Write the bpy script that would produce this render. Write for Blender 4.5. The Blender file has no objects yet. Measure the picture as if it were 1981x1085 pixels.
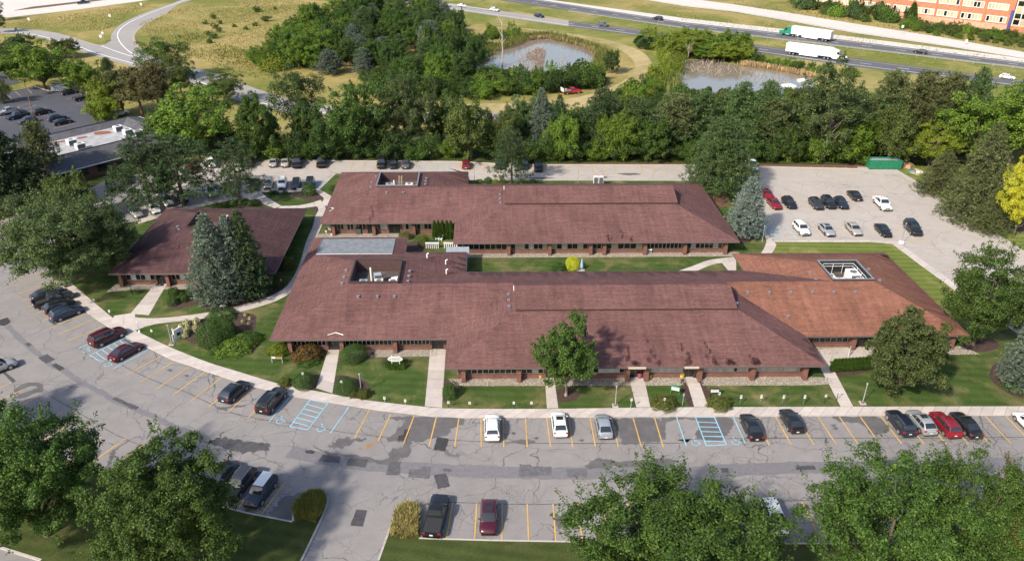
import bpy, bmesh, math, random
import numpy as np
from mathutils import Vector, Matrix
R = math.radians
random.seed(7)
SC = bpy.context.scene
COL = SC.collection
# ------------------------------------------------------------------ camera, sky, sun, exposure
CAM_F, CAM_TH, CAM_H = 1500.0, math.atan(815 / 1500.0), 62.03      # focal length in photo pixels, pitch, height
cam_d = bpy.data.cameras.new('camera'); cam = bpy.data.objects.new('camera', cam_d); COL.objects.link(cam)
cam.location = (0, 0, CAM_H); cam.rotation_euler = (math.pi / 2 - CAM_TH, 0, 0)
cam_d.sensor_width = 36; cam_d.lens = CAM_F / 1981 * 36; cam_d.clip_end = 5000; cam_d.clip_start = 1
SC.camera = cam
SUN_AZ, SUN_EL = R(47), R(39)                                      # shadows fall right and away from the camera
SUN_D = Vector((math.cos(SUN_AZ) * math.cos(SUN_EL), math.sin(SUN_AZ) * math.cos(SUN_EL), -math.sin(SUN_EL)))
w = bpy.data.worlds.new('World'); SC.world = w; w.use_nodes = True
sky = w.node_tree.nodes.new('ShaderNodeTexSky'); sky.sky_type = 'NISHITA'; sky.sun_disc = False
sky.sun_elevation = SUN_EL; sky.sun_rotation = R(270) - SUN_AZ; sky.air_density = 1.0; sky.dust_density = 2.0
bg = w.node_tree.nodes['Background']; bg.inputs[1].default_value = 0.13
w.node_tree.links.new(sky.outputs[0], bg.inputs[0])
sun_d = bpy.data.lights.new('sun', 'SUN'); sun = bpy.data.objects.new('sun', sun_d); COL.objects.link(sun)
sun_d.energy = 3.6; sun_d.angle = R(3.0); sun_d.color = (1, 0.91, 0.76)
sun.rotation_euler = SUN_D.to_track_quat('-Z', 'Y').to_euler(); sun.location = (-60, -60, 120)
SC.view_settings.view_transform = 'Standard'; SC.view_settings.look = 'None'
SC.view_settings.exposure = 0.76; SC.view_settings.gamma = 1.0; SC.view_settings.use_curve_mapping = False
SC.cycles.max_bounces = 5; SC.cycles.diffuse_bounces = 2; SC.cycles.glossy_bounces = 2
SC.cycles.transmission_bounces = 3; SC.cycles.transparent_max_bounces = 6
SC.cycles.use_adaptive_sampling = True; SC.cycles.adaptive_threshold = 0.02

# ------------------------------------------------------------------ places: a point of the photograph on a level z
def G(px, py, z=0.0):
    s, c = math.sin(CAM_TH), math.cos(CAM_TH)
    u = (px - 990.5) / CAM_F; v = (py - 542.5) / CAM_F
    t = (z - CAM_H) / (-s - v * c)
    return Vector((u * t, (c - v * s) * t, z))
def at_depth(px, py, y):
    s, c = math.sin(CAM_TH), math.cos(CAM_TH)
    u = (px - 990.5) / CAM_F; v = (py - 542.5) / CAM_F
    t = y / (c - v * s)
    return Vector((u * t, y, CAM_H + (-s - v * c) * t))
def ppm(py):                                                       # photo pixels per metre on the ground at row py
    return (py + 272.5) / 70.6
def zr(x0, y0, k):                                                 # coordinates read off an enlarged crop
    return lambda x, y: (x0 + x / k, y0 + y / k)
Z1, Z2, Z3 = zr(0, 0, 3.0015), zr(660, 0, 3.0015), zr(1320, 0, 2.997)
Z4, Z5, Z6 = zr(0, 360, 3.0015), zr(660, 360, 3.0015), zr(1320, 360, 2.997)
Z7, Z8, Z9 = zr(0, 720, 2.973), zr(660, 720, 2.973), zr(1320, 720, 2.973)
def B(u, v, z=0.0):                                                # plan grid of the two office buildings
    return Vector((u - .038 * v, 100 + .012 * u + v, z))
def UV(px, py, z=0.0):
    p = G(px, py, z); x, y = p.x, p.y - 100
    d = 1 + .038 * .012
    return (x + .038 * y) / d, (y - .012 * x) / d
def u_at(px, v, z=1.5):                                            # grid u of photo column px on the wall line v
    lo, hi = -120, 140
    s, c = math.sin(CAM_TH), math.cos(CAM_TH)
    for _ in range(40):
        m = (lo + hi) / 2; p = B(m, v, z); wq = p.y * c - (z - CAM_H) * s
        if 990.5 + CAM_F * p.x / wq < px: lo = m
        else: hi = m
    return (lo + hi) / 2

# ------------------------------------------------------------------ materials
MATS = {}
def nodes(name):
    m = bpy.data.materials.new(name); m.use_nodes = True; MATS[name] = m
    nt = m.node_tree; return m, nt, nt.nodes['Principled BSDF']
def N(nt, t, **kw):
    n = nt.nodes.new(t)
    for k, v in kw.items():
        if k.startswith('i_'):
            n.inputs[k[2:].replace('_', ' ')].default_value = v
        else: setattr(n, k, v)
    return n
def L(nt, a, b): nt.links.new(a, b)
def rgb(c): return (c[0], c[1], c[2], 1)
def ramp(nt, fac, stops):
    r = N(nt, 'ShaderNodeValToRGB'); e = r.color_ramp.elements
    while len(e) < len(stops): e.new(0.5)
    for el, (p, c) in zip(e, stops): el.position = p; el.color = rgb(c) if len(c) == 3 else c
    L(nt, fac, r.inputs[0]); return r.outputs[0]
def mixc(nt, fac, a, b, mode='MIX'):
    m = N(nt, 'ShaderNodeMix', data_type='RGBA', blend_type=mode)
    if hasattr(fac, 'links'): L(nt, fac, m.inputs[0])
    else: m.inputs[0].default_value = fac
    for s, i in ((a, 6), (b, 7)):
        if hasattr(s, 'links'): L(nt, s, m.inputs[i])
        else: m.inputs[i].default_value = rgb(s)
    return m.outputs[2]
def mth(nt, op, a, b=None, clamp=False):
    m = N(nt, 'ShaderNodeMath', operation=op, use_clamp=clamp)
    for s, i in ((a, 0), (b, 1)):
        if s is None: continue
        if hasattr(s, 'links'): L(nt, s, m.inputs[i])
        else: m.inputs[i].default_value = s
    return m.outputs[0]
def noise(nt, vec, scale, detail=3, rough=.55, dist=0):
    n = N(nt, 'ShaderNodeTexNoise'); n.inputs['Scale'].default_value = scale; n.inputs['Detail'].default_value = detail
    n.inputs['Roughness'].default_value = rough; n.inputs['Distortion'].default_value = dist
    if vec is not None: L(nt, vec, n.inputs['Vector'])
    return n.outputs['Fac']
def coords(nt, kind='Object', scale=None, rot=None):
    t = N(nt, 'ShaderNodeTexCoord'); o = t.outputs[kind]
    if scale or rot:
        m = N(nt, 'ShaderNodeMapping')
        if scale: m.inputs['Scale'].default_value = scale
        if rot: m.inputs['Rotation'].default_value = rot
        L(nt, o, m.inputs[0]); o = m.outputs[0]
    return o
def bump(nt, bs, h, strength=.3, dist=.02):
    b = N(nt, 'ShaderNodeBump'); b.inputs['Strength'].default_value = strength; b.inputs['Distance'].default_value = dist
    L(nt, h, b.inputs['Height']); L(nt, b.outputs[0], bs.inputs['Normal'])
def plain(name, c, rough=.7, metal=0, var=.0, scale=3, spec=None, coat=0, vary_obj=0):
    m, nt, bs = nodes(name); bs.inputs['Roughness'].default_value = rough; bs.inputs['Metallic'].default_value = metal
    if spec is not None: bs.inputs['Specular IOR Level'].default_value = spec
    if coat: bs.inputs['Coat Weight'].default_value = coat; bs.inputs['Coat Roughness'].default_value = .06
    out = None
    if var:
        f = noise(nt, coords(nt), scale, 4)
        out = ramp(nt, f, [(.3, [q * (1 - var) for q in c]), (.7, [min(1, q * (1 + var)) for q in c])])
    if vary_obj:
        oi = N(nt, 'ShaderNodeObjectInfo')
        k = mth(nt, 'MULTIPLY_ADD', oi.outputs['Random'], vary_obj * 2); 
        k.node.inputs[2].default_value = 1 - vary_obj
        h = N(nt, 'ShaderNodeHueSaturation'); L(nt, k, h.inputs['Value'])
        if out is not None: L(nt, out, h.inputs['Color'])
        else: h.inputs['Color'].default_value = rgb(c)
        out = h.outputs[0]
    if out is not None: L(nt, out, bs.inputs['Base Color'])
    else: bs.inputs['Base Color'].default_value = rgb(c)
    return m

def asphalt(name, c1, c2, crack=.9, crack_scale=.16):
    m, nt, bs = nodes(name); bs.inputs['Roughness'].default_value = .92; bs.inputs['Specular IOR Level'].default_value = .25
    o = coords(nt)
    big = noise(nt, o, .045, 5, .6); mid = noise(nt, o, .5, 4, .6); fine = noise(nt, o, 9, 3, .7)
    base = ramp(nt, big, [(.3, c1), (.7, c2)])
    base = mixc(nt, .35, base, ramp(nt, mid, [(.3, [q * .8 for q in c1]), (.75, [q * 1.12 for q in c2])]))
    base = mixc(nt, .22, base, ramp(nt, fine, [(.3, [q * .6 for q in c1]), (.7, [q * 1.35 for q in c2])]))
    # branching cracks: two voronoi nets, warped, broken up by noise
    wn = N(nt, 'ShaderNodeTexNoise'); wn.inputs['Scale'].default_value = .22; wn.inputs['Detail'].default_value = 5; L(nt, o, wn.inputs['Vector'])
    wv = N(nt, 'ShaderNodeVectorMath', operation='MULTIPLY_ADD'); L(nt, wn.outputs['Color'], wv.inputs[0]); wv.inputs[1].default_value = (5.5, 5.5, 0); L(nt, o, wv.inputs[2])
    cr = None
    for sc, wd, lo, hi, nsc in ((crack_scale, .009, .38, .54, .07), (crack_scale * 4.2, .030, .52, .63, .06), (crack_scale * 1.9, .012, .47, .60, .05)):
        vo = N(nt, 'ShaderNodeTexVoronoi', feature='DISTANCE_TO_EDGE'); vo.inputs['Scale'].default_value = sc; L(nt, wv.outputs[0], vo.inputs['Vector'])
        line = N(nt, 'ShaderNodeMapRange'); line.inputs[1].default_value = wd * .3; line.inputs[2].default_value = wd; line.inputs[3].default_value = 1; line.inputs[4].default_value = 0
        L(nt, vo.outputs['Distance'], line.inputs[0])
        msk = N(nt, 'ShaderNodeMapRange'); msk.inputs[1].default_value = lo; msk.inputs[2].default_value = hi
        L(nt, noise(nt, o, nsc, 3), msk.inputs[0])
        k = mth(nt, 'MULTIPLY', line.outputs[0], msk.outputs[0])
        cr = k if cr is None else mth(nt, 'MAXIMUM', cr, k)
    cr = mth(nt, 'MULTIPLY', cr, crack)
    L(nt, mixc(nt, cr, base, [q * .3 for q in c1]), bs.inputs['Base Color'])
    bump(nt, bs, fine, .15, .01)
    return m
asphalt('asphalt_lot', (.188, .176, .174), (.272, .255, .252), .78)
asphalt('asphalt_sun_tint', (.345, .31, .285), (.425, .385, .355), .4, .1)  # lighter, warmer copy of the lot asphalt with sunlight put into its colour
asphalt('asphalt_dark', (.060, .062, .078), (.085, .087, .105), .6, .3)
asphalt('asphalt_road', (.265, .25, .24), (.33, .31, .30), .15, .1)
asphalt('asphalt_highway', (.085, .085, .10), (.13, .13, .145), .1, .1)
asphalt('concrete_road', (.50, .47, .43), (.60, .56, .52), .1, .1)
plain('tar_patch', (.052, .05, .055), .85, var=.3, scale=2, vary_obj=.35)
plain('tar_patch_old', (.10, .098, .105), .9, var=.25, scale=2, vary_obj=.2)
plain('damp_stain', (.105, .098, .10), .8, var=.18, scale=.8)
plain('oil_spot', (.095, .09, .09), .8, var=.2, scale=1); plain('damp_fill', (.155, .148, .16), .9, var=.12, scale=2)
plain('rust_stain', (.27, .17, .10), .9, var=.2, scale=1)
def worn_paint(name, c, lo, hi):
    m, nt, bs = nodes(name); bs.inputs['Roughness'].default_value = .8; o = coords(nt)
    mr = N(nt, 'ShaderNodeMapRange'); mr.inputs[1].default_value = lo; mr.inputs[2].default_value = hi; L(nt, noise(nt, o, 2.2, 5, .7), mr.inputs[0])
    L(nt, mixc(nt, mr.outputs[0], ramp(nt, noise(nt, o, .4, 3), [(.3, [q * .75 for q in c]), (.7, c)]), (.22, .205, .20)), bs.inputs['Base Color'])
worn_paint('paint_yellow', (.62, .37, .10), .54, .82); worn_paint('paint_yellow_faded', (.54, .41, .24), .52, .78); worn_paint('paint_blue', (.27, .52, .66), .54, .82)
plain('paint_white', (.75, .75, .73), .7, var=.1)
def concrete(name, c, v=.1):
    m, nt, bs = nodes(name); bs.inputs['Roughness'].default_value = .9
    o = coords(nt); f = noise(nt, o, .9, 5, .65); g = noise(nt, o, 12, 2)
    b_ = ramp(nt, f, [(.28, [q * .84 for q in c]), (.72, [q * 1.08 for q in c])])
    b_ = mixc(nt, .2, b_, ramp(nt, g, [(.3, [q * .6 for q in c]), (.7, [q * 1.3 for q in c])]))
    oi = N(nt, 'ShaderNodeObjectInfo'); k = mth(nt, 'MULTIPLY_ADD', oi.outputs['Random'], v * 2); k.node.inputs[2].default_value = 1 - v
    h = N(nt, 'ShaderNodeHueSaturation'); L(nt, k, h.inputs['Value']); L(nt, b_, h.inputs['Color'])
    L(nt, h.outputs[0], bs.inputs['Base Color']); return m
concrete('concrete', (.47, .415, .385)); concrete('concrete_kerb', (.40, .37, .345)); plain('joint', (.16, .145, .135), .9)
def grass(name, greens, dry, dry_lo, dry_hi, scale=.11, stripes=None, stripe_amt=.0):
    m, nt, bs = nodes(name); bs.inputs['Roughness'].default_value = 1; bs.inputs['Specular IOR Level'].default_value = .1
    o = coords(nt); a = noise(nt, o, .35, 5, .6); f = noise(nt, o, 6, 4, .7); d = noise(nt, o, scale, 5, .62, .6)
    g = ramp(nt, a, [(.3, greens[0]), (.7, greens[1])])
    if stripes:
        wv = N(nt, 'ShaderNodeTexWave', wave_type='BANDS', bands_direction='Y'); wv.inputs['Scale'].default_value = .20; wv.inputs['Distortion'].default_value = 2.5; wv.inputs['Detail'].default_value = 1; wv.inputs['Detail Scale'].default_value = .15
        L(nt, coords(nt, 'Object', None, (0, 0, stripes)), wv.inputs['Vector'])
        g = mixc(nt, mth(nt, 'MULTIPLY', wv.outputs['Fac'], stripe_amt), g, [q * 1.7 for q in greens[1]])
    dm = N(nt, 'ShaderNodeMapRange'); dm.inputs[1].default_value = dry_lo; dm.inputs[2].default_value = dry_hi; L(nt, d, dm.inputs[0])
    g = mixc(nt, dm.outputs[0], g, ramp(nt, a, [(.3, dry[0]), (.7, dry[1])]))
    g = mixc(nt, .5, g, mixc(nt, 1, g, ramp(nt, f, [(.25, (.35, .35, .35)), (.75, (1.7, 1.7, 1.6))]), 'MULTIPLY'))
    L(nt, g, bs.inputs['Base Color']); bump(nt, bs, f, .6, .06); return m
grass('lawn_green', ((.034, .060, .015), (.053, .084, .021)), ((.090, .095, .036), (.22, .18, .09)), .47, .70, .17, R(4), .22)
grass('lawn_shade_tint', ((.034, .047, .014), (.052, .066, .020)), ((.085, .075, .035), (.12, .10, .05)), .55, .75, .13, R(10), .25)  # duller copy of the lawn grass, shade painted into the greens
grass('lawn_sun_tint', ((.082, .110, .024), (.125, .148, .038)), ((.26, .22, .09), (.34, .28, .14)), .52, .70, .12, R(2), .35)  # brighter, yellower lawn copy; the sunlight is in the colour
grass('meadow', ((.115, .135, .030), (.185, .18, .05)), ((.27, .21, .085), (.36, .28, .12)), .40, .60, .022)
grass('verge', ((.115, .14, .028), (.18, .185, .05)), ((.27, .22, .09), (.34, .275, .12)), .46, .64, .03)
grass('mown_path', ((.21, .185, .075), (.29, .245, .115)), ((.35, .275, .145), (.43, .34, .19)), .35, .6, .05)
plain('mulch', (.055, .032, .026), 1, var=.5, scale=5)
plain('mulch_red', (.13, .065, .04), 1, var=.4, scale=3)
def stone_mat(name, cols):
    m, nt, bs = nodes(name); bs.inputs['Roughness'].default_value = .9
    g = N(nt, 'ShaderNodeNewGeometry'); L(nt, ramp(nt, g.outputs['Random Per Island'], cols), bs.inputs['Base Color']); return m
stone_mat('gravel_stone', [(0, (.12, .10, .085)), (.4, (.27, .235, .20)), (.75, (.38, .34, .295)), (1, (.52, .48, .43))])
plain('gravel_base', (.27, .235, .20), 1, var=.4, scale=8)

# ------------------------------------------------------------------ mesh building
class MB:
    def __init__(s): s.v = []; s.f = []; s.m = []; s.uv = {}
    def face(s, pts, m=0, uv=None):
        i = len(s.v); s.v += [tuple(p) for p in pts]; s.f.append(tuple(range(i, i + len(pts)))); s.m.append(m)
        if uv: s.uv[len(s.f) - 1] = uv
        return s
    def hexa(s, p, m=0):                                           # 8 corners: 4 below, 4 above, each counter-clockwise
        i = len(s.v); s.v += [tuple(q) for q in p]
        for f in ((3, 2, 1, 0), (4, 5, 6, 7), (0, 1, 5, 4), (1, 2, 6, 5), (2, 3, 7, 6), (3, 0, 4, 7)):
            s.f.append(tuple(i + k for k in f)); s.m.append(m)
        return s
    def box(s, x0, y0, z0, x1, y1, z1, m=0, T=None):
        p = [(x0, y0, z0), (x1, y0, z0), (x1, y1, z0), (x0, y1, z0), (x0, y0, z1), (x1, y0, z1), (x1, y1, z1), (x0, y1, z1)]
        if T: p = [T(*q) for q in p]
        return s.hexa(p, m)
    def prism(s, poly, z0, z1, m=0, sides=True, m_side=None):
        a = sum(poly[i][0] * poly[(i + 1) % len(poly)][1] - poly[(i + 1) % len(poly)][0] * poly[i][1] for i in range(len(poly)))
        if a < 0: poly = poly[::-1]
        i = len(s.v); n = len(poly)
        s.v += [(p[0], p[1], z1) for p in poly]; s.f.append(tuple(range(i, i + n))); s.m.append(m)
        if sides:
            s.v += [(p[0], p[1], z0) for p in poly]
            for k in range(n):
                s.f.append((i + n + k, i + n + (k + 1) % n, i + (k + 1) % n, i + k)); s.m.append(m if m_side is None else m_side)
        return s
    def tube(s, path, rad, seg=6, m=0, cap=True):
        path = [Vector(p) for p in path]; n = len(path)
        rad = rad if isinstance(rad, (list, tuple)) else [rad] * n
        i = len(s.v)
        for k, p in enumerate(path):
            d = (path[min(k + 1, n - 1)] - path[max(k - 1, 0)]).normalized()
            a = d.cross(Vector((0, 0, 1)) if abs(d.z) < .9 else Vector((1, 0, 0))).normalized(); b = d.cross(a)
            for q in range(seg):
                t = 2 * math.pi * q / seg; s.v.append(tuple(p + (a * math.cos(t) + b * math.sin(t)) * rad[k]))
        for k in range(n - 1):
            for q in range(seg):
                s.f.append((i + k * seg + q, i + k * seg + (q + 1) % seg, i + (k + 1) * seg + (q + 1) % seg, i + (k + 1) * seg + q)); s.m.append(m)
        if cap:
            s.f.append(tuple(i + q for q in range(seg))[::-1]); s.m.append(m)
            s.f.append(tuple(i + (n - 1) * seg + q for q in range(seg))); s.m.append(m)
        return s
    def cyl(s, x, y, z0, z1, r, seg=12, m=0, r2=None): return s.tube([(x, y, z0), (x, y, z1)], [r, r if r2 is None else r2], seg, m)
    def mesh(s, name, mats, origin=None, smooth=None, bevel=0):
        me = bpy.data.meshes.new(name); o = origin or (0, 0, 0)
        me.from_pydata([(x - o[0], y - o[1], z - o[2]) for x, y, z in s.v], [], s.f)
        for m in mats: me.materials.append(MATS[m])
        me.polygons.foreach_set('material_index', s.m)
        if s.uv:
            ul = me.uv_layers.new(name='uv')
            for fi, uv in s.uv.items():
                for k, li in enumerate(me.polygons[fi].loop_indices): ul.data[li].uv = uv[k]
        bm = bmesh.new(); bm.from_mesh(me)
        if bevel or smooth: bmesh.ops.remove_doubles(bm, verts=bm.verts, dist=1e-4)
        if bevel: bmesh.ops.bevel(bm, geom=[e for e in bm.edges if e.is_manifold and e.calc_face_angle(0) > .5], offset=bevel, segments=1, affect='EDGES', profile=.5)
        if bevel or smooth: bmesh.ops.recalc_face_normals(bm, faces=bm.faces)
        bm.to_mesh(me); bm.free()
        if smooth:
            me.polygons.foreach_set('use_smooth', [True] * len(me.polygons)); me.set_sharp_from_angle(angle=smooth)
        me.update(); return me
    def build(s, name, mats, parent=None, smooth=None, bevel=0, world=True):
        mats = [mats] if isinstance(mats, str) else mats
        org = tuple(parent_loc(parent)) if (parent is not None and world) else None
        return link(name, s.mesh(name, mats, org, smooth, bevel), parent)
def parent_loc(o):
    p = Vector((0, 0, 0))
    while o is not None: p += o.location; o = o.parent
    return p
def link(name, data, parent=None):
    o = bpy.data.objects.new(name, data); COL.objects.link(o); o.parent = parent; return o
def empty(name, loc, rz=0):
    o = link(name, None); o.location = loc; o.rotation_euler = (0, 0, rz); o.empty_display_size = .3; return o
def tag(o, label=None, cat=None, group=None, kind=None):
    for k, v in (('label', label), ('category', cat), ('group', group), ('kind', kind)):
        if v: o[k] = v
    return o
def children(o, table={}):
    return [c for c in o.children]
def copy_tree(o, parent=None):
    c = o.copy(); COL.objects.link(c); c.parent = parent
    for ch in o.children: copy_tree(ch, c)
    return c
def struct(name, mb, mats, **kw): return tag(mb.build(name, mats, **kw), kind='structure')
def GP(pts, z=0.0): return [tuple(G(x, y, 0))[:2] for x, y in pts]
def resample(pl, step):
    pl = [Vector((p[0], p[1])) for p in pl]; out = [pl[0]]; acc = 0
    for a, b in zip(pl, pl[1:]):
        d = (b - a).length; t = step - acc
        while t <= d: out.append(a + (b - a) * (t / d)); t += step
        acc = (acc + d) % step if d + acc >= step else acc + d
    if (out[-1] - pl[-1]).length > step * .3: out.append(pl[-1])
    return out
def smooth_line(pts, n=8, closed=False):                           # Catmull-Rom through the points
    P_ = [Vector((p[0], p[1])) for p in pts]; out = []
    m = len(P_)
    for i in range(m if closed else m - 1):
        g = (lambda k: P_[k % m]) if closed else (lambda k: P_[max(0, min(m - 1, k))])
        p0, p1, p2, p3 = g(i - 1), g(i), g(i + 1), g(i + 2)
        for k in range(n):
            t = k / n
            out.append(.5 * ((2 * p1) + (p2 - p0) * t + (2 * p0 - 5 * p1 + 4 * p2 - p3) * t * t + (3 * p1 - p0 - 3 * p2 + p3) * t ** 3))
    if not closed: out.append(P_[-1])
    return out
# ================================================================== the ground, roads and lots
LOT_Z, LAWN_Z, WALK_Z = 0.0, .12, .14
g_ = MB(); g_.face([(-2500, -300, -.10), (2500, -300, -.10), (2500, 3500, -.10), (-2500, 3500, -.10)])
struct('ground', g_, 'meadow')
def sheet(name, px, z, mat, smooth=0, **kw):
    pts = GP(px)
    if smooth: pts = [tuple(p) for p in smooth_line(pts, smooth, True)]
    return struct(name, MB().prism(pts, z - .05, z, 0, kw.get('sides', False)), mat)
# mown verges between the carriageways and along the tree belt
sheet('verge', [(640, -8), (1000, 30), (1400, 84), (2100, 178), (2300, 205), (2300, 330), (1981, 300), (1500, 318), (700, 318), (400, 318), (340, 180), (420, 170), (560, 200), (900, 214), (1000, 205), (1130, 195), (1230, 150), (1235, 118), (1200, 88), (1100, 66), (960, 52), (800, 22), (640, 8)], -.085, 'verge')
sheet('verge', [(900, -40), (1320, 52), (1981, 132), (2400, 185), (2400, 225), (1981, 160), (1320, 74), (780, -14)], -.08, 'verge')
sheet('mown_path', [(1000, 54), (1100, 70), (1190, 92), (1225, 118), (1224, 140), (1190, 165), (1130, 185), (1060, 196), (950, 200), (880, 203), (840, 212), (900, 222), (1050, 216), (1130, 206), (1200, 190), (1245, 162), (1262, 135), (1255, 112), (1225, 92), (1160, 74), (1080, 62)], -.07, 'mown_path', 4)
# carriageways of the highway, ramp roads, arterial road
def road(name, upper, lower, z, mat):
    return struct(name, MB().prism(GP(upper + lower[::-1]), z - .05, z, 0, False), mat)
hw = road('highway', [(817, 0), (1097, 40), (1320, 68), (1637, 111), (1937, 150), (2400, 207)], [(700, -5), (1097, 51), (1320, 81), (1637, 127), (1937, 164), (2400, 226)], -.04, 'asphalt_highway')
road('highway', [(500, -46), (817, -1), (1100, 40.5), (1100, 40.5)], [(460, -40), (737, -.5), (1100, 51.5), (1100, 51.5)], -.036, 'asphalt_road')
road('highway_shoulder', [(990, -10), (1320, 35), (1637, 70), (1981, 113), (2400, 163)], [(1000, -4), (1320, 45), (1637, 80), (1981, 122), (2400, 174)], -.05, 'concrete_road')
hw2 = road('highway', [(900, -22), (1030, -2), (1320, 43), (1637, 78), (1981, 121), (2400, 172)], [(820, -22), (960, 0), (1320, 54), (1637, 91), (1981, 132), (2400, 184)], -.04, 'asphalt_highway')
road('exit_ramp', [(1200, -22), (1320, -4), (1420, 9), (1520, 24), (1653, 46), (1820, 72), (1981, 101), (2400, 160)], [(1200, -8), (1320, 12), (1420, 23), (1520, 40), (1653, 64), (1820, 88), (1981, 113), (2400, 172)], -.04, 'concrete_road')
road('arterial_road', [(-260, 25), (0, -12), (300, -48)], [(-260, 68), (0, 36), (150, 19), (290, 0), (420, -18)], -.04, 'concrete_road')
struct('median', MB().prism(GP([(28, 21), (62, 14), (150, 4), (260, -9), (262, -7), (150, 7), (62, 17.5)]), -.09, .1), 'mulch_red')
up = [(-200, 62), (8, 55.5), (50, 57), (100, 62), (133, 70), (158, 78), (188, 86.5), (204, 86)]
arc_o = [(215, 79), (216, 66), (233, 48), (273, 28), (330, 8), (390, -14)]
arc_i = [(425, -10), (353, 6), (320, 27.5), (283, 47), (264, 64), (262, 77), (273, 93), (300, 112), (376, 132), (433, 147), (520, 180), (620, 203), (760, 213), (900, 217), (1100, 221), (1300, 224), (1700, 231), (2100, 236)]
low = [(2100, 256), (1700, 250), (1300, 243), (1100, 240), (900, 236), (760, 232), (600, 223), (480, 201), (390, 168), (273, 133), (216, 118), (175, 105), (130, 90), (100, 80), (50, 68), (0, 66), (-200, 78)]
sl = lambda a: [tuple(p) for p in smooth_line(a, 4)]
ramp_o = struct('ramp_road', MB().prism(GP(sl(up) + sl(arc_o) + sl(arc_i) + sl(low)), -.1, -.03, 0, False), 'asphalt_road')
# road paint, one strip each, children of the road they lie on
def strip(mb, pts, wd, z, m=0):
    pts = [Vector((p[0], p[1])) for p in pts]; prev = None
    for i, p in enumerate(pts):
        d = (pts[min(i + 1, len(pts) - 1)] - pts[max(i - 1, 0)]); d = d.normalized() if d.length else Vector((1, 0)); n = Vector((-d.y, d.x)) * (wd / 2)
        a, b = (p.x + n.x, p.y + n.y, z), (p.x - n.x, p.y - n.y, z)
        if prev: mb.face([prev[0], prev[1], b, a], m)
        prev = (a, b)
    return mb
def paint(parent, name, px, wd, z, mat, sm=0):
    pts = GP(px)
    if sm: pts = smooth_line(pts, sm)
    return strip(MB(), pts, wd, z).build(name, mat, parent)
def lerp(a, b, t): return tuple(x + (y - x) * t for x, y in zip(a, b))
paint(hw, 'edge_line', [(760, 0), (1097, 48.6), (1320, 78.4), (1637, 123.8), (1937, 161), (2400, 221)], .3, -.03, 'paint_white')
paint(hw, 'edge_line', [(830, 3), (1097, 42), (1320, 70), (1637, 113.5), (1937, 152.5), (2400, 210)], .3, -.03, 'paint_yellow_faded')
paint(hw2, 'edge_line', [(960, -3), (1320, 52), (1637, 89), (1981, 130), (2400, 182)], .3, -.03, 'paint_yellow_faded')
paint(hw2, 'edge_line', [(1030, -.5), (1320, 45), (1637, 80), (1981, 123), (2400, 174)], .3, -.03, 'paint_white')
for par, a, b_, n in ((hw, (1110, 47), (1960, 157.5), 22), (hw2, (1040, 6), (1970, 125.5), 24)):
    ctrl = [(1097, 45), (1320, 74), (1637, 118.5), (1937, 157)] if par is hw else [(1030, 5), (1320, 48.5), (1637, 84.5), (1981, 126.5)]
    pl = [tuple(p) for p in resample(GP(ctrl), 6.1)]
    for i in range(0, len(pl) - 1, 2):
        q = lerp(pl[i], pl[i + 1], .6); strip(MB(), [pl[i], q], .28, -.03).build('lane_dash', 'paint_white', par)
paint(ramp_o, 'edge_line', [(-20, 63), (50, 65), (95, 74), (145, 88), (190, 104), (272, 127), (390, 160), (480, 193), (600, 215), (760, 225), (1100, 233), (1500, 240)], .35, -.02, 'paint_white', 4)
paint(ramp_o, 'edge_line', [(390, -11), (300, 22), (250, 44), (229, 62), (231, 80), (250, 100), (278, 115), (300, 122)], .35, -.02, 'paint_white', 4)
paint(ramp_o, 'edge_line', [(196, 89), (240, 105), (275, 114)], .35, -.02, 'paint_white', 4)
paint(ramp_o, 'edge_line', [(60, 59.5), (130, 71.5), (192, 89)], .25, -.02, 'paint_yellow_faded', 4)
paint(ramp_o, 'edge_line', [(330, 22), (285, 44), (261, 62), (258, 77), (270, 95)], .3, -.02, 'paint_yellow', 4)
# parking lots
lot = sheet('parking_lot', [(-700, 760), (-300, 520), (0, 427), (60, 411), (130, 385), (200, 354), (300, 331), (400, 313), (480, 309.5), (660, 311.5), (880, 313), (1000, 319), (1320, 320), (1463, 323), (1463, 452), (1490, 467), (1722, 468), (1800, 520), (1900, 590), (2000, 655), (2200, 790), (2600, 1000), (2600, 1300), (-900, 1300)], LOT_Z, 'asphalt_lot')
lot_e = sheet('parking_lot', [(262, 430), (300, 331.4), (400, 313.3), (480, 309.8), (660, 311.7), (880, 313.2), (1000, 319.2), (1320, 320.2), (1462.8, 322.5), (1560, 325), (1660, 327), (1735, 330), (1790, 362), (1860, 410), (1981, 487), (2300, 690), (2200, 790), (2000, 655), (1900, 590), (1800, 520), (1722, 467), (1490, 467), (1462.8, 452), (1440, 405), (1412, 370), (1385, 353), (1300, 352), (908, 352), (905, 340), (650, 339), (640, 348), (620, 367), (560, 371), (490, 375), (422, 387), (366, 399)], LOT_Z + .003, 'asphalt_sun_tint')
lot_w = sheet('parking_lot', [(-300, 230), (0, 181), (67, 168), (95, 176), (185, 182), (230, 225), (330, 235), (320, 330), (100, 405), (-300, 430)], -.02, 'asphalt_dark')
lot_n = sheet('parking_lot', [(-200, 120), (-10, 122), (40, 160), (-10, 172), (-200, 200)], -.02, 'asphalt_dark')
sheet('verge', [(-300, 212), (0, 172), (60, 160), (98, 168), (67, 168), (0, 181), (-300, 230)], -.03, 'meadow')
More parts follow.
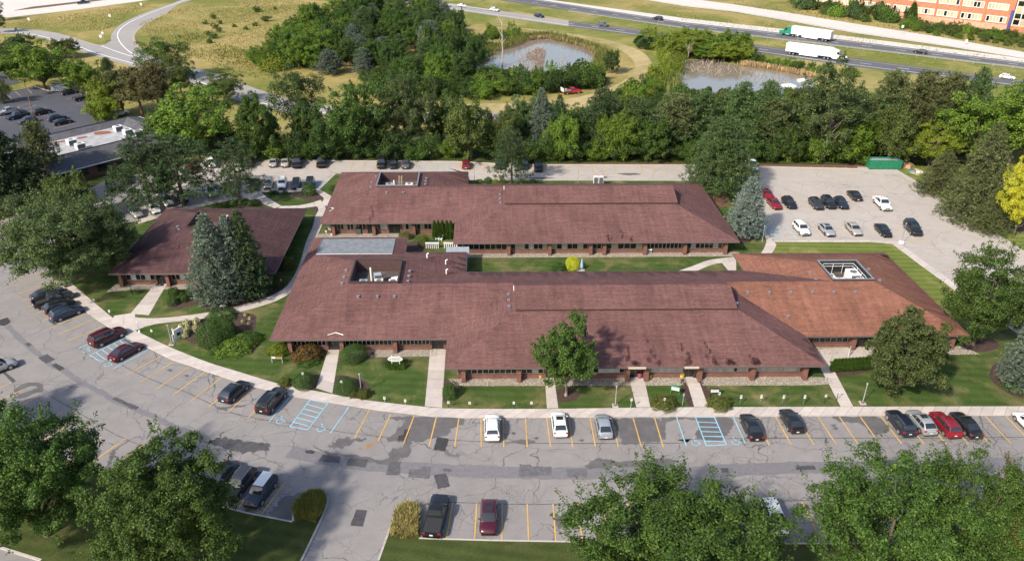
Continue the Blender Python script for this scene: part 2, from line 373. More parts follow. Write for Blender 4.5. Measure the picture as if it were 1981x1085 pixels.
# tree belt floor and planted strips
sheet('mulch_bed', [(380, 319), (420, 300), (700, 285), (1300, 285), (1700, 285), (1900, 300), (1780, 349), (1735, 329.5), (1463, 322.5), (1320, 319.5), (1000, 318.5), (880, 312.5), (660, 311), (480, 309)], -.02, 'lawn_shade_tint')
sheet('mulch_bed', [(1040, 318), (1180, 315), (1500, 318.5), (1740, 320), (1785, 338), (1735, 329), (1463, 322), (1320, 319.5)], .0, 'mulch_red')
sheet('lawn', [(1735, 330), (1760, 322), (2100, 330), (2400, 640), (2300, 690), (1981, 487), (1860, 410), (1790, 362)], .10, 'lawn_sun_tint')
sheet('ground_west', [(-300, 420), (0, 380), (60, 350), (200, 320), (300, 318), (400, 305), (480, 300), (480, 309.5), (400, 313), (300, 331), (200, 354), (130, 385), (60, 411), (0, 427), (-300, 520)], .06, 'lawn_shade_tint')
# kerbs
def kerb(px, wd=.16, z=.13, sm=0, mat='concrete_kerb'):
    pts = GP(px)
    if sm: pts = [tuple(p) for p in smooth_line(pts, sm)]
    mb = MB(); P_ = [Vector(p) for p in pts]
    for a, b_ in zip(P_, P_[1:]):
        d = (b_ - a).normalized(); n = Vector((-d.y, d.x)) * wd / 2; e = d * .02
        q = [a - n - e, b_ - n + e, b_ + n + e, a + n - e]
        mb.hexa([(p.x, p.y, -.05) for p in q] + [(p.x, p.y, z) for p in q])
    return struct('kerb', mb, mat)
kerb([(400, 313), (480, 309.5), (660, 311.5), (880, 313)], .2); kerb([(880, 313), (1000, 319), (1320, 320), (1463, 322.6), (1660, 327)], .2)
kerb([(1735, 330), (1790, 362), (1860, 410), (1981, 487), (2200, 630)], .22)
kerb([(-300, 520), (0, 427), (60, 411), (130, 385), (200, 354), (300, 331), (400, 313)], .2)
kerb([(0, 181), (67, 168), (80, 172), (95, 176)], .2)
# the campus: one raised lawn with walks laid on it
FRONT_O = [(92, 520), (105, 545), (168, 605), (213, 635), (241, 650), (290, 675), (330, 695), (403, 720), (478, 745), (565, 767), (642, 779), (732, 794), (828, 805), (900, 808.5), (1060, 808), (1320, 806), (1981, 803.5), (2250, 803)]
FRONT_I = [(131, 543), (216, 614), (241, 631), (265, 642), (330, 673), (400, 701), (461, 720), (538, 743), (608, 757), (673, 769), (722, 777), (822, 788), (880, 791.5), (1060, 792), (1320, 789), (1981, 787), (2250, 787)]
CAMPUS = FRONT_O + [(2250, 770), (2100, 715), (2000, 655), (1900, 590), (1800, 520), (1722, 467), (1500, 467), (1478, 455), (1462, 440), (1440, 405), (1412, 370), (1385, 353), (1300, 351), (908, 350), (905, 338), (650, 337), (640, 347), (620, 366), (560, 370), (490, 374), (422, 386), (366, 398), (265, 428), (220, 440), (150, 462), (105, 492)]
struct('lawn', MB().prism(GP(CAMPUS), -.05, LAWN_Z, 0, True, 1), ['lawn_green', 'concrete_kerb'])
# lawn with sunlight in its colour round the east wing, and the two lawns at the front of the lot
sheet('lawn', [(1500, 469), (1700, 470), (1722, 471), (1800, 524), (1900, 594), (1960, 635), (1900, 650), (1700, 560), (1480, 505), (1482, 480)], LAWN_Z + .004, 'lawn_sun_tint')
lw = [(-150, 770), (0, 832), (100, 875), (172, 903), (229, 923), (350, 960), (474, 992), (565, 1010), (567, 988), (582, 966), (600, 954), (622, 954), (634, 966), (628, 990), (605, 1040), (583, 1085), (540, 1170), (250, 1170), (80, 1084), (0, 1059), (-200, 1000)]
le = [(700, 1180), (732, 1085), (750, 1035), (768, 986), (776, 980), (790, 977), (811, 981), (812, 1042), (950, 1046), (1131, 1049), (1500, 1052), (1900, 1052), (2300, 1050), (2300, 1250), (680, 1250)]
struct('lawn', MB().prism(GP(lw), -.05, LAWN_Z), 'lawn_shade_tint'); struct('lawn', MB().prism(GP(le), -.05, LAWN_Z), 'lawn_shade_tint')
kerb([(-60, 806), (0, 832), (100, 875), (172, 903), (229, 923), (350, 960), (474, 992), (565, 1010)], .2, .14)
kerb([(567, 1008), (569, 988), (583, 966), (600, 954), (622, 954), (634, 966), (628, 990), (605, 1040), (583, 1085), (540, 1170)], .22, .14, 4)
kerb([(80, 1084), (0, 1059), (-120, 1024)], .25, .14)
kerb([(690, 1200), (732, 1085), (750, 1035), (768, 986), (776, 980), (790, 977), (811, 981)], .22, .14, 4)
kerb([(811, 1042), (950, 1046), (1131, 1049), (1500, 1052), (1900, 1052)], .2, .14)
# walks: a bed of joints with single concrete slabs on it
def walk(left, right, step=1.55, bed=True, gap=.05, sm=0, width_cut=1):
    A, C = GP(left), GP(right)
    if sm: A = smooth_line(A, sm); C = smooth_line(C, sm)
    la = sum((Vector(a) - Vector(b)).length for a, b in zip(A, A[1:])); n = max(1, round(la / step))
    def even(pl, n):
        pl = [Vector(p) for p in pl]; ds = [0]
        for a, b in zip(pl, pl[1:]): ds.append(ds[-1] + (b - a).length)
        out = []
        for k in range(n + 1):
            t = ds[-1] * k / n; j = max(i for i in range(len(ds)) if ds[i] <= t + 1e-6); j = min(j, len(pl) - 2)
            out.append(pl[j] + (pl[j + 1] - pl[j]) * ((t - ds[j]) / max(1e-6, ds[j + 1] - ds[j])))
        return out
    a, c = even(A, n), even(C, n)
    mb = MB()
    for i in range(n): mb.face([(*a[i], WALK_Z - .012), (*c[i], WALK_Z - .012), (*c[i + 1], WALK_Z - .012), (*a[i + 1], WALK_Z - .012)])
    w_ = struct('sidewalk', mb, 'joint')
    for i in range(n):
        d0 = (a[i + 1] - a[i]).normalized() * gap / 2; d1 = (c[i + 1] - c[i]).normalized() * gap / 2
        q = [a[i] + d0, c[i] + d1, c[i + 1] - d1, a[i + 1] - d0]
        ar = sum(q[k].x * q[(k + 1) % 4].y - q[(k + 1) % 4].x * q[k].y for k in range(4))
        if ar < 0: q = q[::-1]
        dz = random.uniform(-.004, .004)
        MB().hexa([(p.x, p.y, WALK_Z - .06) for p in q] + [(p.x, p.y, WALK_Z + dz) for p in q]).build('slab', 'concrete', w_)
    return w_
walk(FRONT_O[1:], FRONT_I, sm=4)
walk([(213, 630), (262, 641)], [(221, 612), (262, 606)], 3)                                 # crossing plaza
walk([(253, 608), (296, 556)], [(288, 611), (324, 549)], 2.6)                               # to the west building door
walk([(236, 612), (300, 617), (400, 606), (480, 588), (540, 566), (566, 540), (582, 505), (592, 470), (605, 440), (610, 420), (617, 405), (608, 398)], [(262, 641), (300, 628), (400, 616.5), (482, 600), (548, 577), (582, 545), (598, 505), (608, 470), (622, 440), (628, 420), (630, 402), (620, 392)], 1.5, sm=4)
walk([(612, 752), (637, 671)], [(643, 762), (658, 671)], 1.9); walk([(822, 787), (833, 671)], [(855, 790), (863, 671)], 1.9)
walk([(1058, 791), (1054, 731)], [(1080, 791), (1072, 731)], 2.4); walk([(1231, 789), (1216, 728)], [(1258, 789), (1245, 728)], 2.2)
walk([(1343, 788.5), (1325, 727)], [(1370, 788.5), (1348, 727)], 1.9); walk([(1626, 787.5), (1580, 700)], [(1650, 787.5), (1604, 700)], 2.0)
walk([(1578, 703), (1640, 696), (1668, 700)], [(1576, 678), (1640, 672), (1690, 676)], 2.2)
# rear walks
walk([(470, 385), (490, 371), (505, 373)], [(478, 397), (500, 392), (540, 402)], 2.5)
walk([(265, 428), (366, 399), (422, 387), (485, 374)], [(268, 434), (368, 406), (424, 393), (487, 382)], 2.0)
walk([(484, 376), (500, 373), (512, 380), (545, 400)], [(487, 384), (497, 386), (510, 396), (532, 404)], 1.6)
walk([(520, 371.5), (560, 370.5), (618, 366.5)], [(520, 374.5), (560, 373.5), (619, 370)], 1.8)
walk([(618, 367), (645, 383), (636, 400)], [(611, 372), (628, 385), (620, 398)], 1.8)
walk([(545, 400), (575, 399), (600, 395), (620, 388)], [(535, 405), (575, 405), (604, 402), (628, 397)], 1.8)
walk([(1463, 443), (1480, 459), (1482, 472), (1472, 492)], [(1456, 432), (1493, 464), (1502, 475), (1492, 492)], 1.6, sm=4)
walk([(1492, 466.5), (1690, 466), (1735, 468)], [(1492, 469.5), (1690, 469.5), (1733, 474)], 2.4)
walk([(1735, 468), (1800, 516), (1900, 588), (1981, 641)], [(1727, 474), (1788, 520), (1885, 590), (1966, 645)], 2.4)
walk([(1310, 526), (1340, 516), (1372, 504), (1424, 498)], [(1345, 527), (1362, 519), (1386, 511), (1424, 507)], 1.6, sm=3)
walk([(1396, 509), (1410, 526)], [(1424, 507), (1424, 524)], 1.6)
# mulch beds with rounded outlines
def bed(px, mat='mulch', z=.012): return struct('mulch_bed', MB().prism([tuple(p) for p in smooth_line(GP(px), 5, True)], 0, LAWN_Z + z, 0, False), mat)
bed([(347, 632), (362, 622), (400, 612), (440, 606), (480, 607), (496, 614), (494, 640), (500, 665), (490, 682), (460, 690), (420, 688), (390, 672), (355, 657), (342, 645)])
bed([(392, 597), (400, 584), (440, 570), (500, 560), (540, 552), (552, 560), (530, 575), (480, 590), (420, 602)])
bed([(324, 590), (335, 580), (372, 575), (392, 585), (360, 596), (335, 600)])
bed([(560, 693), (575, 688), (625, 690), (622, 700), (575, 702)]); bed([(657, 700), (665, 690), (720, 682), (726, 692), (690, 702), (660, 704)])
bed([(560, 750), (575, 728), (612, 720), (612, 748), (600, 757)]); bed([(645, 760), (650, 728), (700, 735), (716, 752), (712, 773), (680, 769)])
bed([(856, 775), (858, 738), (885, 740), (888, 760), (872, 774)]); bed([(1076, 778), (1074, 757), (1100, 750), (1122, 764), (1108, 776), (1085, 780)])
bed([(1316, 742), (1324, 736), (1342, 786), (1332, 787)], z=.02); bed([(1350, 738), (1356, 736), (1378, 770), (1366, 772)], z=.02)
bed([(1606, 726), (1608, 708), (1680, 700), (1690, 716), (1640, 728)]); bed([(1915, 720), (1940, 700), (2050, 705), (2080, 760), (1981, 772), (1925, 745)])
bed([(1860, 668), (1880, 655), (1925, 660), (1930, 675), (1890, 682)]); bed([(1418, 462), (1430, 448), (1455, 450), (1462, 460), (1440, 472), (1422, 470)])
bed([(1372, 385), (1380, 366), (1402, 372), (1412, 392), (1395, 402)], 'mulch_red')
bed([(507, 376), (520, 373), (612, 373), (636, 382), (600, 390), (560, 378)]); bed([(598, 398), (612, 394), (640, 396), (640, 410), (622, 415), (600, 407)])
bed([(425, 400), (440, 390), (480, 386), (512, 400), (450, 404)]); bed([(738, 700), (760, 690), (790, 696), (785, 712), (750, 714)], z=.015)
bed([(778, 480), (800, 468), (830, 470), (832, 482), (800, 490)])
bed([(1942, 438), (1960, 430), (1990, 434), (1990, 446), (1955, 447)], 'mulch_red')
# ================================================================== stall markings
PZ = .028
LAY = [0]
LEV = {'damp_fill': .004, 'damp_stain': .008, 'rust_stain': .0125, 'oil_spot': .0215, 'tar_patch': .018, 'tar_patch_old': .014}
def nz(m):
    LAY[0] += 1; return LEV[m] + (LAY[0] % 9) * .0004
def stall_line(a, b_, mat='paint_yellow', parent=None, wd=.15):
    return strip(MB(), GP([a, b_]), wd, LOT_Z + PZ + random.random() * .001).build('parking_line', mat, parent or lot)
FRONT_W = [((81.6, 526.6), (16.7, 543)), ((94, 536), (25, 555)), ((105, 546.6), (33.3, 568)), ((118, 558), (44, 581)), ((130, 570), (53, 594)), ((143, 582), (65, 608)), ((155, 594), (79, 621.6)), ((168, 606), (96.6, 635)), ((185, 617.5), (113, 647)), ((201.6, 630.5), (131.6, 660))]
FRONT_C = [((310, 690), (244, 726)), ((337, 699), (271.5, 740)), ((366, 710), (304, 752)), ((397, 719), (335, 764)), ((430, 729.5), (370, 775.5)), ((461, 740), (404, 787)), ((492, 749.6), (440.6, 798)), ((528, 758), (481, 808))]
FRONT_D = [((714.5, 793.5), (686, 847.5)), ((756.5, 799.5), (731.6, 852.7)), ((801, 804.5), (780.6, 858.7)), ((844, 807.5), (830, 863)), ((887.5, 810), (879.6, 863.8))]
FRONT_E = [((660 + a / 2.973, 809), (660 + b_ / 2.973, 864.6)) for a, b_ in ((804, 806), (932, 935), (1060, 1070), (1183, 1205), (1308, 1332), (1432, 1463), (1555, 1595), (1680, 1727), (1803, 1853))]
FRONT_F = [((1462, 806), (1488, 861)), ((1500, 805.5), (1530.5, 859.6)), ((1541, 806), (1574.5, 860)), ((1582, 805), (1618, 859.5)), ((1623.6, 806), (1660, 859)), ((1664, 805.8), (1702, 858.4)), ((1703.5, 804.6), (1744.5, 858.6)), ((1744, 805), (1787.6, 858.6)), ((1784, 805), (1830.6, 858.6)), ((1826, 805), (1873, 858.6)), ((1866, 805), (1914, 858)), ((1906, 805), (1956, 858)), ((1946, 805), (1998, 858)), ((1987, 805), (2040, 858))]
for row in (FRONT_W, FRONT_C, FRONT_D, FRONT_E, FRONT_F):
    for a, b_ in row: stall_line(a, b_)
BOTTOM_E = [((876, 970.6), (863.5, 1041)), ((922.4, 973), (918.3, 1042)), ((972, 974), (970.8, 1046)), ((1020, 975), (1023, 1047)), ((1070, 974.6), (1075.4, 1048)), ((1117.5, 974), (1127, 1049))] + [((1117.5 + 48.2 * k, 974 - k * .4), (1127 + 51.5 * k, 1049)) for k in range(1, 18)]
BOTTOM_W = [((22, 740), (-45, 770)), ((45, 753), (-22, 784)), ((74, 767), (8.4, 799)), ((94, 780.5), (22, 819)), ((120, 797), (50, 838)), ((146, 813), (78, 855)), ((170, 829), (112, 866)), ((197, 845), (148, 876.4)), ((243, 848), (180.6, 893)), ((277.5, 860.6), (207, 912.7)), ((313, 873), (245, 924)), ((349, 885), (285, 936)), ((386, 897), (326, 948)), ((424, 908), (370, 960)), ((462, 917), (416, 972)), ((505, 924), (462.5, 981)), ((551.6, 932.6), (504.5, 996))]
for row in (BOTTOM_E, BOTTOM_W):
    for a, b_ in row: stall_line(a, b_)
# the two-sided fans at the west edge of the photograph
for a, b_ in (((-30, 700), (-90, 722)), ((0, 749), (-60, 775)), ((15, 446), (-20, 455)), ((30, 420), (0, 430)), ((62, 420), (24, 430))): stall_line(a, b_)
REAR = []
for k in range(12):
    x = 660 + (68 + 69.4 * k) / 3.0015; dx = -4 + k * .28
    blue = k in (6, 7, 8)
    REAR.append(((x, 312.5 + k * .15), (x + dx, 329.5 + k * .3)))
    stall_line(*REAR[-1], 'paint_blue' if blue else 'paint_yellow', wd=.13)
REAR_W = []
for k in range(9):
    x = 452 + 23 * k; REAR_W.append(((x, 311), (x - 6 + k * .3, 327))); stall_line(*REAR_W[-1], wd=.13)
REAR_E = []
for k in range(13):
    x = 660 + (1108 + 69.2 * k) / 3.0015; REAR_E.append(((x, 319.5 + k * .06), (x + 1 + k * .45, 335.5))); stall_line(*REAR_E[-1], wd=.13)
for x0, x1 in ((490, 515), (545, 583), (615, 652), (677, 720), (747, 790), (812, 858), (880, 925), (943, 993)):
    stall_line((1320 + x0 / 3, 323), (1320 + x1 / 3, 338.5), 'paint_yellow_faded', lot_e, .13)
EAST_M = []
for T in (0, 130, 260, 390, 521, 655, 785, 915, 1048, 1180, 1310):
    EAST_M.append(((1440 + T / 5.503, 373.6), (1440 + (T + 195) / 5.503, 411))); stall_line(*EAST_M[-1], 'paint_yellow_faded', lot_e, .12)
for T in (740, 885, 1040, 1190, 1330, 1470, 1610): stall_line((1440 + T / 5.503, 439), (1440 + (T + 110) / 5.503, 460), 'paint_yellow_faded', lot_e, .12)
k0, k1 = (575, 395), (1340, 935)
for yy in (388, 425, 466, 503, 545, 585, 628, 670, 714, 763, 812, 862, 912, 965, 1020):
    xx = k0[0] + (yy - k0[1]) / (k1[1] - k0[1]) * (k1[0] - k0[0]) - 12
    stall_line((1660 + xx / 4.174, 260 + yy / 4.174), (1660 + (xx - 190) / 4.174, 260 + yy / 4.174), 'paint_yellow_faded', lot_e, .12)
for y, x0, x1 in ((481, 1778.5, 1831), (494.5, 1792, 1846), (508, 1810, 1860), (523, 1828, 1880)): stall_line((x0, y), (x1, y), 'paint_yellow_faded', lot_e, .12)
yb = [(1761, 462), (1810, 462.3), (1814, 469), (1761, 469)]                                # painted grid at the walk corner
for i in range(4): stall_line(yb[i], yb[(i + 1) % 4], 'paint_yellow_faded', lot_e, .12)
for t in (.12, .3, .45, .6, .75, .9): stall_line(lerp(yb[0], yb[1], t), lerp(yb[3], yb[2], t - .05), 'paint_yellow_faded', lot_e, .12)
for x in range(6): stall_line((6 + x * 21 - 40, 236 - x * 4.5), (28 + x * 21 - 40, 230 - x * 4.5), 'paint_yellow_faded', lot_w, .13)
for a, b_ in (((14, 212), (58, 200)), ((28, 219), (70, 204)), ((40, 226), (78, 211)), ((102, 249), (145, 240)), ((90, 235), (130, 227)), ((72, 226), (105, 221)), ((60, 210), (60, 210.5)), ((128, 193), (137, 191)), ((147, 202), (172, 197)), ((157, 206), (178, 201)), ((30, 178), (40, 186)), ((10, 182), (22, 190)), ((52, 172), (62, 181)), ((38, 246), (60, 240)), ((48, 253), (75, 247))):
    stall_line(a, b_, 'paint_yellow_faded', lot_w, .13)
# accessible stalls: blue hatch, blue lines and the wheelchair mark
def hatch(q, n, parent=None):
    for i in range(4): stall_line(q[i], q[(i + 1) % 4], 'paint_blue', parent)
    for k in range(1, n): stall_line(lerp(q[0], q[3], k / n), lerp(q[1], q[2], min(1, (k + .25) / n)), 'paint_blue', parent)
hatch([(600.4, 772.8), (634, 780.5), (595.4, 831), (561, 825.3)], 6); hatch([(1345.5, 807), (1382, 806.5), (1405.5, 860), (1366.4, 862)], 6)
hatch([(243.2, 653.3), (260, 662.4), (195.7, 700), (174, 687.4)], 6); hatch([(1476, 439), (1494.5, 438.5), (1512.7, 460), (1486, 460)], 6, lot_e)
hatch([(614, 349), (642, 349), (630, 364), (610, 364)], 6)
for a, b_ in (((225, 641), (151, 674)), ((289, 676), (220, 713)), ((562.7, 766), (519.7, 816.5)), ((675, 787), (639, 838)), ((1309, 807), (1327.6, 862.7)), ((1419, 807), (1442, 858))): stall_line(a, b_, 'paint_blue')
stall_line((1521, 439), (1540, 460), 'paint_blue', lot_e)
def wheelchair(px, py, k=1.0, parent=None, rot=0):
    c = G(px, py); mb = MB(); z = LOT_Z + PZ + .002
    T = lambda x, y: (c.x + k * (x * math.cos(rot) - y * math.sin(rot)), c.y + k * (x * math.sin(rot) + y * math.cos(rot)))
    arc = [T(.42 * math.cos(R(a)) - .05, .42 * math.sin(R(a)) - .2) for a in range(130, 380, 18)]
    strip(mb, arc, .11 * k, z); strip(mb, [T(-.05, .55), T(.0, .1), T(.38, .1), T(.55, -.35), T(.72, -.3)], .12 * k, z + .001)
    hd = [T(-.06 + .13 * math.cos(R(a)), .75 + .13 * math.sin(R(a))) for a in range(0, 360, 40)]
    mb.face([(*p, z) for p in hd]); strip(mb, [T(-.02, .32), T(.3, .32)], .1 * k, z + .002)
    return mb.build('wheelchair_symbol', 'paint_blue', parent or lot)
for p in ((543, 812.5), (621.6, 828), (1345, 855), (1422.7, 853.6), (168, 677), (210, 704)): wheelchair(*p)
wheelchair(1509, 441, 1.0, lot_e)
# ================================================================== tar patches, damp stains
def patch(px, mat='tar_patch', z=.004, rough_edge=.05, name='patch', sub=6):
    pts = [Vector(p) for p in GP(px)]; out = []
    for i, a in enumerate(pts):
        b_ = pts[(i + 1) % len(pts)]
        for k in range(sub):
            p = a + (b_ - a) * (k / sub); out.append((p.x + random.uniform(-1, 1) * rough_edge, p.y + random.uniform(-1, 1) * rough_edge))
    return MB().prism(out, 0, LOT_Z + nz(mat), 0, False).build(name, mat, lot)
def rect(cx, cy, w, h, sk=0): return [(cx - w + sk, cy - h), (cx + w + sk, cy - h), (cx + w - sk, cy + h), (cx - w - sk, cy + h)]
z5 = zr(560, 760, 5.826)
for q in ([(1665, 495), (1795, 515), (1755, 655), (1620, 640)], [(1300, 410), (1358, 415), (1315, 540), (1218, 530), (1230, 480), (1280, 470)], [(375, 690), (575, 715), (560, 790), (325, 768)], [(680, 730), (890, 748), (855, 838), (635, 815)], [(1625, 925), (1765, 898), (1808, 1055), (1672, 1078)], [(175, 650), (250, 640), (290, 665), (270, 685), (180, 678)]):
    patch([z5(*p) for p in q])
for q in ([(1130, 770), (1255, 772), (1245, 905), (1215, 928), (1090, 920)], [(1350, 860), (1490, 862), (1492, 828), (1588, 830), (1580, 965), (1335, 945)], [(1730, 850), (1800, 848), (1848, 875), (1795, 893), (1735, 880)]):
    patch([z5(*p) for p in q], 'tar_patch_old')
for q in ([(1025, 528), (1090, 530), (1095, 540), (1210, 542), (1214, 588), (1095, 600), (1022, 602)], [(1295, 556), (1412, 553), (1420, 603), (1302, 600)]): patch([Z8(*p) for p in q], 'tar_patch_old')
patch([Z8(*p) for p in ((85, 790), (152, 793), (125, 886), (52, 882))])
z6 = zr(0, 540, 6.003); z7 = zr(0, 690, 6.003)
for q in ([(0, 470), (85, 445), (125, 490), (100, 520), (40, 545), (-10, 530)], [(290, 750), (340, 735), (378, 762), (330, 785)], [(440, 915), (545, 870), (640, 930), (560, 970), (530, 980)], [(600, 1000), (650, 975), (755, 1035), (695, 1062)], [(555, 475), (610, 475), (665, 520), (630, 535)]): patch([z6(*p) for p in q])
for q in ([(1300, 490), (1345, 465), (1480, 530), (1620, 580), (1580, 615), (1520, 600)], [(20, 180), (60, 175), (190, 280), (150, 300)]): patch([z7(*p) for p in q])
patch([Z7(*p) for p in ((1215, 385), (1300, 375), (1440, 400), (1550, 415), (1540, 450), (1400, 465), (1290, 440), (1210, 405))], 'tar_patch', .004, .25, sub=8)
patch([Z9(*p) for p in ((645, 540), (760, 535), (770, 560), (660, 560))]); patch([Z9(*p) for p in ((220, 550), (262, 548), (268, 575), (228, 575))])
patch([Z7(*p) for p in ((1465, 570), (1548, 575), (1540, 605), (1450, 605))])
# repaved trench along the aisle
def trench(px, wd, mat='tar_patch_old', z=.003):
    pts = smooth_line(GP(px), 8); mb = MB(); a = []; c = []; jt = min(.12, wd * .2)
    for i, p in enumerate(pts):
        d = (pts[min(i + 1, len(pts) - 1)] - pts[max(i - 1, 0)]).normalized(); n = Vector((-d.y, d.x))
        a.append(p + n * (wd / 2 + random.uniform(-jt, jt))); c.append(p - n * (wd / 2 + random.uniform(-jt, jt)))
    mb.prism([tuple(p) for p in a] + [tuple(p) for p in c[::-1]], 0, nz(mat), 0, False); return mb.build('repaved_strip', mat, lot)
trench([z6(80, 540), z6(230, 690), z6(330, 770), z6(480, 900), z6(640, 1020), z7(760, 170), z7(900, 270), z7(1150, 400), z7(1320, 500), z7(1550, 600), z7(1780, 690), z7(1960, 780), Z7(1040, 325), Z7(1200, 385)], .8, 'damp_fill')
trench([z5(0, 660), z5(400, 740), z5(800, 800), z5(1200, 830), Z8(650, 565), Z8(1000, 575), Z8(1300, 580), Z8(1620, 575), Z9(0, 580), Z9(260, 562), Z9(640, 548), Z9(900, 545), Z9(1600, 530), Z9(1965, 520)], 2.0, 'damp_fill', .0025)
for pts in ([z7(1400, 90), z7(1560, 170), z7(1750, 260), z7(1981, 350), Z7(1060, 110), Z7(1300, 220), Z7(1450, 260), z5(0, 340), z5(250, 370), z5(600, 440), z5(1200, 510)], [Z8(560, 385), Z8(900, 402), Z8(1300, 408), Z8(1960, 405), Z9(0, 385), Z9(600, 378), Z9(1300, 378), Z9(1965, 372)], [Z8(620, 745), Z8(1000, 758), Z8(1400, 755), Z9(480, 740), Z9(900, 730)], [z7(520, 420), z7(900, 640), z7(1300, 880), z7(1650, 1030), Z7(1000, 480), Z7(1500, 640)]):
    trench(pts, .13, 'tar_patch_old', .0035)
# damp stains spreading from the kerb, with ragged outlines
def stain(px, mat='damp_stain', z=.002, amp=.35, name='stain'):
    pts = smooth_line(GP(px), 7, True); out = []
    for i, p in enumerate(pts):
        a = math.sin(i * 1.7) * .5 + math.sin(i * .61 + 2) * .5 + random.uniform(-.5, .5)
        d = pts[(i + 1) % len(pts)] - pts[i - 1]; n = Vector((-d.y, d.x)).normalized() if d.length else Vector((0, 0))
        out.append(tuple(p + n * a * amp))
    return MB().prism(out, 0, nz(mat), 0, False).build(name, mat, lot)
stain([z5(*p) for p in ((1060, 265), (1300, 265), (1420, 262), (1900, 285), (1981, 320), (1840, 400), (1760, 480), (1500, 540), (1380, 560), (1340, 700), (1120, 800), (940, 790), (700, 730), (480, 700), (330, 640), (280, 590), (400, 660), (700, 690), (1050, 750), (1150, 640), (1280, 600), (1280, 560), (1100, 530), (1180, 450), (1300, 320), (1200, 300))], amp=.2)
stain([z5(*p) for p in ((450, 600), (520, 540), (700, 500), (860, 530), (640, 590), (480, 630))])
stain([z5(*p) for p in ((790, 620), (900, 575), (965, 590), (900, 620), (820, 632))], 'rust_stain', .0032, .1); stain([z5(*p) for p in ((940, 520), (990, 500), (985, 540), (945, 545))], 'rust_stain', .0032, .08)
stain([Z8(*p) for p in ((1555, 270), (1680, 262), (1800, 262), (1860, 300), (1850, 380), (1760, 405), (1620, 405), (1590, 330))], amp=.25)
stain([Z8(*p) for p in ((1415, 545), (1460, 500), (1600, 505), (1900, 500), (1890, 545), (1600, 548))], amp=.3); stain([Z8(*p) for p in ((985, 395), (1060, 385), (1120, 400), (1050, 415))], amp=.15)
stain([Z8(*p) for p in ((1235, 815), (1290, 840), (1300, 885), (1240, 890))], amp=.15)
s9 = zr(1280, 780, 5.5)
stain([s9(*p) for p in ((0, 170), (60, 150), (340, 150), (700, 150), (760, 200), (740, 280), (680, 340), (640, 400), (450, 395), (360, 330), (400, 200), (250, 170), (60, 200), (40, 360), (0, 370))], amp=.15)
stain([Z9(*p) for p in ((860, 252), (1000, 255), (1130, 258), (1190, 330), (1100, 360), (1030, 300), (900, 280))], amp=.2)
stain([z7(*p) for p in ((170, 380), (280, 310), (480, 305), (490, 400), (380, 430), (280, 480), (180, 480), (220, 440), (380, 380), (440, 350), (330, 345), (210, 410))], amp=.1)
stain([Z7(*p) for p in ((1640, 720), (1740, 690), (1720, 760), (1660, 860), (1560, 830), (1580, 770))], amp=.25); stain([Z7(*p) for p in ((540, 460), (560, 445), (585, 450), (570, 475), (548, 478))], amp=.08)
for k in range(16):                                                                           # oil spots in the stalls
    a, b_ = random.choice(FRONT_C + FRONT_E + FRONT_F + BOTTOM_E[:6]); p = lerp(a, b_, random.uniform(.3, .9)); x, y = p[0] + 18, p[1]
    stain([(x - 5, y), (x, y - 2), (x + 6, y), (x + 1, y + 2.4)], 'oil_spot', .0022, .12)
z8 = zr(1440, 330, 5.503)
# ================================================================== buildings
def shingle(name, c1, c2, stain_amt=.0):
    m, nt, bs = nodes(name); bs.inputs['Roughness'].default_value = .95; bs.inputs['Specular IOR Level'].default_value = .15
    uvn = N(nt, 'ShaderNodeUVMap'); uv = uvn.outputs[0]
    mp = N(nt, 'ShaderNodeMapping'); mp.inputs['Scale'].default_value = (.9, 3.4, 1); L(nt, uv, mp.inputs[0])
    f = noise(nt, mp.outputs[0], 1.3, 4, .7); big = noise(nt, uv, .12, 4, .6)
    br = N(nt, 'ShaderNodeTexBrick'); br.inputs['Scale'].default_value = 1; br.inputs['Brick Width'].default_value = .33; br.inputs['Row Height'].default_value = .15
    br.inputs['Mortar Size'].default_value = .012; br.inputs['Color1'].default_value = (.72, .72, .72, 1); br.inputs['Color2'].default_value = (1.15, 1.15, 1.15, 1); br.inputs['Mortar'].default_value = (.35, .35, .35, 1); br.inputs['Bias'].default_value = .1
    L(nt, uv, br.inputs['Vector'])
    c = ramp(nt, f, [(.25, c1), (.75, c2)]); c = mixc(nt, .45, c, ramp(nt, big, [(.3, [q * .68 for q in c1]), (.7, [q * 1.22 for q in c2])]))
    ms = N(nt, 'ShaderNodeMapping'); ms.inputs['Scale'].default_value = (1.1, .10, 1); L(nt, uv, ms.inputs[0]); mc = N(nt, 'ShaderNodeMapping'); mc.inputs['Scale'].default_value = (.25, 2.6, 1); L(nt, uv, mc.inputs[0])
    c = mixc(nt, .55, c, mixc(nt, 1, c, ramp(nt, noise(nt, ms.outputs[0], 1.0, 4, .65), [(.3, (.62, .62, .64)), (.7, (1.25, 1.22, 1.2))]), 'MULTIPLY')); c = mixc(nt, .5, c, mixc(nt, 1, c, ramp(nt, noise(nt, mc.outputs[0], 1.0, 3, .6), [(.35, (.7, .7, .7)), (.65, (1.25, 1.25, 1.25))]), 'MULTIPLY'))
    c = mixc(nt, .75, c, mixc(nt, 1, c, br.outputs['Color'], 'MULTIPLY'))
    L(nt, c, bs.inputs['Base Color']); bump(nt, bs, br.outputs['Fac'], .35, .012); return m
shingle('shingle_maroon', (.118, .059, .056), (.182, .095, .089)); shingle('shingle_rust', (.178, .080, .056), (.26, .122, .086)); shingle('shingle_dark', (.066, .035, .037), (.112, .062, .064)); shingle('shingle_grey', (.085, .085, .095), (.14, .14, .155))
plain('algae', (.055, .022, .022), 1, var=.3, scale=2); plain('algae_rust', (.125, .042, .030), 1, var=.3, scale=2)
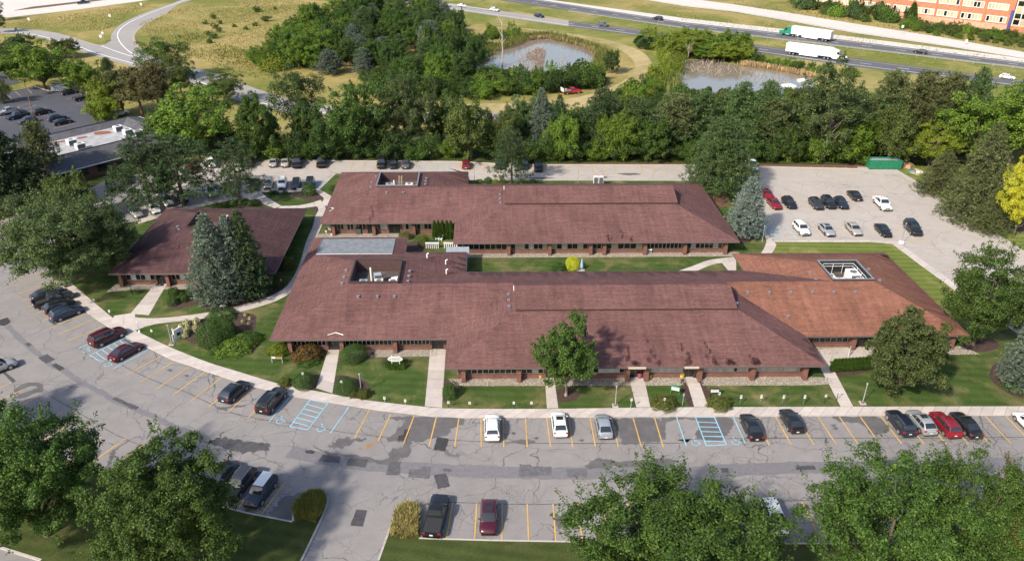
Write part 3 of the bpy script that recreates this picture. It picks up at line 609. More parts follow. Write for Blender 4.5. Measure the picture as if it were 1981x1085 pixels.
def brick_mat(name, c1, c2, mortar, w=.22, h=.075):
    m, nt, bs = nodes(name); bs.inputs['Roughness'].default_value = .9
    o = coords(nt, 'Object'); sp = N(nt, 'ShaderNodeSeparateXYZ'); L(nt, o, sp.inputs[0]); cb = N(nt, 'ShaderNodeCombineXYZ')
    L(nt, mth(nt, 'ADD', sp.outputs[0], sp.outputs[1]), cb.inputs[0]); L(nt, sp.outputs[2], cb.inputs[1])
    br = N(nt, 'ShaderNodeTexBrick'); br.inputs['Scale'].default_value = 1; br.inputs['Brick Width'].default_value = w; br.inputs['Row Height'].default_value = h; br.inputs['Mortar Size'].default_value = .01
    br.inputs['Color1'].default_value = rgb(c1); br.inputs['Color2'].default_value = rgb(c2); br.inputs['Mortar'].default_value = rgb(mortar); L(nt, cb.outputs[0], br.inputs['Vector'])
    f = noise(nt, o, 1.2, 4); L(nt, mixc(nt, .5, br.outputs['Color'], mixc(nt, 1, br.outputs['Color'], ramp(nt, f, [(.3, (.55, .55, .55)), (.7, (1.4, 1.4, 1.4))]), 'MULTIPLY')), bs.inputs['Base Color'])
    bump(nt, bs, br.outputs['Fac'], .4, .01); return m
brick_mat('brick', (.155, .060, .043), (.205, .085, .060), (.13, .09, .075)); brick_mat('brick_orange', (.40, .155, .08), (.46, .18, .095), (.39, .17, .105)); brick_mat('brick_dark', (.11, .05, .045), (.15, .065, .055), (.1, .07, .06))
brick_mat('brick_pink', (.52, .27, .18), (.56, .30, .21), (.5, .28, .2), .6, .3)
plain('glass_dark', (.012, .015, .018), .06, spec=.6, vary_obj=.4); plain('glass_blind', (.42, .42, .42), .25, var=.08, scale=2, vary_obj=.25); plain('glass_tan', (.42, .38, .26), .3, spec=.5, vary_obj=.15)
plain('frame_tan', (.46, .40, .31), .6); plain('frame_dark', (.05, .035, .03), .6); plain('frame_white', (.72, .71, .68), .5); plain('trim_brown', (.055, .032, .028), .6); plain('soffit', (.10, .07, .055), .8)
plain('gutter', (.12, .09, .085), .5); plain('metal_grey', (.34, .35, .37), .45, .6, var=.1); plain('metal_white', (.72, .72, .71), .45, var=.05); plain('metal_galv', (.50, .52, .54), .4, .5, var=.1)
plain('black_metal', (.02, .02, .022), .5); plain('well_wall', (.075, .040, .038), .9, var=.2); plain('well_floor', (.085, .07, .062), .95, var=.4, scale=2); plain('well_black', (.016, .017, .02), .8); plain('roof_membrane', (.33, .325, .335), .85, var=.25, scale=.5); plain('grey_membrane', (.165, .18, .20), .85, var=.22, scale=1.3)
plain('pipe_white', (.80, .80, .78), .4); plain('wood_pale', (.48, .38, .26), .8, var=.2); plain('leaf_litter', (.22, .08, .04), 1, var=.4, scale=6)
EAVE, PITCH = 3.0, .34
def plane_z(fn): return lambda u, v: EAVE + PITCH * fn(u, v)
def slope(mb, pts, dist, m, axis):                                # pts in plan; dist(u, v) = distance in from the eave; axis: eave runs along 'u' or 'v'
    P3 = [B(u, v, EAVE + PITCH * dist(u, v)) for u, v in pts]
    uv = [((u if axis == 'u' else v), dist(u, v) * 1.056) for u, v in pts]
    n = (P3[1] - P3[0]).cross(P3[2] - P3[0])
    if n.z < 0: P3.reverse(); uv.reverse()
    mb.face(P3, m, uv)
def fascia(mb, outline, m, h=.24, out=.04):
    n = len(outline); ar = sum(outline[i][0] * outline[(i + 1) % n][1] - outline[(i + 1) % n][0] * outline[i][1] for i in range(n))
    if ar < 0: outline = outline[::-1]
    for i in range(n):
        a, b_ = Vector(outline[i]), Vector(outline[(i + 1) % n]); d = (b_ - a).normalized(); nn = Vector((d.y, -d.x))
        q = [a, b_, b_ + nn * out, a + nn * out]
        T = lambda p, z: B(p.x, p.y, z)
        mb.hexa([T(q[3], EAVE - h), T(q[2], EAVE - h), T(q[1], EAVE - h), T(q[0], EAVE - h), T(q[3], EAVE + .01), T(q[2], EAVE + .01), T(q[1], EAVE + .012), T(q[0], EAVE + .012)], m)
def inset(outline, d):
    n = len(outline); ar = sum(outline[i][0] * outline[(i + 1) % n][1] - outline[(i + 1) % n][0] * outline[i][1] for i in range(n))
    o = outline if ar > 0 else outline[::-1]; out = []
    for i in range(n):
        a, b_, c = Vector(o[i - 1]), Vector(o[i]), Vector(o[(i + 1) % n])
        d1 = (b_ - a).normalized(); d2 = (c - b_).normalized(); n1 = Vector((-d1.y, d1.x)); n2 = Vector((-d2.y, d2.x))
        out.append(tuple(b_ + n1 * d + n2 * d))
    return out
WALL_IN = 1.6
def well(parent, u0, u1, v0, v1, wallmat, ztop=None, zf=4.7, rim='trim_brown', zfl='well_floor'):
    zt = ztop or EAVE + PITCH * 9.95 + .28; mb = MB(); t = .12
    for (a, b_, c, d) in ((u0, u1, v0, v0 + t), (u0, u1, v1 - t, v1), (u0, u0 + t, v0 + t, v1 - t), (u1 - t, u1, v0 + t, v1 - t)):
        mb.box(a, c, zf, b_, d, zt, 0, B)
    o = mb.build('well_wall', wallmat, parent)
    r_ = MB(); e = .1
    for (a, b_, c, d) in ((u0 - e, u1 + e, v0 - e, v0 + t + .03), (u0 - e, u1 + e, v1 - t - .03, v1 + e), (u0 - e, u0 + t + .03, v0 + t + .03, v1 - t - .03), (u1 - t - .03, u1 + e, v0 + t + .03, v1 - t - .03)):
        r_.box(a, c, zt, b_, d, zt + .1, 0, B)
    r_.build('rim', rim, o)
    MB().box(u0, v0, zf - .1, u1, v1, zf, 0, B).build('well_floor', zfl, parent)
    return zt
VENT = None
def vents(parent, pts, mat='metal_grey'):
    for p in pts:
        mb = MB(); q = B(*p); mb.box(q.x - .16, q.y - .16, q.z - .1, q.x + .16, q.y + .16, q.z + .18); mb.box(q.x - .22, q.y - .22, q.z + .18, q.x + .22, q.y + .22, q.z + .27)
        mb.build('vent', mat, parent)
def wall_piece(mb, u0, u1, v, z0, z1, n, t=.3, m=0):               # wall along u, outer face on v, n = -1 faces the camera
    mb.box(u0, min(v, v - n * t), z0, u1, max(v, v - n * t), z1, m, B)
def facade(bd, v, u0, u1, bands, piers, doors=(), frame='frame_tan', sill=.85, head=2.42, pier_out=.95):
    """front wall on line v facing the camera: bands = (ua, ub, panes, glass kinds), doors = (ua, ub)"""
    ops = sorted([(a, b_, 'w', n, g) for a, b_, n, g in bands] + [(a, b_, 'd', 2, 'glass_dark') for a, b_ in doors])
    mb = MB(); x = u0
    for a, b_, k, n, g in ops:
        if a > x: wall_piece(mb, x, a, v, .1, 2.76, -1)
        if k == 'w': wall_piece(mb, a, b_, v, .1, sill, -1)
        wall_piece(mb, a, b_, v, head, 2.76, -1, .28)
        x = b_
    if x < u1: wall_piece(mb, x, u1, v, .1, 2.76, -1)
    mb.build('brick_wall', 'brick', bd)
    for a, b_, k, n, g in ops:
        z0 = sill if k == 'w' else .12; fr = MB(); f = .09; dv = v + .12
        w_ = None
        fr.box(a, dv, z0, b_, dv + .1, z0 + f, 0, B); fr.box(a, dv, head - f, b_, dv + .1, head, 0, B)
        for i in range(n + 1):
            x0 = a + (b_ - a) * i / n; x0 = min(max(x0 - f / 2, a), b_ - f); fr.box(x0, dv, z0 + f, x0 + f, dv + .1, head - f, 0, B)
        w_ = fr.build('window' if k == 'w' else 'door', frame if k == 'w' else 'frame_dark', bd)
        if k == 'w': MB().box(a - .03, v - .05, sill - .06, b_ + .03, v - .002, sill, 0, B).build('sill', 'brick_dark', w_)
        for i in range(n):
            xa, xb = a + (b_ - a) * i / n + f / 2, a + (b_ - a) * (i + 1) / n - f / 2
            gm = g if isinstance(g, str) else g[i % len(g)]
            MB().box(xa, dv + .04, z0 + f, xb, dv + .07, head - f, 0, B).build('pane', gm, w_)
        if k == 'd': MB().box((a + b_) / 2 - .12, dv - .03, 1.0, (a + b_) / 2 - .09, dv, 1.35, 0, B).build('handle', 'metal_grey', w_)
    for p in piers:
        w = .28; q = [B(p - w, v - pier_out - .02, .1), B(p + w, v - pier_out - .02, .1), B(p + w, v - .004, .1), B(p - w, v - .004, .1), B(p - w, v - pier_out + .1, 2.76), B(p + w, v - pier_out + .1, 2.76), B(p + w, v - .004, 2.76), B(p - w, v - .004, 2.76)]
        MB().hexa(q).build('brick_pier', 'brick', bd)
def split_glass(n, seed, light, mid='glass_dark'):
    r_ = random.Random(seed); return [light if r_.random() < .5 else mid for _ in range(n)]
def plain_walls(bd, outline, skip=()):
    o = inset(outline, WALL_IN); mb = MB(); n = len(o)
    for i in range(n):
        if i in skip: continue
        a, b_ = Vector(o[i]), Vector(o[(i + 1) % n]); d = (b_ - a).normalized(); nn = Vector((-d.y, d.x)) * .3
        q = [a, b_, b_ + nn, a + nn]
        mb.hexa([B(p.x, p.y, .1) for p in q] + [B(p.x, p.y, 2.76) for p in q])
    mb.build('brick_wall', 'brick', bd)
def algae(roof, pts, dist, mat='algae'):
    mb = MB(); out = smooth_line(pts, 4, True); q = []
    for i, p in enumerate(out):
        u, v = p.x + random.uniform(-.15, .15), p.y + random.uniform(-.15, .15); q.append(B(u, v, EAVE + PITCH * dist(u, v) + .006))
    n = (q[1] - q[0]).cross(q[2] - q[0])
    mb.face(q); mb.build('algae_streak', mat, roof)

# ---- roof geometry shared by the two long buildings -----------------------------------------
def square_roof(mb, u0, u1, v0, v1, m, skip=(), run=9.95):
    w0, w1, w2, w3 = u0 + run, u1 - run, v0 + run, v1 - run
    F = {'f': ([(u0, v0), (u1, v0), (w1, w2), (w0, w2)], lambda u, v: v - v0, 'u'), 'r': ([(u1, v0), (u1, v1), (w1, w3), (w1, w2)], lambda u, v: u1 - u, 'v'),
         'b': ([(u1, v1), (u0, v1), (w0, w3), (w1, w3)], lambda u, v: v1 - v, 'u'), 'l': ([(u0, v1), (u0, v0), (w0, w2), (w0, w3)], lambda u, v: u - u0, 'v')}
    for k, (p, d, ax) in F.items():
        if k not in skip: slope(mb, p, d, m, ax)
    return w0, w1, w2, w3
def clerestory(roof, u0, u1, vc, half, zr_, drop=.34, mat='shingle_maroon'):
    mb = MB(); t = .2
    for sgn in (-1, 1):
        ve = vc + sgn * half; ze = zr_ - PITCH * half
        q = [B(u0, ve, ze), B(u1, ve, ze), B(u1, vc, zr_), B(u0, vc, zr_)]
        uvq = [(u0, 0), (u1, 0), (u1, half), (u0, half)]
        if sgn > 0: q.reverse(); uvq.reverse()
        mb.face(q, 0, uvq)
        mb.hexa([B(u0, min(ve, ve - sgn * .02), ze - t), B(u1, min(ve, ve - sgn * .02), ze - t), B(u1, max(ve, ve - sgn * .02), ze - t), B(u0, max(ve, ve - sgn * .02), ze - t), B(u0, min(ve, ve - sgn * .02), ze - .004), B(u1, min(ve, ve - sgn * .02), ze - .004), B(u1, max(ve, ve - sgn * .02), ze - .004), B(u0, max(ve, ve - sgn * .02), ze - .004)], 1)
        qq = [B(u0, ve - sgn * .03, ze - t), B(u1, ve - sgn * .03, ze - t), B(u1, vc, zr_ - t), B(u0, vc, zr_ - t)]
        mb.face(qq if sgn > 0 else qq[::-1], 1)
    for u in (u0, u1):
        for sgn in (-1, 1):
            ve = vc + sgn * half; ze = zr_ - PITCH * half
            mb.face([B(u, ve, ze - t), B(u, vc, zr_ - t), B(u, vc, zr_), B(u, ve, ze)], 1)
    o = mb.build('raised_roof', [mat, 'trim_brown'], roof)
    wl = MB()                                                     # clerestory side and gable walls below it
    for sgn in (-1, 1):
        ve = vc + sgn * (half - .45); ze = zr_ - PITCH * half
        wl.box(u0 + .35, min(ve, ve - sgn * .1), ze - .75, u1 - .35, max(ve, ve - sgn * .1), ze - .02, 0, B)
    for u in (u0 + .3, u1 - .3):
        wl.face([B(u, vc - half + .4, zr_ - PITCH * half - .9), B(u, vc + half - .4, zr_ - PITCH * half - .9), B(u, vc + half - .4, zr_ - PITCH * half), B(u, vc, zr_ - t - .02), B(u, vc - half + .4, zr_ - PITCH * half)])
    wl.build('clerestory_wall', 'well_wall', roof)
    mb = MB(); mb.tube([B(u0 - .03, vc - .9, zr_ - .36), B(u0 - .03, vc - .05, zr_ + .0)], .06, 5); mb.build('flashing', 'metal_white', roof)
    return o
def diverter(roof, u, v, dist, w=1.1, along='u', d=.4):
    pts = [(u - w, v), (u, v + d), (u + w, v)] if along == 'u' else [(u, v - w), (u + d, v), (u, v + w)]
    MB().tube([B(a, c, EAVE + PITCH * dist(a, c) + .05) for a, c in pts], .06, 4).build('rain_diverter', 'metal_white', roof)

# ================= front building (west square, link, middle hall, east square)
OUT1 = [(-34.2, -8.3), (-9.4, -8.3), (-9.4, -15.5), (41.1, -15.5), (41.1, -8.3), (64.3, -8.3), (64.3, 17.8), (38.3, 17.8), (38.3, 11.6), (-7, 11.6), (-7, 18.9), (-17.5, 18.9), (-17.5, 24.9), (-34.2, 24.9)]
b1 = tag(empty('office_building', B(15, 0, 0)), 'long single-storey brick office with maroon hip roof and rust-red east wing, nearest the front lot', 'building')
rf = MB(); vr = 1.65
slope(rf, [(-34.2, -8.3), (-9.4, -8.3), (.55, vr), (-24.25, vr)], lambda u, v: v + 8.3, 0, 'u')
slope(rf, [(-9.4, -15.5), (-9.4, -8.3), (.55, vr), (.55, -5.55)], lambda u, v: u + 9.4, 0, 'v')
slope(rf, [(-9.4, -15.5), (41.1, -15.5), (31.15, -5.55), (31.15, -1.95), (.55, -1.95), (.55, -5.55)], lambda u, v: v + 15.5, 0, 'u')
slope(rf, [(41.1, -15.5), (41.1, -8.3), (31.15, vr), (31.15, -5.55)], lambda u, v: 41.1 - u, 0, 'v')
slope(rf, [(41.1, -8.3), (64.3, -8.3), (54.35, vr), (31.15, vr)], lambda u, v: v + 8.3, 1, 'u')
slope(rf, [(64.3, -8.3), (64.3, 17.8), (54.35, 7.85), (54.35, vr)], lambda u, v: 64.3 - u, 1, 'v')
slope(rf, [(64.3, 17.8), (38.3, 17.8), (48.25, 7.85), (54.35, 7.85)], lambda u, v: 17.8 - v, 1, 'u')
slope(rf, [(38.3, 17.8), (38.3, 11.6), (48.25, vr), (48.25, 7.85)], lambda u, v: u - 38.3, 1, 'v')
slope(rf, [(-7, 11.6), (-16.95, vr), (.55, vr), (.55, -1.95), (31.15, -1.95), (31.15, vr), (48.25, vr), (38.3, 11.6)], lambda u, v: 11.6 - v, 0, 'u')
slope(rf, [(-7, 18.9), (-7, 11.6), (-16.95, vr), (-16.95, 8.95)], lambda u, v: -7 - u, 0, 'v')
slope(rf, [(-7, 18.9), (-16.95, 8.95), (-24.25, 8.95), (-32.2, 16.9), (-17.5, 16.9), (-17.5, 18.9)], lambda u, v: 18.9 - v, 0, 'u')
slope(rf, [(-34.2, 24.9), (-34.2, -8.3), (-24.25, vr), (-24.25, 8.95), (-32.2, 16.9), (-32.2, 22.9)], lambda u, v: u + 34.2, 0, 'v')
slope(rf, [(-34.2, 24.9), (-32.2, 22.9), (-19.5, 22.9), (-17.5, 24.9)], lambda u, v: 24.9 - v, 0, 'u')
slope(rf, [(-17.5, 24.9), (-19.5, 22.9), (-19.5, 16.9), (-17.5, 16.9)], lambda u, v: -17.5 - u, 0, 'v')
for u in (.55, 31.15): rf.face([B(u, -5.55, 6.38), B(u, vr, 6.38), B(u, -1.95, 7.6)], 2)
roof1 = rf.build('roof', ['shingle_maroon', 'shingle_rust', 'well_wall'], b1)
MB().prism([tuple(B(*p))[:2] for p in ((-32.2, 16.9), (-19.5, 16.9), (-19.5, 22.9), (-32.2, 22.9))], 3.6, 3.70).build('flat_roof', 'grey_membrane', roof1)
ed = MB()
for a, b_ in (((-32.2, 16.9), (-32.2, 22.9)), ((-19.5, 16.9), (-19.5, 22.9)), ((-32.2, 16.9), (-19.5, 16.9))): ed.tube([B(*a, 3.72), B(*b_, 3.72)], .07, 4)
ed.build('edge_trim', 'metal_grey', roof1)
fm = MB(); fascia(fm, OUT1, 0); fm.build('fascia', 'gutter', b1)
MB().face([B(u, v, EAVE - .2) for u, v in OUT1[::-1]]).build('soffit', 'soffit', b1)
clerestory(roof1, .2, 31.5, -1.95, 4.35, 7.95)
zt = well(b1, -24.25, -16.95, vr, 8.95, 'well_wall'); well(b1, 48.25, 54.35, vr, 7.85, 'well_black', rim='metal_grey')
fz = lambda v: EAVE + PITCH * (v + 8.3)
vents(roof1, [(u, v, EAVE + PITCH * (v + 8.3)) for u, v in ((-22.6, -.9), (-19.8, -.9), (-17.3, -.9), (34.8, -.6), (38, -.6), (41.2, -.6), (44.4, -.6), (47.6, -.6), (50.8, -.6), (39.5, -5.0))] + [(u, v, EAVE + PITCH * (u + 34.2)) for u, v in ((-25.4, 2.3), (-25.4, 4.3), (-25.4, 6.4))] + [(-15.6, v, EAVE + PITCH * 8.6) for v in (3, 4.6, 6.2)] + [(-.6, v, EAVE + PITCH * 8.8) for v in (-4.8, -3.0, -1.4)] + [(46.3, v, EAVE + PITCH * 8) for v in (3.0, 5.4)] + [(42, 3.2, EAVE + PITCH * 3.7), (55.6, 2.2, 6.0), (55.5, 5.8, 6.0), (31.9, -4.6, EAVE + PITCH * 9.2)])
for u, v in ((-13.3, 12.5), (-10.3, 12.2), (-10.1, 9.0)):
    z = EAVE + PITCH * min(18.9 - v, -7 - u); q = B(u, v, z); MB().tube([(q.x, q.y, z - .1), (q.x, q.y, z + .75), (q.x + .12, q.y, z + .85), (q.x + .28, q.y, z + .8)], .1, 8).build('vent_pipe', 'pipe_white', roof1)
for u, v, d in ((u_at(648, -8.0, 3.2), -7.6, lambda u, v: v + 8.3),): diverter(roof1, u, v, d)
plain_walls(b1, OUT1, skip=(0, 2, 4))
va, vb = -8.3 + WALL_IN, -15.5 + WALL_IN
X = lambda px, v=vb: u_at(px, v)
sg = split_glass
def band(pa, pb, n, g, v): return (u_at(pa, v), u_at(pb, v), n, g)
facade(b1, va, -32.6, -7.9, [band(566, 630, 8, 'glass_dark', va), band(667, 758, 11, 'glass_dark', va), band(771, 831, 8, 'glass_dark', va)], [u_at(563, va), u_at(662.5, va), u_at(765, va)], [(u_at(634, va), u_at(659, va)), (u_at(835, va), u_at(858, va))])
blind = 'glass_blind'
facade(b1, vb, -7.8, 39.5, [band(884, 893, 1, blind, vb), band(901, 1000, 9, 'glass_dark', vb), band(1008, 1052, 4, ['glass_dark', 'glass_dark', blind], vb), band(1078, 1124, 5, blind, vb), band(1128, 1209, 8, [blind, blind, 'glass_dark', blind, blind], vb), band(1254, 1322, 9, blind, vb), band(1356, 1449, 13, [blind] * 9 + ['glass_dark'], vb), band(1459, 1549, 12, blind, vb)],
       [u_at(p, vb) for p in (896.5, 1003.5, 1212.5, 1249, 1352, 1454, 1555)], [(u_at(1056, vb), u_at(1072, vb)), (u_at(1216, vb), u_at(1246, vb)), (u_at(1325, vb), u_at(1344, vb))])
facade(b1, va, 39.6, 62.7, [band(1575, 1642, 6, 'glass_dark', va), band(1700, 1790, 7, 'glass_dark', va), band(1800, 1830, 3, ['glass_dark', blind], va)], [u_at(p, va) for p in (1648, 1838)], [(u_at(1655, va), u_at(1688, va))])
for pa, pb in ((1214, 1248), (1322, 1350)): MB().box(u_at(pa, -15.6), -15.75, 2.82, u_at(pb, -15.6), -15.56, 3.06, 0, B).build('entry_header', 'frame_tan', b1)
# algae streaks on the shingles along the eaves
fd, rd = (lambda u, v: v + 15.5), (lambda u, v: 11.6 - v)
for px, w, h in ((1225, .9, 3.6), (1268, 1.1, 5.2), (1333, .7, 4.4), (1378, 1.3, 4.8), (1463, .8, 1.6), (1416, .5, 1.2)):
    u = u_at(px, -15, 3.2)
    for k in range(7):
        t = (k / 6) ** 1.6; uu = u + random.uniform(-w, w) * (1 - t * .6) * .8 - t * .4; vv = -15.2 + h * t * .7; s_ = random.uniform(.2, .5) * (1 - t * .6)
        algae(roof1, [(uu - s_, vv + .1), (uu - s_ * .4, vv - .2), (uu + s_ * .7, vv - .1), (uu + s_, vv + .25), (uu + s_ * .2, vv + random.uniform(.3, .8))], fd)
def back_streaks(roof, u0, u1, ve, depth, dist, mat, seed):
    r_ = random.Random(seed); u = u0
    while u < u1:
        w = r_.uniform(.7, 2.6); h = depth * r_.uniform(.45, 1)
        algae(roof, [(u, ve - .06), (u + w * .5, ve - .05), (u + w, ve - .06), (u + w * .9, ve - h * .7), (u + w * .6, ve - h), (u + w * .35, ve - h * .75), (u + w * .1, ve - h * .5)], dist, mat); u += w + r_.uniform(-.2, 1.3)
back_streaks(roof1, -6.5, 37, 11.6, 5.8, rd, 'algae', 3); back_streaks(roof1, 41, 62, 17.8, 4.6, lambda u, v: 17.8 - v, 'algae_rust', 4); back_streaks(roof1, -17, -9, 18.9, 2.5, lambda u, v: 18.9 - v, 'algae', 6)
def side_streaks(roof, ue, v0, v1, depth, dist, mat, seed, sg_=1):
    r_ = random.Random(seed); v = v0
    while v < v1:
        w = r_.uniform(.6, 1.8); h = depth * r_.uniform(.3, 1)
        algae(roof, [(ue - sg_ * .06, v), (ue - sg_ * .05, v + w * .5), (ue - sg_ * .06, v + w), (ue - sg_ * h * .6, v + w * .8), (ue - sg_ * h, v + w * .5), (ue - sg_ * h * .55, v + w * .25)], dist, mat); v += w + r_.uniform(-.1, 1.2)
side_streaks(roof1, 64.3, -4, 14, 5.5, lambda u, v: 64.3 - u, 'algae_rust', 5); side_streaks(roof1, 41.1, -14, -9, 3.6, lambda u, v: 41.1 - u, 'algae', 9)
side_streaks(roof1, -7, 11.4, 16.5, 4.0, lambda u, v: -7 - u, 'algae', 10)

# ================= rear building (west square, link, hall)
OUT2 = [(-34.3, 31.1), (-9.4, 31.1), (-9.4, 22.4), (40.9, 22.4), (40.9, 50.3), (-7.2, 50.3), (-7.2, 57.7), (-34.3, 57.7)]
b2 = tag(empty('office_building', B(5, 40, 0)), 'second long brick office with maroon hip roof behind the courtyard lawn', 'building')
rf = MB(); r2 = 9.6; vr2 = 31.1 + r2
slope(rf, [(-34.3, 31.1), (-9.4, 31.1), (.2, vr2), (-24.7, vr2)], lambda u, v: v - 31.1, 0, 'u')
slope(rf, [(-9.4, 22.4), (-9.4, 31.1), (.2, vr2), (.2, 32.0)], lambda u, v: u + 9.4, 0, 'v')
vc2 = (22.4 + 50.3) / 2
slope(rf, [(-9.4, 22.4), (40.9, 22.4), (31.3, 32.0), (31.3, vc2), (.2, vc2), (.2, 32.0)], lambda u, v: v - 22.4, 0, 'u')
slope(rf, [(40.9, 22.4), (40.9, 50.3), (31.3, 40.7), (31.3, 32.0)], lambda u, v: 40.9 - u, 0, 'v')
slope(rf, [(40.9, 50.3), (-7.2, 50.3), (-16.8, vr2), (.2, vr2), (.2, vc2), (31.3, vc2), (31.3, 40.7)], lambda u, v: 50.3 - v, 0, 'u')
slope(rf, [(-7.2, 57.7), (-7.2, 50.3), (-16.8, vr2), (-16.8, 48.1)], lambda u, v: -7.2 - u, 0, 'v')
slope(rf, [(-7.2, 57.7), (-34.3, 57.7), (-24.7, 48.1), (-16.8, 48.1)], lambda u, v: 57.7 - v, 0, 'u')
slope(rf, [(-34.3, 57.7), (-34.3, 31.1), (-24.7, vr2), (-24.7, 48.1)], lambda u, v: u + 34.3, 0, 'v')
for u in (.2, 31.3): rf.face([B(u, 32.0, 6.26), B(u, 40.7, 6.26), B(u, vc2, EAVE + PITCH * 13.95)], 1)
roof2 = rf.build('roof', ['shingle_maroon', 'well_wall'], b2)
fm = MB(); fascia(fm, OUT2, 0); fm.build('fascia', 'gutter', b2); MB().face([B(u, v, EAVE - .2) for u, v in OUT2[::-1]]).build('soffit', 'soffit', b2)
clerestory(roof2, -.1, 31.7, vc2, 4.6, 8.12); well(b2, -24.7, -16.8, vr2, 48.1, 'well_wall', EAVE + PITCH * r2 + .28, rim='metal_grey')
vents(roof2, [(u, v, EAVE + PITCH * (v - 31.1)) for u, v in ((-22.6, 39.0), (-19.4, 39.0))] + [(u, v, EAVE + PITCH * (u + 34.3)) for u, v in ((-25.9, 41.5), (-26, 44), (-25.5, 46.8))] + [(-15.4, v, EAVE + PITCH * 8.2) for v in (43.0, 44.5, 46.2)] + [(-.9, v, EAVE + PITCH * 8.5) for v in (33.2, 35.2, 37.4)])
diverter(roof2, -33.2, 36.5, lambda u, v: u + 34.3, .9, 'v', .7)
plain_walls(b2, OUT2, skip=(0, 2))
vd, ve_ = 31.1 + WALL_IN, 22.4 + WALL_IN
facade(b2, vd, -32.7, -7.9, [band(634, 641, 1, blind, vd), band(652, 690, 6, ['glass_dark', 'glass_dark', 'glass_tan'], vd), band(694, 708, 2, 'glass_dark', vd), band(729, 750, 3, ['glass_dark', blind, blind], vd), band(778, 797, 3, ['glass_tan', 'glass_dark'], vd), band(806, 842, 5, ['glass_dark', 'glass_tan', 'glass_dark'], vd), band(846, 873, 3, 'glass_dark', vd)], [u_at(p, vd) for p in (646, 724, 801)], [(u_at(711, vd), u_at(720, vd)), (u_at(752, vd), u_at(774, vd))])
facade(b2, ve_, -7.8, 39.3, [band(884, 981, 9, 'glass_dark', ve_), band(988, 1059, 8, ['glass_dark', 'glass_tan', 'glass_tan', 'glass_dark', blind, 'glass_dark'], ve_), band(1067, 1138, 7, ['glass_tan', 'glass_dark', 'glass_tan', 'glass_dark', 'glass_dark'], ve_), band(1146, 1164, 2, 'glass_dark', ve_), band(1172, 1243, 6, ['glass_dark', 'glass_tan', 'glass_dark', 'glass_dark'], ve_), band(1251, 1320, 9, 'glass_dark', ve_), band(1329, 1398, 8, ['glass_dark', blind, 'glass_dark', 'glass_dark', 'glass_dark'], ve_)], [u_at(p, ve_) for p in (984, 1063, 1142, 1168.5, 1247, 1324, 1402)])
for px, w, h in ((718, .7, 3.6), (1214, 1.3, 2.2), (1180, .7, 1.2)):
    v0 = 31.3 if px < 800 else 22.6; dd = (lambda u, v: v - 31.1) if px < 800 else (lambda u, v: v - 22.4); u = u_at(px, v0, 3.2)
    for k in range(6):
        t = k / 5; uu = u + random.uniform(-w, w) * .7; vv = v0 + h * t; s_ = random.uniform(.1, .35); algae(roof2, [(uu - s_, vv), (uu, vv - .2), (uu + s_ * .6, vv + .1), (uu + s_ * .3, vv + random.uniform(.4, 1.0))], dd)
side_streaks(roof2, -7.2, 50.5, 56.5, 5.5, lambda u, v: -7.2 - u, 'algae', 12); back_streaks(roof2, -5, 30, 50.3, 3.5, lambda u, v: 50.3 - v, 'algae', 13)

# ================= west building: a single square under a hip roof
OUT3 = [(-65.0, 11.7), (-38.0, 11.7), (-38.0, 38.2), (-65.0, 38.2)]
b3 = tag(empty('office_building', B(-51.5, 25, 0)), 'square brick office with maroon hip roof, coloured darker for tree shade and stains, behind two tall spruces', 'building')
rf = MB(); W3 = square_roof(rf, -65, -38, 11.7, 38.2, 0); roof3 = rf.build('roof', 'shingle_dark', b3)  # darker shingle: tree shade and algae stains both put into the colour
fm = MB(); fascia(fm, OUT3, 0); fm.build('fascia', 'gutter', b3); MB().face([B(u, v, EAVE - .2) for u, v in OUT3[::-1]]).build('soffit', 'soffit', b3)
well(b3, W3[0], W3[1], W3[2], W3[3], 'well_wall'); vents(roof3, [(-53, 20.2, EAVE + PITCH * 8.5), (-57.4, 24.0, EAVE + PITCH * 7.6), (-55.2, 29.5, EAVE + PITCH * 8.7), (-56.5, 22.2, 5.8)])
plain_walls(b3, OUT3, skip=(0,)); vf = 11.7 + WALL_IN
facade(b3, vf, -63.4, -39.6, [band(243, 299, 6, ['glass_dark', blind, 'glass_dark'], vf), band(331, 372, 5, ['glass_dark', 'glass_dark', blind], vf), band(392, 470, 9, 'glass_dark', vf), band(482, 515, 4, 'glass_dark', vf)], [u_at(p, vf) for p in (237, 327, 386, 476)], [(u_at(302, vf), u_at(322, vf))])
side_streaks(roof3, -38, 22, 34, 4.5, lambda u, v: -38 - u, 'algae', 21); back_streaks(roof3, -62, -40, 38.2, 3, lambda u, v: 38.2 - v, 'algae', 22)
for k in range(10):
    u = random.uniform(-58, -47); v = random.uniform(12.3, 19); algae(roof3, [(u - .1, v), (u, v - .3), (u + .12, v), (u + .03, v + random.uniform(.4, 1.2))], lambda u, v: v - 11.7)
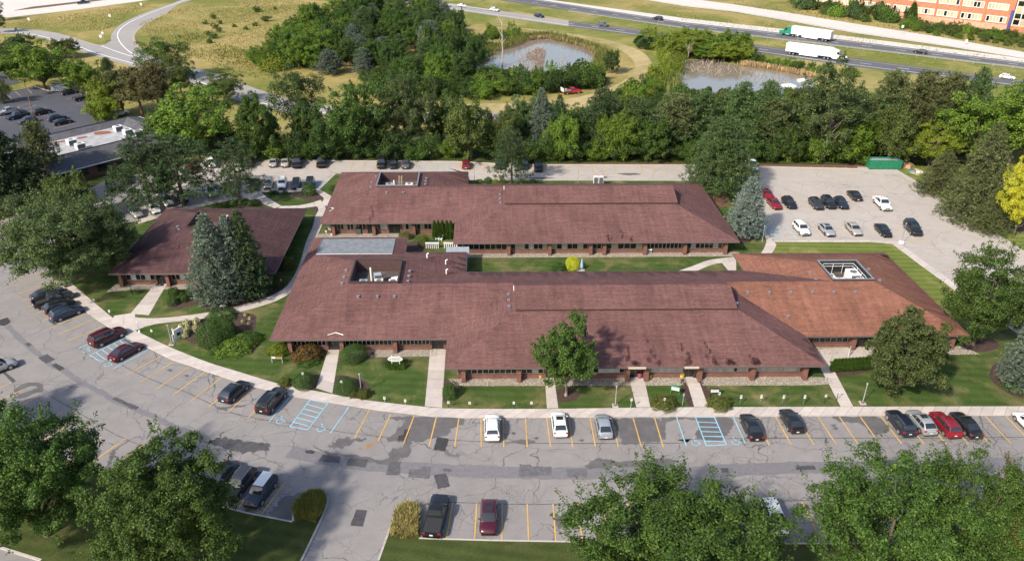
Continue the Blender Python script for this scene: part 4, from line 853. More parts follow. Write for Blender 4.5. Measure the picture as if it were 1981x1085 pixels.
# ---- gravel beds along the walls ------------------------------------------------------------
ico = bmesh.new(); bmesh.ops.create_icosphere(ico, subdivisions=1, radius=1); ICO_V = np.array([v.co[:] for v in ico.verts]); ICO_F = np.array([[v.index for v in f.verts] for f in ico.faces]); ico.free()
def gravel(px_or_uv, seed, n_per_m2=22, skips=(), uv=True):
    poly = [Vector(B(*p)[:2]) for p in px_or_uv] if uv else [Vector(p) for p in GP(px_or_uv)]
    o = struct('gravel_bed', MB().prism([tuple(p) for p in poly], 0, LAWN_Z + .008, 0, False), 'gravel_base')
    r_ = np.random.default_rng(seed); a = np.array([p[:] for p in poly]); lo, hi = a.min(0), a.max(0); n = int((hi - lo).prod() * n_per_m2)
    pts = lo + r_.random((n, 2)) * (hi - lo); x, y = pts.T; ins = np.zeros(n, bool)
    for i in range(len(a)):
        (x1, y1), (x2, y2) = a[i - 1], a[i]; c = ((y1 > y) != (y2 > y)) & (x < (x2 - x1) * (y - y1) / (y2 - y1 + 1e-9) + x1); ins ^= c
    for s0, s1 in skips: ins &= ~((x > s0) & (x < s1))
    pts = pts[ins]; n = len(pts); s = r_.uniform(.045, .11, (n, 3)); s[:, 2] *= .6
    V = (ICO_V[None] * s[:, None]) + np.c_[pts, np.full(n, LAWN_Z + .02)][:, None]; F = ICO_F[None] + (np.arange(n) * len(ICO_V))[:, None, None]
    me = np_mesh('stones', V.reshape(-1, 3), F.reshape(-1, 3)); me.materials.append(MATS['gravel_stone']); tag(link('stones', me, o), kind='stuff')
def np_mesh(name, V, F):
    me = bpy.data.meshes.new(name); k = F.shape[1]; me.vertices.add(len(V)); me.vertices.foreach_set('co', np.ascontiguousarray(V, np.float32).ravel())
    me.loops.add(F.size); me.loops.foreach_set('vertex_index', np.ascontiguousarray(F, np.int32).ravel())
    me.polygons.add(len(F)); me.polygons.foreach_set('loop_start', np.arange(0, F.size, k, dtype=np.int32)); me.update(calc_edges=True); return me
wk = lambda *ps: [(G(a, 735).x - .05, G(b_, 735).x + .25) for a, b_ in ps]
gravel([(-9.2, -13.9), (39.6, -13.9), (42.5, -14.2), (42.6, -15.6), (40, -15.9), (-6.5, -15.5), (-9.2, -15.2)], 1, skips=wk((1053, 1075), (1214, 1248), (1324, 1350)))
gravel([(-24.5, -6.7), (-10.8, -6.7), (-10.8, -8.4), (-17, -8.5), (-21, -8.5)], 2); gravel([(40.5, -6.7), (65, -6.7), (66.2, -8.8), (58, -9.0), (48.5, -8.8), (40.5, -8.4)], 3, skips=[(46.5, 50)])
gravel([(-9, 24), (41.5, 24), (41.5, 22.4), (-9, 22.4)], 4, 14); gravel([(-65.2, 13.3), (-48, 13.3), (-48, 11.6), (-62, 11.5), (-65.6, 10.7)], 5, 14, skips=[(-58, -54.2)])
gravel([(-35.5, 32.7), (-20, 32.7), (-20, 29.8), (-36.5, 29.6)], 6, 12)
# ---- rooftop machines ------------------------------------------------------------------------
plain('unit_body', (.62, .61, .58), .5, var=.06); plain('unit_blue', (.33, .42, .47), .5, var=.06); plain('grille', (.09, .09, .095), .6)
def ac_unit(loc, sx, sy, sz, label, rz=0, body='unit_body', fans=1, group=None):
    o = tag(empty('air_conditioner', loc, rz), label, 'air conditioner', group)
    c = MB().box(-sx / 2, -sy / 2, .12, sx / 2, sy / 2, sz).mesh('cabinet', [MATS[body].name], bevel=.03); link('cabinet', c, o)
    for x in (-.35, .35): link('skid', MB().box(x * sx - .06, -sy / 2 - .05, 0, x * sx + .06, sy / 2 + .05, .12).mesh('skid', ['metal_grey']), o)
    link('grille', MB().box(-sx * .42, -sy / 2 - .012, .22, sx * .42, -sy / 2 - .001, sz - .14).mesh('grille', ['grille']), o)
    link('grille', MB().box(sx / 2 + .001, -sy * .4, .22, sx / 2 + .012, sy * .4, sz - .14).mesh('grille', ['grille']), o)
    for k in range(fans):
        x = (k - (fans - 1) / 2) * sx / max(1, fans); r_ = min(sx / fans, sy) * .33; mb = MB().cyl(x, 0, sz, sz + .05, r_, 14)
        f_ = link('fan', mb.mesh('fan', ['grille']), o)
        ring = MB()
        for q in range(4): ring.tube([(x - r_ * math.cos(q * .785), -r_ * math.sin(q * .785), sz + .06), (x + r_ * math.cos(q * .785), r_ * math.sin(q * .785), sz + .06)], .012, 4)
        link('guard', ring.mesh('guard', ['metal_grey']), f_)
    return o
ac_unit(B(-22.4, 3.3, 4.7), 1.2, 1.1, 1.3, 'blue-grey cooling unit in the roof well of the front west wing', body='unit_blue')
ac_unit(B(-20.0, 3.2, 4.7), 1.3, 1.1, 1.45, 'pale box cooling unit in the middle of the front west roof well', .1)
ac_unit(B(-20.4, 5.0, 4.7), 1.1, .9, 1.6, 'tilted silver duct box behind the middle unit in the front west roof well', .3, 'metal_galv', 0)
ac_unit(B(-17.9, 3.2, 4.7), 1.3, 1.2, 1.35, 'white cooling unit with duct at the right of the front west roof well')
ac_unit(B(-17.5, 4.6, 4.7), 1.5, .9, 1.1, 'round white duct behind the right-hand unit in the front west roof well', .4, 'metal_white', 0)
ac_unit(B(49.1, 4.2, 4.7), 1.0, 1.2, 1.3, 'white unit at the left edge of the east wing roof well', body='metal_white')
ac_unit(B(50.4, 2.9, 4.7), 2.0, 1.2, 1.3, 'wide white unit at the front of the east wing roof well', fans=2, body='metal_white')
ac_unit(B(52.6, 4.6, 4.7), 1.6, 2.2, 1.7, 'largest white unit in the east wing roof well', .05, 'metal_white', 1)
ac_unit(B(53.2, 2.9, 4.7), 1.3, 1.2, 1.25, 'white unit in the front right corner of the east wing roof well', body='metal_white')
ac_unit(B(-22.5, 43.5, 4.6), 1.4, 1.2, 1.3, 'silver unit left of the ladder in the rear roof well', .2, 'metal_galv'); ac_unit(B(-18.6, 43.4, 4.6), 1.4, 1.2, 1.3, 'white unit right of the ladder in the rear roof well', 0, 'metal_white')
ac_unit(B(-49.6, 25.5, 5.6), 1.3, 1.2, 1.35, 'white unit in the roof well of the west office', 0, 'metal_white')
pp = tag(MB().tube([B(-21.5, 5.6, 4.7), B(-21.5, 5.6, 7.0)], .13, 8).build('duct_pipe', 'pipe_white'), 'tall white pipe standing in the front west roof well', 'pipe')
tag(MB().tube([B(-21.45, 42.6, 4.6), B(-21.45, 42.6, 6.9)], .13, 8).build('duct_pipe', 'pipe_white'), 'tall white pipe left of the ladder in the rear roof well', 'pipe')
ld = tag(empty('roof_ladder', B(-20.4, 43.0, 4.6)), 'pale wooden ladder leaning in the rear roof well', 'ladder')
for x in (-.28, .28): link('rail', MB().tube([(x, 0, 0), (x, 1.7, 2.5)], .045, 4).mesh('rail', ['wood_pale']), ld)
for k in range(7): link('rung', MB().tube([(-.28, .2 + k * .22, .3 + k * .32), (.28, .2 + k * .22, .3 + k * .32)], .03, 4).mesh('rung', ['wood_pale']), ld)
rl = MB()
for a, b_ in (((49, 7.2), (53.7, 7.2)), ((53.7, 7.2), (53.7, 2.6))):
    for z in (6.0, 6.45): rl.tube([B(*a, z), B(*b_, z)], .035, 5)
    for t in (0, .33, .66, 1): p = lerp(a, b_, t); rl.tube([B(*p, 4.7), B(*p, 6.45)], .03, 5)
tag(rl.build('guard_rail', 'pipe_white'), 'white pipe railing round the units in the east wing roof well', 'railing')
# ================= grey-roofed office at the west edge
NR_, FR_, NM_ = G(313, 253, 5.2), G(256.5, 224, 5.2), G(65, 314, 5.2)
e1 = (NM_ - NR_); L1 = e1.length + 16; e1.normalize(); e2 = Vector((-e1.y, e1.x, 0)); D2 = (FR_ - NR_).dot(e2)
if D2 < 0: e2 = -e2; D2 = -D2
def Wc(a, b_, z): p = NR_ + e1 * a + e2 * b_; return Vector((p.x, p.y, z))
b4 = tag(empty('grey_roof_office', Wc(L1 / 2, D2 / 2, 0)), 'dark brick office with flat white roof inside grey shingle slopes, at the left edge', 'building')
mb = MB(); so, si = 5.2, 2.6
cr = [(0, 0), (0, D2), (L1, D2), (L1, 0)]; ot = [(-so, -so), (-so, D2 + so), (L1 + so, D2 + so), (L1 + so, -so)]; inn = [(si, si), (si, D2 - si), (L1 - si, D2 - si), (L1 - si, si)]
for i in range(4):
    j = (i + 1) % 4
    for a, b_, za, zb in ((ot, cr, 3.1, 5.2), (cr, inn, 5.2, 4.2)):
        q = [Wc(*a[i], za), Wc(*a[j], za), Wc(*b_[j], zb), Wc(*b_[i], zb)]; uvq = [(0, 0), (30, 0), (30, 5), (0, 5)]
        if (q[1] - q[0]).cross(q[2] - q[0]).z < 0: q.reverse()
        mb.face(q, 0, uvq)
mb.build('roof', 'shingle_grey', b4); mm = MB().face([Wc(*p, 4.21) for p in inn[::-1]]); fl = mm.build('flat_roof', 'roof_membrane', b4)
cap = MB()
for i in range(4): cap.tube([Wc(*cr[i], 5.24), Wc(*cr[(i + 1) % 4], 5.24)], .12, 4)
cap.build('ridge_cap', 'black_metal', b4); fs = MB()
for i in range(4): fs.tube([Wc(*ot[i], 3.06), Wc(*ot[(i + 1) % 4], 3.06)], .14, 4)
fs.build('gutter', 'metal_galv', b4); w4 = MB(); io = [(-so + 1, -so + 1), (-so + 1, D2 + so - 1), (L1 + so - 1, D2 + so - 1), (L1 + so - 1, -so + 1)]
w4.prism([tuple(Wc(*p, 0))[:2] for p in io], 0, 3.05).build('brick_wall', 'brick_dark', b4)
wn = MB()
for k in range(14):
    a = 2 + k * 4.5
    q = [Wc(a, -so + .96, 1.0), Wc(a + 2.6, -so + .96, 1.0), Wc(a + 2.6, -so + .96, 2.5), Wc(a, -so + .96, 2.5)]; MB().face(q).build('window', 'glass_dark', b4)
for k, (zx, zy) in enumerate(((840, 545), (940, 590), (1380, 385), (1490, 425), (1620, 440))):
    p = G(zx / 6.003, 190 + zy / 6.003, 4.2); ac_unit(p, 1.9, 1.5, 1.35, ['white roof unit nearest the left on the grey-roofed office', 'white roof unit just in front of the leftmost one on the grey-roofed office', 'rearmost of three white roof units at the right end of the grey-roofed office', 'middle of three white roof units at the right end of the grey-roofed office', 'front one of three white roof units, partly behind pine, on the grey-roofed office'][k], math.atan2(e1.y, e1.x) + math.pi, 'metal_white', 1)
for q in (((1100, 400), (1200, 385), (1290, 390), (1280, 410), (1180, 425), (1110, 425)), ((900, 460), (1000, 445), (1010, 460), (910, 475)), ((1500, 330), (1560, 310), (1600, 330), (1550, 345)), ((1600, 380), (1660, 375), (1720, 410), (1700, 435), (1640, 410)), ((640, 510), (780, 490), (790, 500), (650, 525))):
    pts = smooth_line([tuple(G(x / 6.003, 190 + y / 6.003, 4.2))[:2] for x, y in q], 5, True); MB().prism([(p.x + random.uniform(-.1, .1), p.y + random.uniform(-.1, .1)) for p in pts], 4.2, 4.235, 0, False).build('leaf_litter', 'leaf_litter', fl)
# ================= orange brick office block beyond the highway
pL, pR = G(1560, 14), G(1950, 61.5); ex = (pR - pL); LB = ex.length; ex.normalize(); ey = Vector((-ex.y, ex.x, 0))
b5 = tag(empty('brick_office_block', (pL + pR) / 2), 'two-storey orange brick office block with bands of tan windows beyond the highway', 'building')
def Oc(a, b_, z): p = pL + ex * a + ey * b_; return Vector((p.x, p.y, z))
def obox(a0, a1, b0, b1, z0, z1, mb=None, m=0):
    mb = mb or MB(); mb.hexa([Oc(a0, b0, z0), Oc(a1, b0, z0), Oc(a1, b1, z0), Oc(a0, b1, z0), Oc(a0, b0, z1), Oc(a1, b0, z1), Oc(a1, b1, z1), Oc(a0, b1, z1)], m); return mb
obox(0, LB, .3, 26, 0, 12.6).build('wall', 'brick_orange', b5); obox(0, LB - .05, .2, .3, 0, 2.4).build('base_wall', 'brick_pink', b5); obox(0, LB, .6, 25.6, 12.6, 12.7).build('flat_roof', 'metal_grey', b5); obox(0, LB, .28, .6, 12.6, 13.1).build('parapet', 'brick_orange', b5)
def a_at(px, z):
    lo, hi = 0, LB * 1.6
    for _ in range(40):
        m = (lo + hi) / 2; p = Oc(m, 0, z); wq = p.y * math.cos(CAM_TH) - (z - CAM_H) * math.sin(CAM_TH)
        if 990.5 + CAM_F * p.x / wq < px: lo = m
        else: hi = m
    return lo
zz = lambda x: 1640 + x / 5.81
bays = [(-330, -90), (-60, 160), (190, 330), (352, 490), (530, 735), (772, 990), (1020, 1250), (1285, 1525), (1568, 1800)]
for (z0, z1, shift) in ((7.8, 10.3, 0), (2.9, 5.4, -28)):
    for bi, (x0, x1) in enumerate(bays):
        a0, a1 = a_at(zz(x0 + shift), z0), a_at(zz(x1 + shift), z0)
        if a1 - a0 < 1: continue
        fr = MB(); n = 6
        for za in (z0, z1 - .25): obox(a0, a1, .1, .32, za, za + .25, fr)
        for k in range(n + 1): a = a0 + (a1 - a0 - .2) * k / n; obox(a, a + .2, .12, .32, z0 + .25, z1 - .25, fr)
        wd = fr.build('window', 'frame_tan' if False else 'frame_white', b5)
        for k in range(n):
            dark = random.random() < .14
            obox(a0 + (a1 - a0) * k / n + .12, a0 + (a1 - a0) * (k + 1) / n - .1, .24, .31, z0 + .25, z1 - .25).build('pane', 'glass_dark' if dark else 'glass_tan', wd)
    for bi in range(len(bays) - 1):
        a0 = a_at(zz(bays[bi][1] + 8 + shift), z0); a1 = a_at(zz(bays[bi + 1][0] - 6 + shift), z0)
        if z0 > 6: obox(a0, a1, .05, .32, 2.4, 12.4).build('brick_pier', 'brick_orange', b5)
plain('paint_navy', (.05, .06, .22), .5)
obox(LB - .9, LB + .1, -.1, .2, 0, 8.2).build('corner_post', 'paint_navy', b5)
cw = obox(LB + .1, LB + 26, 1.2, 26, 0, 12.2).build('glazed_wing', 'glass_tan', b5); obox(LB + .1, LB + 26, .9, 1.2, 0, 2.2).build('base_wall', 'brick_orange', b5)
for r_ in range(4):
    for k in range(10): obox(LB + .6 + k * 2.5, LB + 2.7 + k * 2.5, 1.08, 1.2, 2.8 + r_ * 2.4, 4.6 + r_ * 2.4).build('pane', 'glass_dark' if r_ in (1, 3) or (k * 7 + r_) % 4 == 0 else 'glass_tan', cw)
for k in range(11): obox(LB + .3 + k * 2.5, LB + .55 + k * 2.5, .95, 1.2, 2.2, 12.2).build('mullion', 'frame_white', cw)
for k, (a, b_) in enumerate(((LB - 22, 10), (LB - 6, 14))):
    o = ac_unit(Oc(a, b_, 12.7), 9, 3, 2.4, ['long white roof unit on the orange brick block, the left one', 'long white roof unit on the orange brick block, the right one'][k], math.atan2(ex.y, ex.x), 'metal_white', 2)
# ================================================================== vegetation
def leaf_mat(name, c_dark, c_light, trans=.3, sat=1.0, rough=.55, size=.35):
    m, nt, bs = nodes(name); bs.inputs['Roughness'].default_value = rough; bs.inputs['Specular IOR Level'].default_value = .25
    g = N(nt, 'ShaderNodeNewGeometry'); oi = N(nt, 'ShaderNodeObjectInfo')
    c = ramp(nt, g.outputs['Random Per Island'], [(0, c_dark), (.75, c_light), (1, [min(1, q * 1.35) for q in c_light])])
    n_ = noise(nt, coords(nt), size, 3); c = mixc(nt, .55, c, mixc(nt, 1, c, ramp(nt, n_, [(.3, (.55, .6, .6)), (.7, (1.5, 1.4, 1.25))]), 'MULTIPLY'))
    h = N(nt, 'ShaderNodeHueSaturation'); k = mth(nt, 'MULTIPLY_ADD', oi.outputs['Random'], .016); k.node.inputs[2].default_value = .492; L(nt, k, h.inputs['Hue'])
    v = mth(nt, 'MULTIPLY_ADD', oi.outputs['Random'], .24); v.node.inputs[2].default_value = .88; L(nt, v, h.inputs['Value']); h.inputs['Saturation'].default_value = sat; L(nt, c, h.inputs['Color'])
    L(nt, h.outputs[0], bs.inputs['Base Color'])
    t = N(nt, 'ShaderNodeBsdfTranslucent'); L(nt, mixc(nt, .5, h.outputs[0], (.12, .16, .02)), t.inputs[0])
    mx = N(nt, 'ShaderNodeMixShader'); mx.inputs[0].default_value = trans; L(nt, bs.outputs[0], mx.inputs[1]); L(nt, t.outputs[0], mx.inputs[2])
    L(nt, mx.outputs[0], nt.nodes['Material Output'].inputs[0]); return m
leaf_mat('leaf_green', (.032, .068, .013), (.078, .138, .026)); leaf_mat('leaf_dark', (.026, .055, .014), (.060, .105, .026)); leaf_mat('leaf_bright', (.065, .125, .014), (.150, .235, .032))
leaf_mat('leaf_olive', (.052, .078, .018), (.112, .145, .038)); leaf_mat('leaf_grey', (.044, .070, .024), (.098, .135, .048)); leaf_mat('leaf_lime', (.10, .15, .015), (.21, .255, .032)); leaf_mat('leaf_gold', (.30, .34, .02), (.60, .60, .05), .25)
leaf_mat('leaf_maple', (.024, .054, .011), (.076, .140, .024)); leaf_mat('leaf_linden', (.030, .048, .014), (.088, .112, .036)); leaf_mat('needle_pine', (.020, .044, .016), (.058, .098, .036), .12); leaf_mat('leaf_bronze', (.060, .058, .016), (.13, .105, .030)); leaf_mat('needle_green', (.034, .068, .022), (.082, .132, .044), .12); leaf_mat('needle_olive', (.050, .068, .024), (.110, .128, .050), .12); leaf_mat('needle_brown', (.058, .062, .024), (.135, .125, .052), .12)
leaf_mat('needle_blue', (.075, .105, .090), (.17, .215, .19), .1); leaf_mat('needle_bluegreen', (.050, .075, .056), (.125, .160, .122), .1); leaf_mat('needle_dark', (.016, .030, .014), (.036, .055, .024), .1); leaf_mat('box_green', (.024, .058, .012), (.060, .118, .024), .15); leaf_mat('box_olive', (.055, .075, .016), (.12, .135, .030), .15)
leaf_mat('box_red', (.09, .055, .018), (.16, .10, .03), .15); leaf_mat('flower_cream', (.22, .24, .08), (.62, .58, .36), .2); leaf_mat('grass_blade', (.10, .12, .02), (.24, .23, .06), .3); leaf_mat('grass_dry', (.22, .19, .07), (.42, .34, .15), .3); leaf_mat('reed_green', (.085, .11, .025), (.19, .20, .06), .2); leaf_mat('reed_dry', (.30, .20, .10), (.50, .36, .20), .2)
plain('bark', (.105, .080, .062), .95, var=.35, scale=4); plain('bark_pale', (.26, .225, .185), .95, var=.25, scale=4); plain('bark_dead', (.36, .31, .25), .9, var=.25, scale=3); plain('bark_red', (.20, .10, .06), .95, var=.3)
def unit(a): return a / np.maximum(1e-9, np.linalg.norm(a, axis=-1, keepdims=True))
def leaf_quads(P_, D_, ln, wd, rng, spread=.55, up=.55):
    n = len(P_); nrm = unit(D_ * .7 + rng.normal(0, spread, (n, 3)) + np.array([0, 0, up])); t = unit(np.cross(nrm, rng.normal(0, 1, (n, 3)))); b_ = np.cross(nrm, t)
    s = rng.uniform(.7, 1.3, (n, 1)); l = t * ln * s * .5; w_ = b_ * wd * s * .5; bend = nrm * ln * s * .08
    V = np.stack([P_ - l - bend, P_ + w_, P_ + l - bend, P_ - w_], 1).reshape(-1, 3); return V, np.arange(n * 4).reshape(n, 4)
def needle_quads(P_, D_, ln, wd, rng):
    n = len(P_); t = unit(D_); b_ = unit(np.cross(t, rng.normal(0, 1, (n, 3)))); s = rng.uniform(.7, 1.3, (n, 1)); l = t * ln * s; w_ = b_ * wd * s * .5
    V = np.stack([P_ - w_ * .6, P_ + l * .5 - w_, P_ + l, P_ + l * .5 + w_], 1).reshape(-1, 3); return V, np.arange(n * 4).reshape(n, 4)
def cat(parts):
    V, F, k = [], [], 0
    for v, f in parts: V.append(v); F.append(f + k); k += len(v)
    return np.concatenate(V), np.concatenate(F)
PROTO = {}
def proto(name, H, Rr, trunk, crown): PROTO[name] = (H, Rr, trunk, crown)
def limb_path(a, b_, rng, n=4, wob=.06, sag=0):
    a, b_ = np.array(a), np.array(b_); L_ = np.linalg.norm(b_ - a)
    return [tuple(a + (b_ - a) * t + rng.normal(0, wob * L_, 3) * math.sin(math.pi * t) + np.array([0, 0, sag * L_ * math.sin(math.pi * t)])) for t in np.linspace(0, 1, n)]
def deciduous(name, seed, H, Rr, base=.22, ncl=110, per=170, leaf=.26, rc=.24, shoots=0, lump=.22, flat=.8, droop=0, shell=.45, bark='bark', egg=0, gap=0):
    rng = np.random.default_rng(seed); zc = H * (base + (1 - base) * .5); hz = H * (1 - base) * .5
    d = unit(rng.normal(0, 1, (ncl * 3, 3))); keep = []
    for q in d:                                                       # spread the clusters
        if all(np.dot(q, k) < 1 - 1.15 / ncl for k in keep): keep.append(q)
        if len(keep) >= ncl: break
    d = np.array(keep + list(d[:max(0, ncl - len(keep))])); n = len(d)
    ph = rng.uniform(0, 6.28, 8); lum = 1 + lump * (np.sin(d[:, 0] * 3.1 + ph[0]) * np.sin(d[:, 1] * 3.7 + ph[1]) + .6 * np.sin(d[:, 2] * 5 + ph[2] + d[:, 0] * 4) + .35 * rng.normal(0, 1, n))
    r_ = np.clip(1 - (1 - shell) * rng.random(n) ** 1.7, .3, 1) * np.clip(lum, .55, 1.3)
    tz = d[:, 2]; eg = 1 - egg * np.clip(tz, -1, 1)
    C = np.c_[d[:, 0] * Rr * r_ * eg * .84, d[:, 1] * Rr * r_ * eg * .84, zc + tz * hz * r_ * .86]
    if gap: C = C[rng.random(n) > gap]; n = len(C)
    rad = Rr * rc * rng.uniform(.7, 1.25, n); parts = []
    out = unit(C - np.array([0, 0, zc - hz * .4]))
    k = np.repeat(np.arange(n), np.maximum(20, (per * (rad / (Rr * rc)) ** 2).astype(int))); m = len(k)
    dd = unit(unit(rng.normal(0, 1, (m, 3))) + out[k] * .55 + np.array([0, 0, .3])); P_ = C[k] + dd * rad[k][:, None] * rng.uniform(.45, 1.08, (m, 1)) * np.array([1, 1, flat])
    if droop: P_[:, 2] -= droop * rad[k] * rng.random(m) ** 2 * 2.2
    parts.append(leaf_quads(P_, dd, leaf, leaf * .7, rng))
    if shoots:
        sel = np.where(r_[:n] > .7)[0] if not gap else np.arange(n); S = rng.choice(sel, shoots); ax = unit(out[S] + rng.normal(0, .35, (shoots, 3)) + np.array([0, 0, .5])); ln = rng.uniform(.08, .20, shoots) * Rr
        q = np.repeat(np.arange(shoots), 46); t = rng.random(len(q)); off = rng.normal(0, .042 * Rr, (len(q), 3)) * (1 - t * .75)[:, None]
        P2 = C[S][q] + ax[q] * (rad[S][q] * .75 + ln[q] * t * 1.6)[:, None] + off; parts.append(leaf_quads(P2, ax[q] * .3 + unit(off), leaf, leaf * .65, rng))
    V, F = cat(parts); cr = np_mesh(name + '_crown', V, F)
    mb = MB(); tr = max(.12, H * .018); mb.tube([(0, 0, -.2), (0, 0, H * .05), (.05, .03, H * base), (.0, .08, H * .5), (0, 0, H * .8)], [tr * 1.5, tr, tr * .85, tr * .5, tr * .15], 8)
    for q in rng.choice(n, min(n, 20), False):
        c = C[q]; z0 = H * base * rng.uniform(.8, 1.3) + max(0, c[2] - zc) * .35; mb.tube(limb_path((0, 0, z0), tuple(c), rng, 4, .05, .05), [tr * .45, tr * .33, tr * .2, tr * .07], 5, cap=False)
    tk = mb.mesh(name + '_trunk', [bark], smooth=1.0); proto(name, H, Rr, tk, cr)
def conifer(name, seed, H, Rr, levels=24, nb=6, z0=.1, power=.8, rise=.15, tuft=10, per=12, nl=.42, nw=.085, jag=.25, bark='bark', bulge=0, spray=False, crown_start=.15, top_r=.06):
    rng = np.random.default_rng(seed); parts = []; mb = MB(); tr = H * .016; mb.tube([(0, 0, -.2), (0, 0, H * .3), (.03, .02, H * .7), (0, 0, H * .985)], [tr * 1.3, tr, tr * .5, tr * .1], 7)
    Pn, Dn = [], []
    for i in range(levels):
        t = i / (levels - 1); z = H * (z0 + (1 - z0) * t) * (1 if i == levels - 1 else rng.uniform(.985, 1.015)); prof = (1 - t) ** power + top_r
        if bulge: prof = min(1, prof + 0) * (1 - bulge * max(0, (.25 - t) / .25))
        az = rng.uniform(0, 6.28); m = nb if t < .85 else max(3, nb - 2)
        for k in range(m):
            a = az + 6.283 * k / m + rng.normal(0, .18); r_ = Rr * prof * rng.uniform(1 - jag, 1 + jag * .5); 
            if r_ < .15: r_ = .15
            e = np.array([math.cos(a) * r_, math.sin(a) * r_, rise * r_ * rng.uniform(.6, 1.4)]); st = np.array([0, 0, z])
            if r_ > Rr * .3 and rng.random() < .5: mb.tube([tuple(st), tuple(st + e * .5 + np.array([0, 0, -.03 * r_])), tuple(st + e * .9)], [tr * .3, tr * .18, tr * .06], 4, cap=False)
            nt_ = max(2, int(tuft * r_ / Rr + 1)); side = np.array([-math.sin(a), math.cos(a), 0])
            for q in range(nt_):
                s = crown_start + (1 - crown_start) * (q + rng.random() * .8) / nt_; s = min(1, s); c = st + e * s + side * rng.normal(0, .17) * r_ * s * 1.2 + np.array([0, 0, .05 * r_ * math.sin(3.1 * s) + rng.normal(0, .06) * r_ * .6])
                if spray:
                    dirs = unit(e / r_ * rng.uniform(.2, 1, (per, 1)) + side * rng.uniform(-1, 1, (per, 1)) + np.array([0, 0, 1]) * rng.uniform(-.45, .35, (per, 1)))
                else: dirs = unit(unit(rng.normal(0, 1, (per, 3))) + np.array([0, 0, .35]) + e / r_ * .35)
                Pn.append(np.repeat(c[None], per, 0) + rng.normal(0, nl * .28, (per, 3))); Dn.append(dirs)
    V, F = needle_quads(np.concatenate(Pn), np.concatenate(Dn), nl, nw, rng); cr = np_mesh(name + '_crown', V, F)
    tk = mb.mesh(name + '_trunk', [bark], smooth=1.0); proto(name, H, Rr, tk, cr)
def shrub(name, seed, Rr, H, n=3500, leaf=.11, lobes=5, lump=.12, thick=.2):
    rng = np.random.default_rng(seed); d = unit(rng.normal(0, 1, (n, 3))); d[:, 2] = np.abs(d[:, 2]) * rng.choice([1, 1, 1, -.25], n); d = unit(d); ph = rng.uniform(0, 6.28, 6)
    l = 1 + lump * (np.sin(d[:, 0] * lobes + ph[0]) * np.sin(d[:, 1] * lobes + ph[1]) + .5 * np.sin(d[:, 2] * lobes * 1.4 + ph[2] + d[:, 0] * lobes)); r_ = l * (1 - thick * rng.random(n) ** 2) * rng.uniform(.96, 1.05, n)
    P_ = np.c_[d[:, 0] * Rr * r_, d[:, 1] * Rr * r_, H * .28 + d[:, 2] * H * .72 * r_]; V, F = leaf_quads(P_, d, leaf, leaf * .7, rng, .5, .1); cr = np_mesh(name + '_crown', V, F)
    mb = MB()
    for k in range(5): a = k * 1.3; mb.tube([(0, 0, 0), (math.cos(a) * Rr * .3, math.sin(a) * Rr * .3, H * .4), (math.cos(a) * Rr * .55, math.sin(a) * Rr * .55, H * .6)], [.05, .03, .015], 4)
    proto(name, H, Rr, mb.mesh(name + '_trunk', ['bark']), cr)
def columnar(name, seed, Rr, H, n=2600):
    rng = np.random.default_rng(seed); z = rng.random(n) ** .8; a = rng.uniform(0, 6.28, n); r_ = Rr * np.minimum(1, (1 - z) ** .6 * 1.25) * np.minimum(1, .6 + z * 2.5) * rng.uniform(.75, 1.05, n) * (1 + .1 * np.sin(a * 5 + z * 9))
    P_ = np.c_[np.cos(a) * r_, np.sin(a) * r_, z * H]; D_ = np.c_[np.cos(a) * .5, np.sin(a) * .5, np.full(n, 1.2)] + rng.normal(0, .25, (n, 3)); V, F = needle_quads(P_, D_, .28, .1, rng); proto(name, H, Rr, MB().cyl(0, 0, 0, H * .5, .06, 5).mesh(name + '_trunk', ['bark']), np_mesh(name + '_crown', V, F))
deciduous('maple_a', 11, 14, 6.6, .14, 230, 310, .215, .145, shoots=190, lump=.26, flat=.7); deciduous('maple_b', 12, 14, 6.8, .12, 270, 310, .21, .135, shoots=70, lump=.20, flat=.75)
deciduous('maple_c', 13, 15, 7.8, .12, 280, 300, .215, .135, shoots=300, lump=.30, shell=.4, flat=.7); deciduous('maple_d', 14, 14, 7.2, .16, 210, 260, .21, .14, shoots=220, lump=.32, shell=.35, gap=.12, flat=.7)
deciduous('street_tree', 15, 12, 4.4, .16, 120, 200, .25, .20, shoots=90, lump=.30, bark='bark_pale'); deciduous('linden', 16, 10.5, 5.0, .08, 200, 220, .23, .16, lump=.14, egg=.25, shoots=20)
deciduous('locust_a', 17, 14, 10.5, .18, 330, 170, .28, .12, lump=.24, flat=.5, shell=.35, gap=.05, shoots=140); deciduous('locust_b', 18, 12, 7.5, .14, 210, 180, .26, .15, lump=.28, flat=.6, shell=.4, gap=.05, shoots=90)
deciduous('oak', 19, 15, 6.0, .18, 90, 170, .30, .24, lump=.30, shell=.4); deciduous('belt_a', 20, 14, 5.5, .12, 108, 150, .32, .20, lump=.28, shoots=60); deciduous('belt_b', 21, 12, 5.0, .12, 101, 150, .32, .21, lump=.3, egg=.2, shoots=70)
deciduous('willow', 22, 12, 5.0, .14, 114, 170, .30, .20, lump=.28, droop=.7, shoots=30); deciduous('cottonwood', 23, 18, 6.5, .12, 130, 190, .32, .18, lump=.34, shell=.35, gap=.05, bark='bark_pale', shoots=80)
deciduous('thicket', 24, 5, 3.2, .02, 45, 120, .26, .32, lump=.3, shoots=25); deciduous('thicket_b', 25, 4, 3.4, .02, 40, 120, .24, .3, lump=.34, shoots=40)
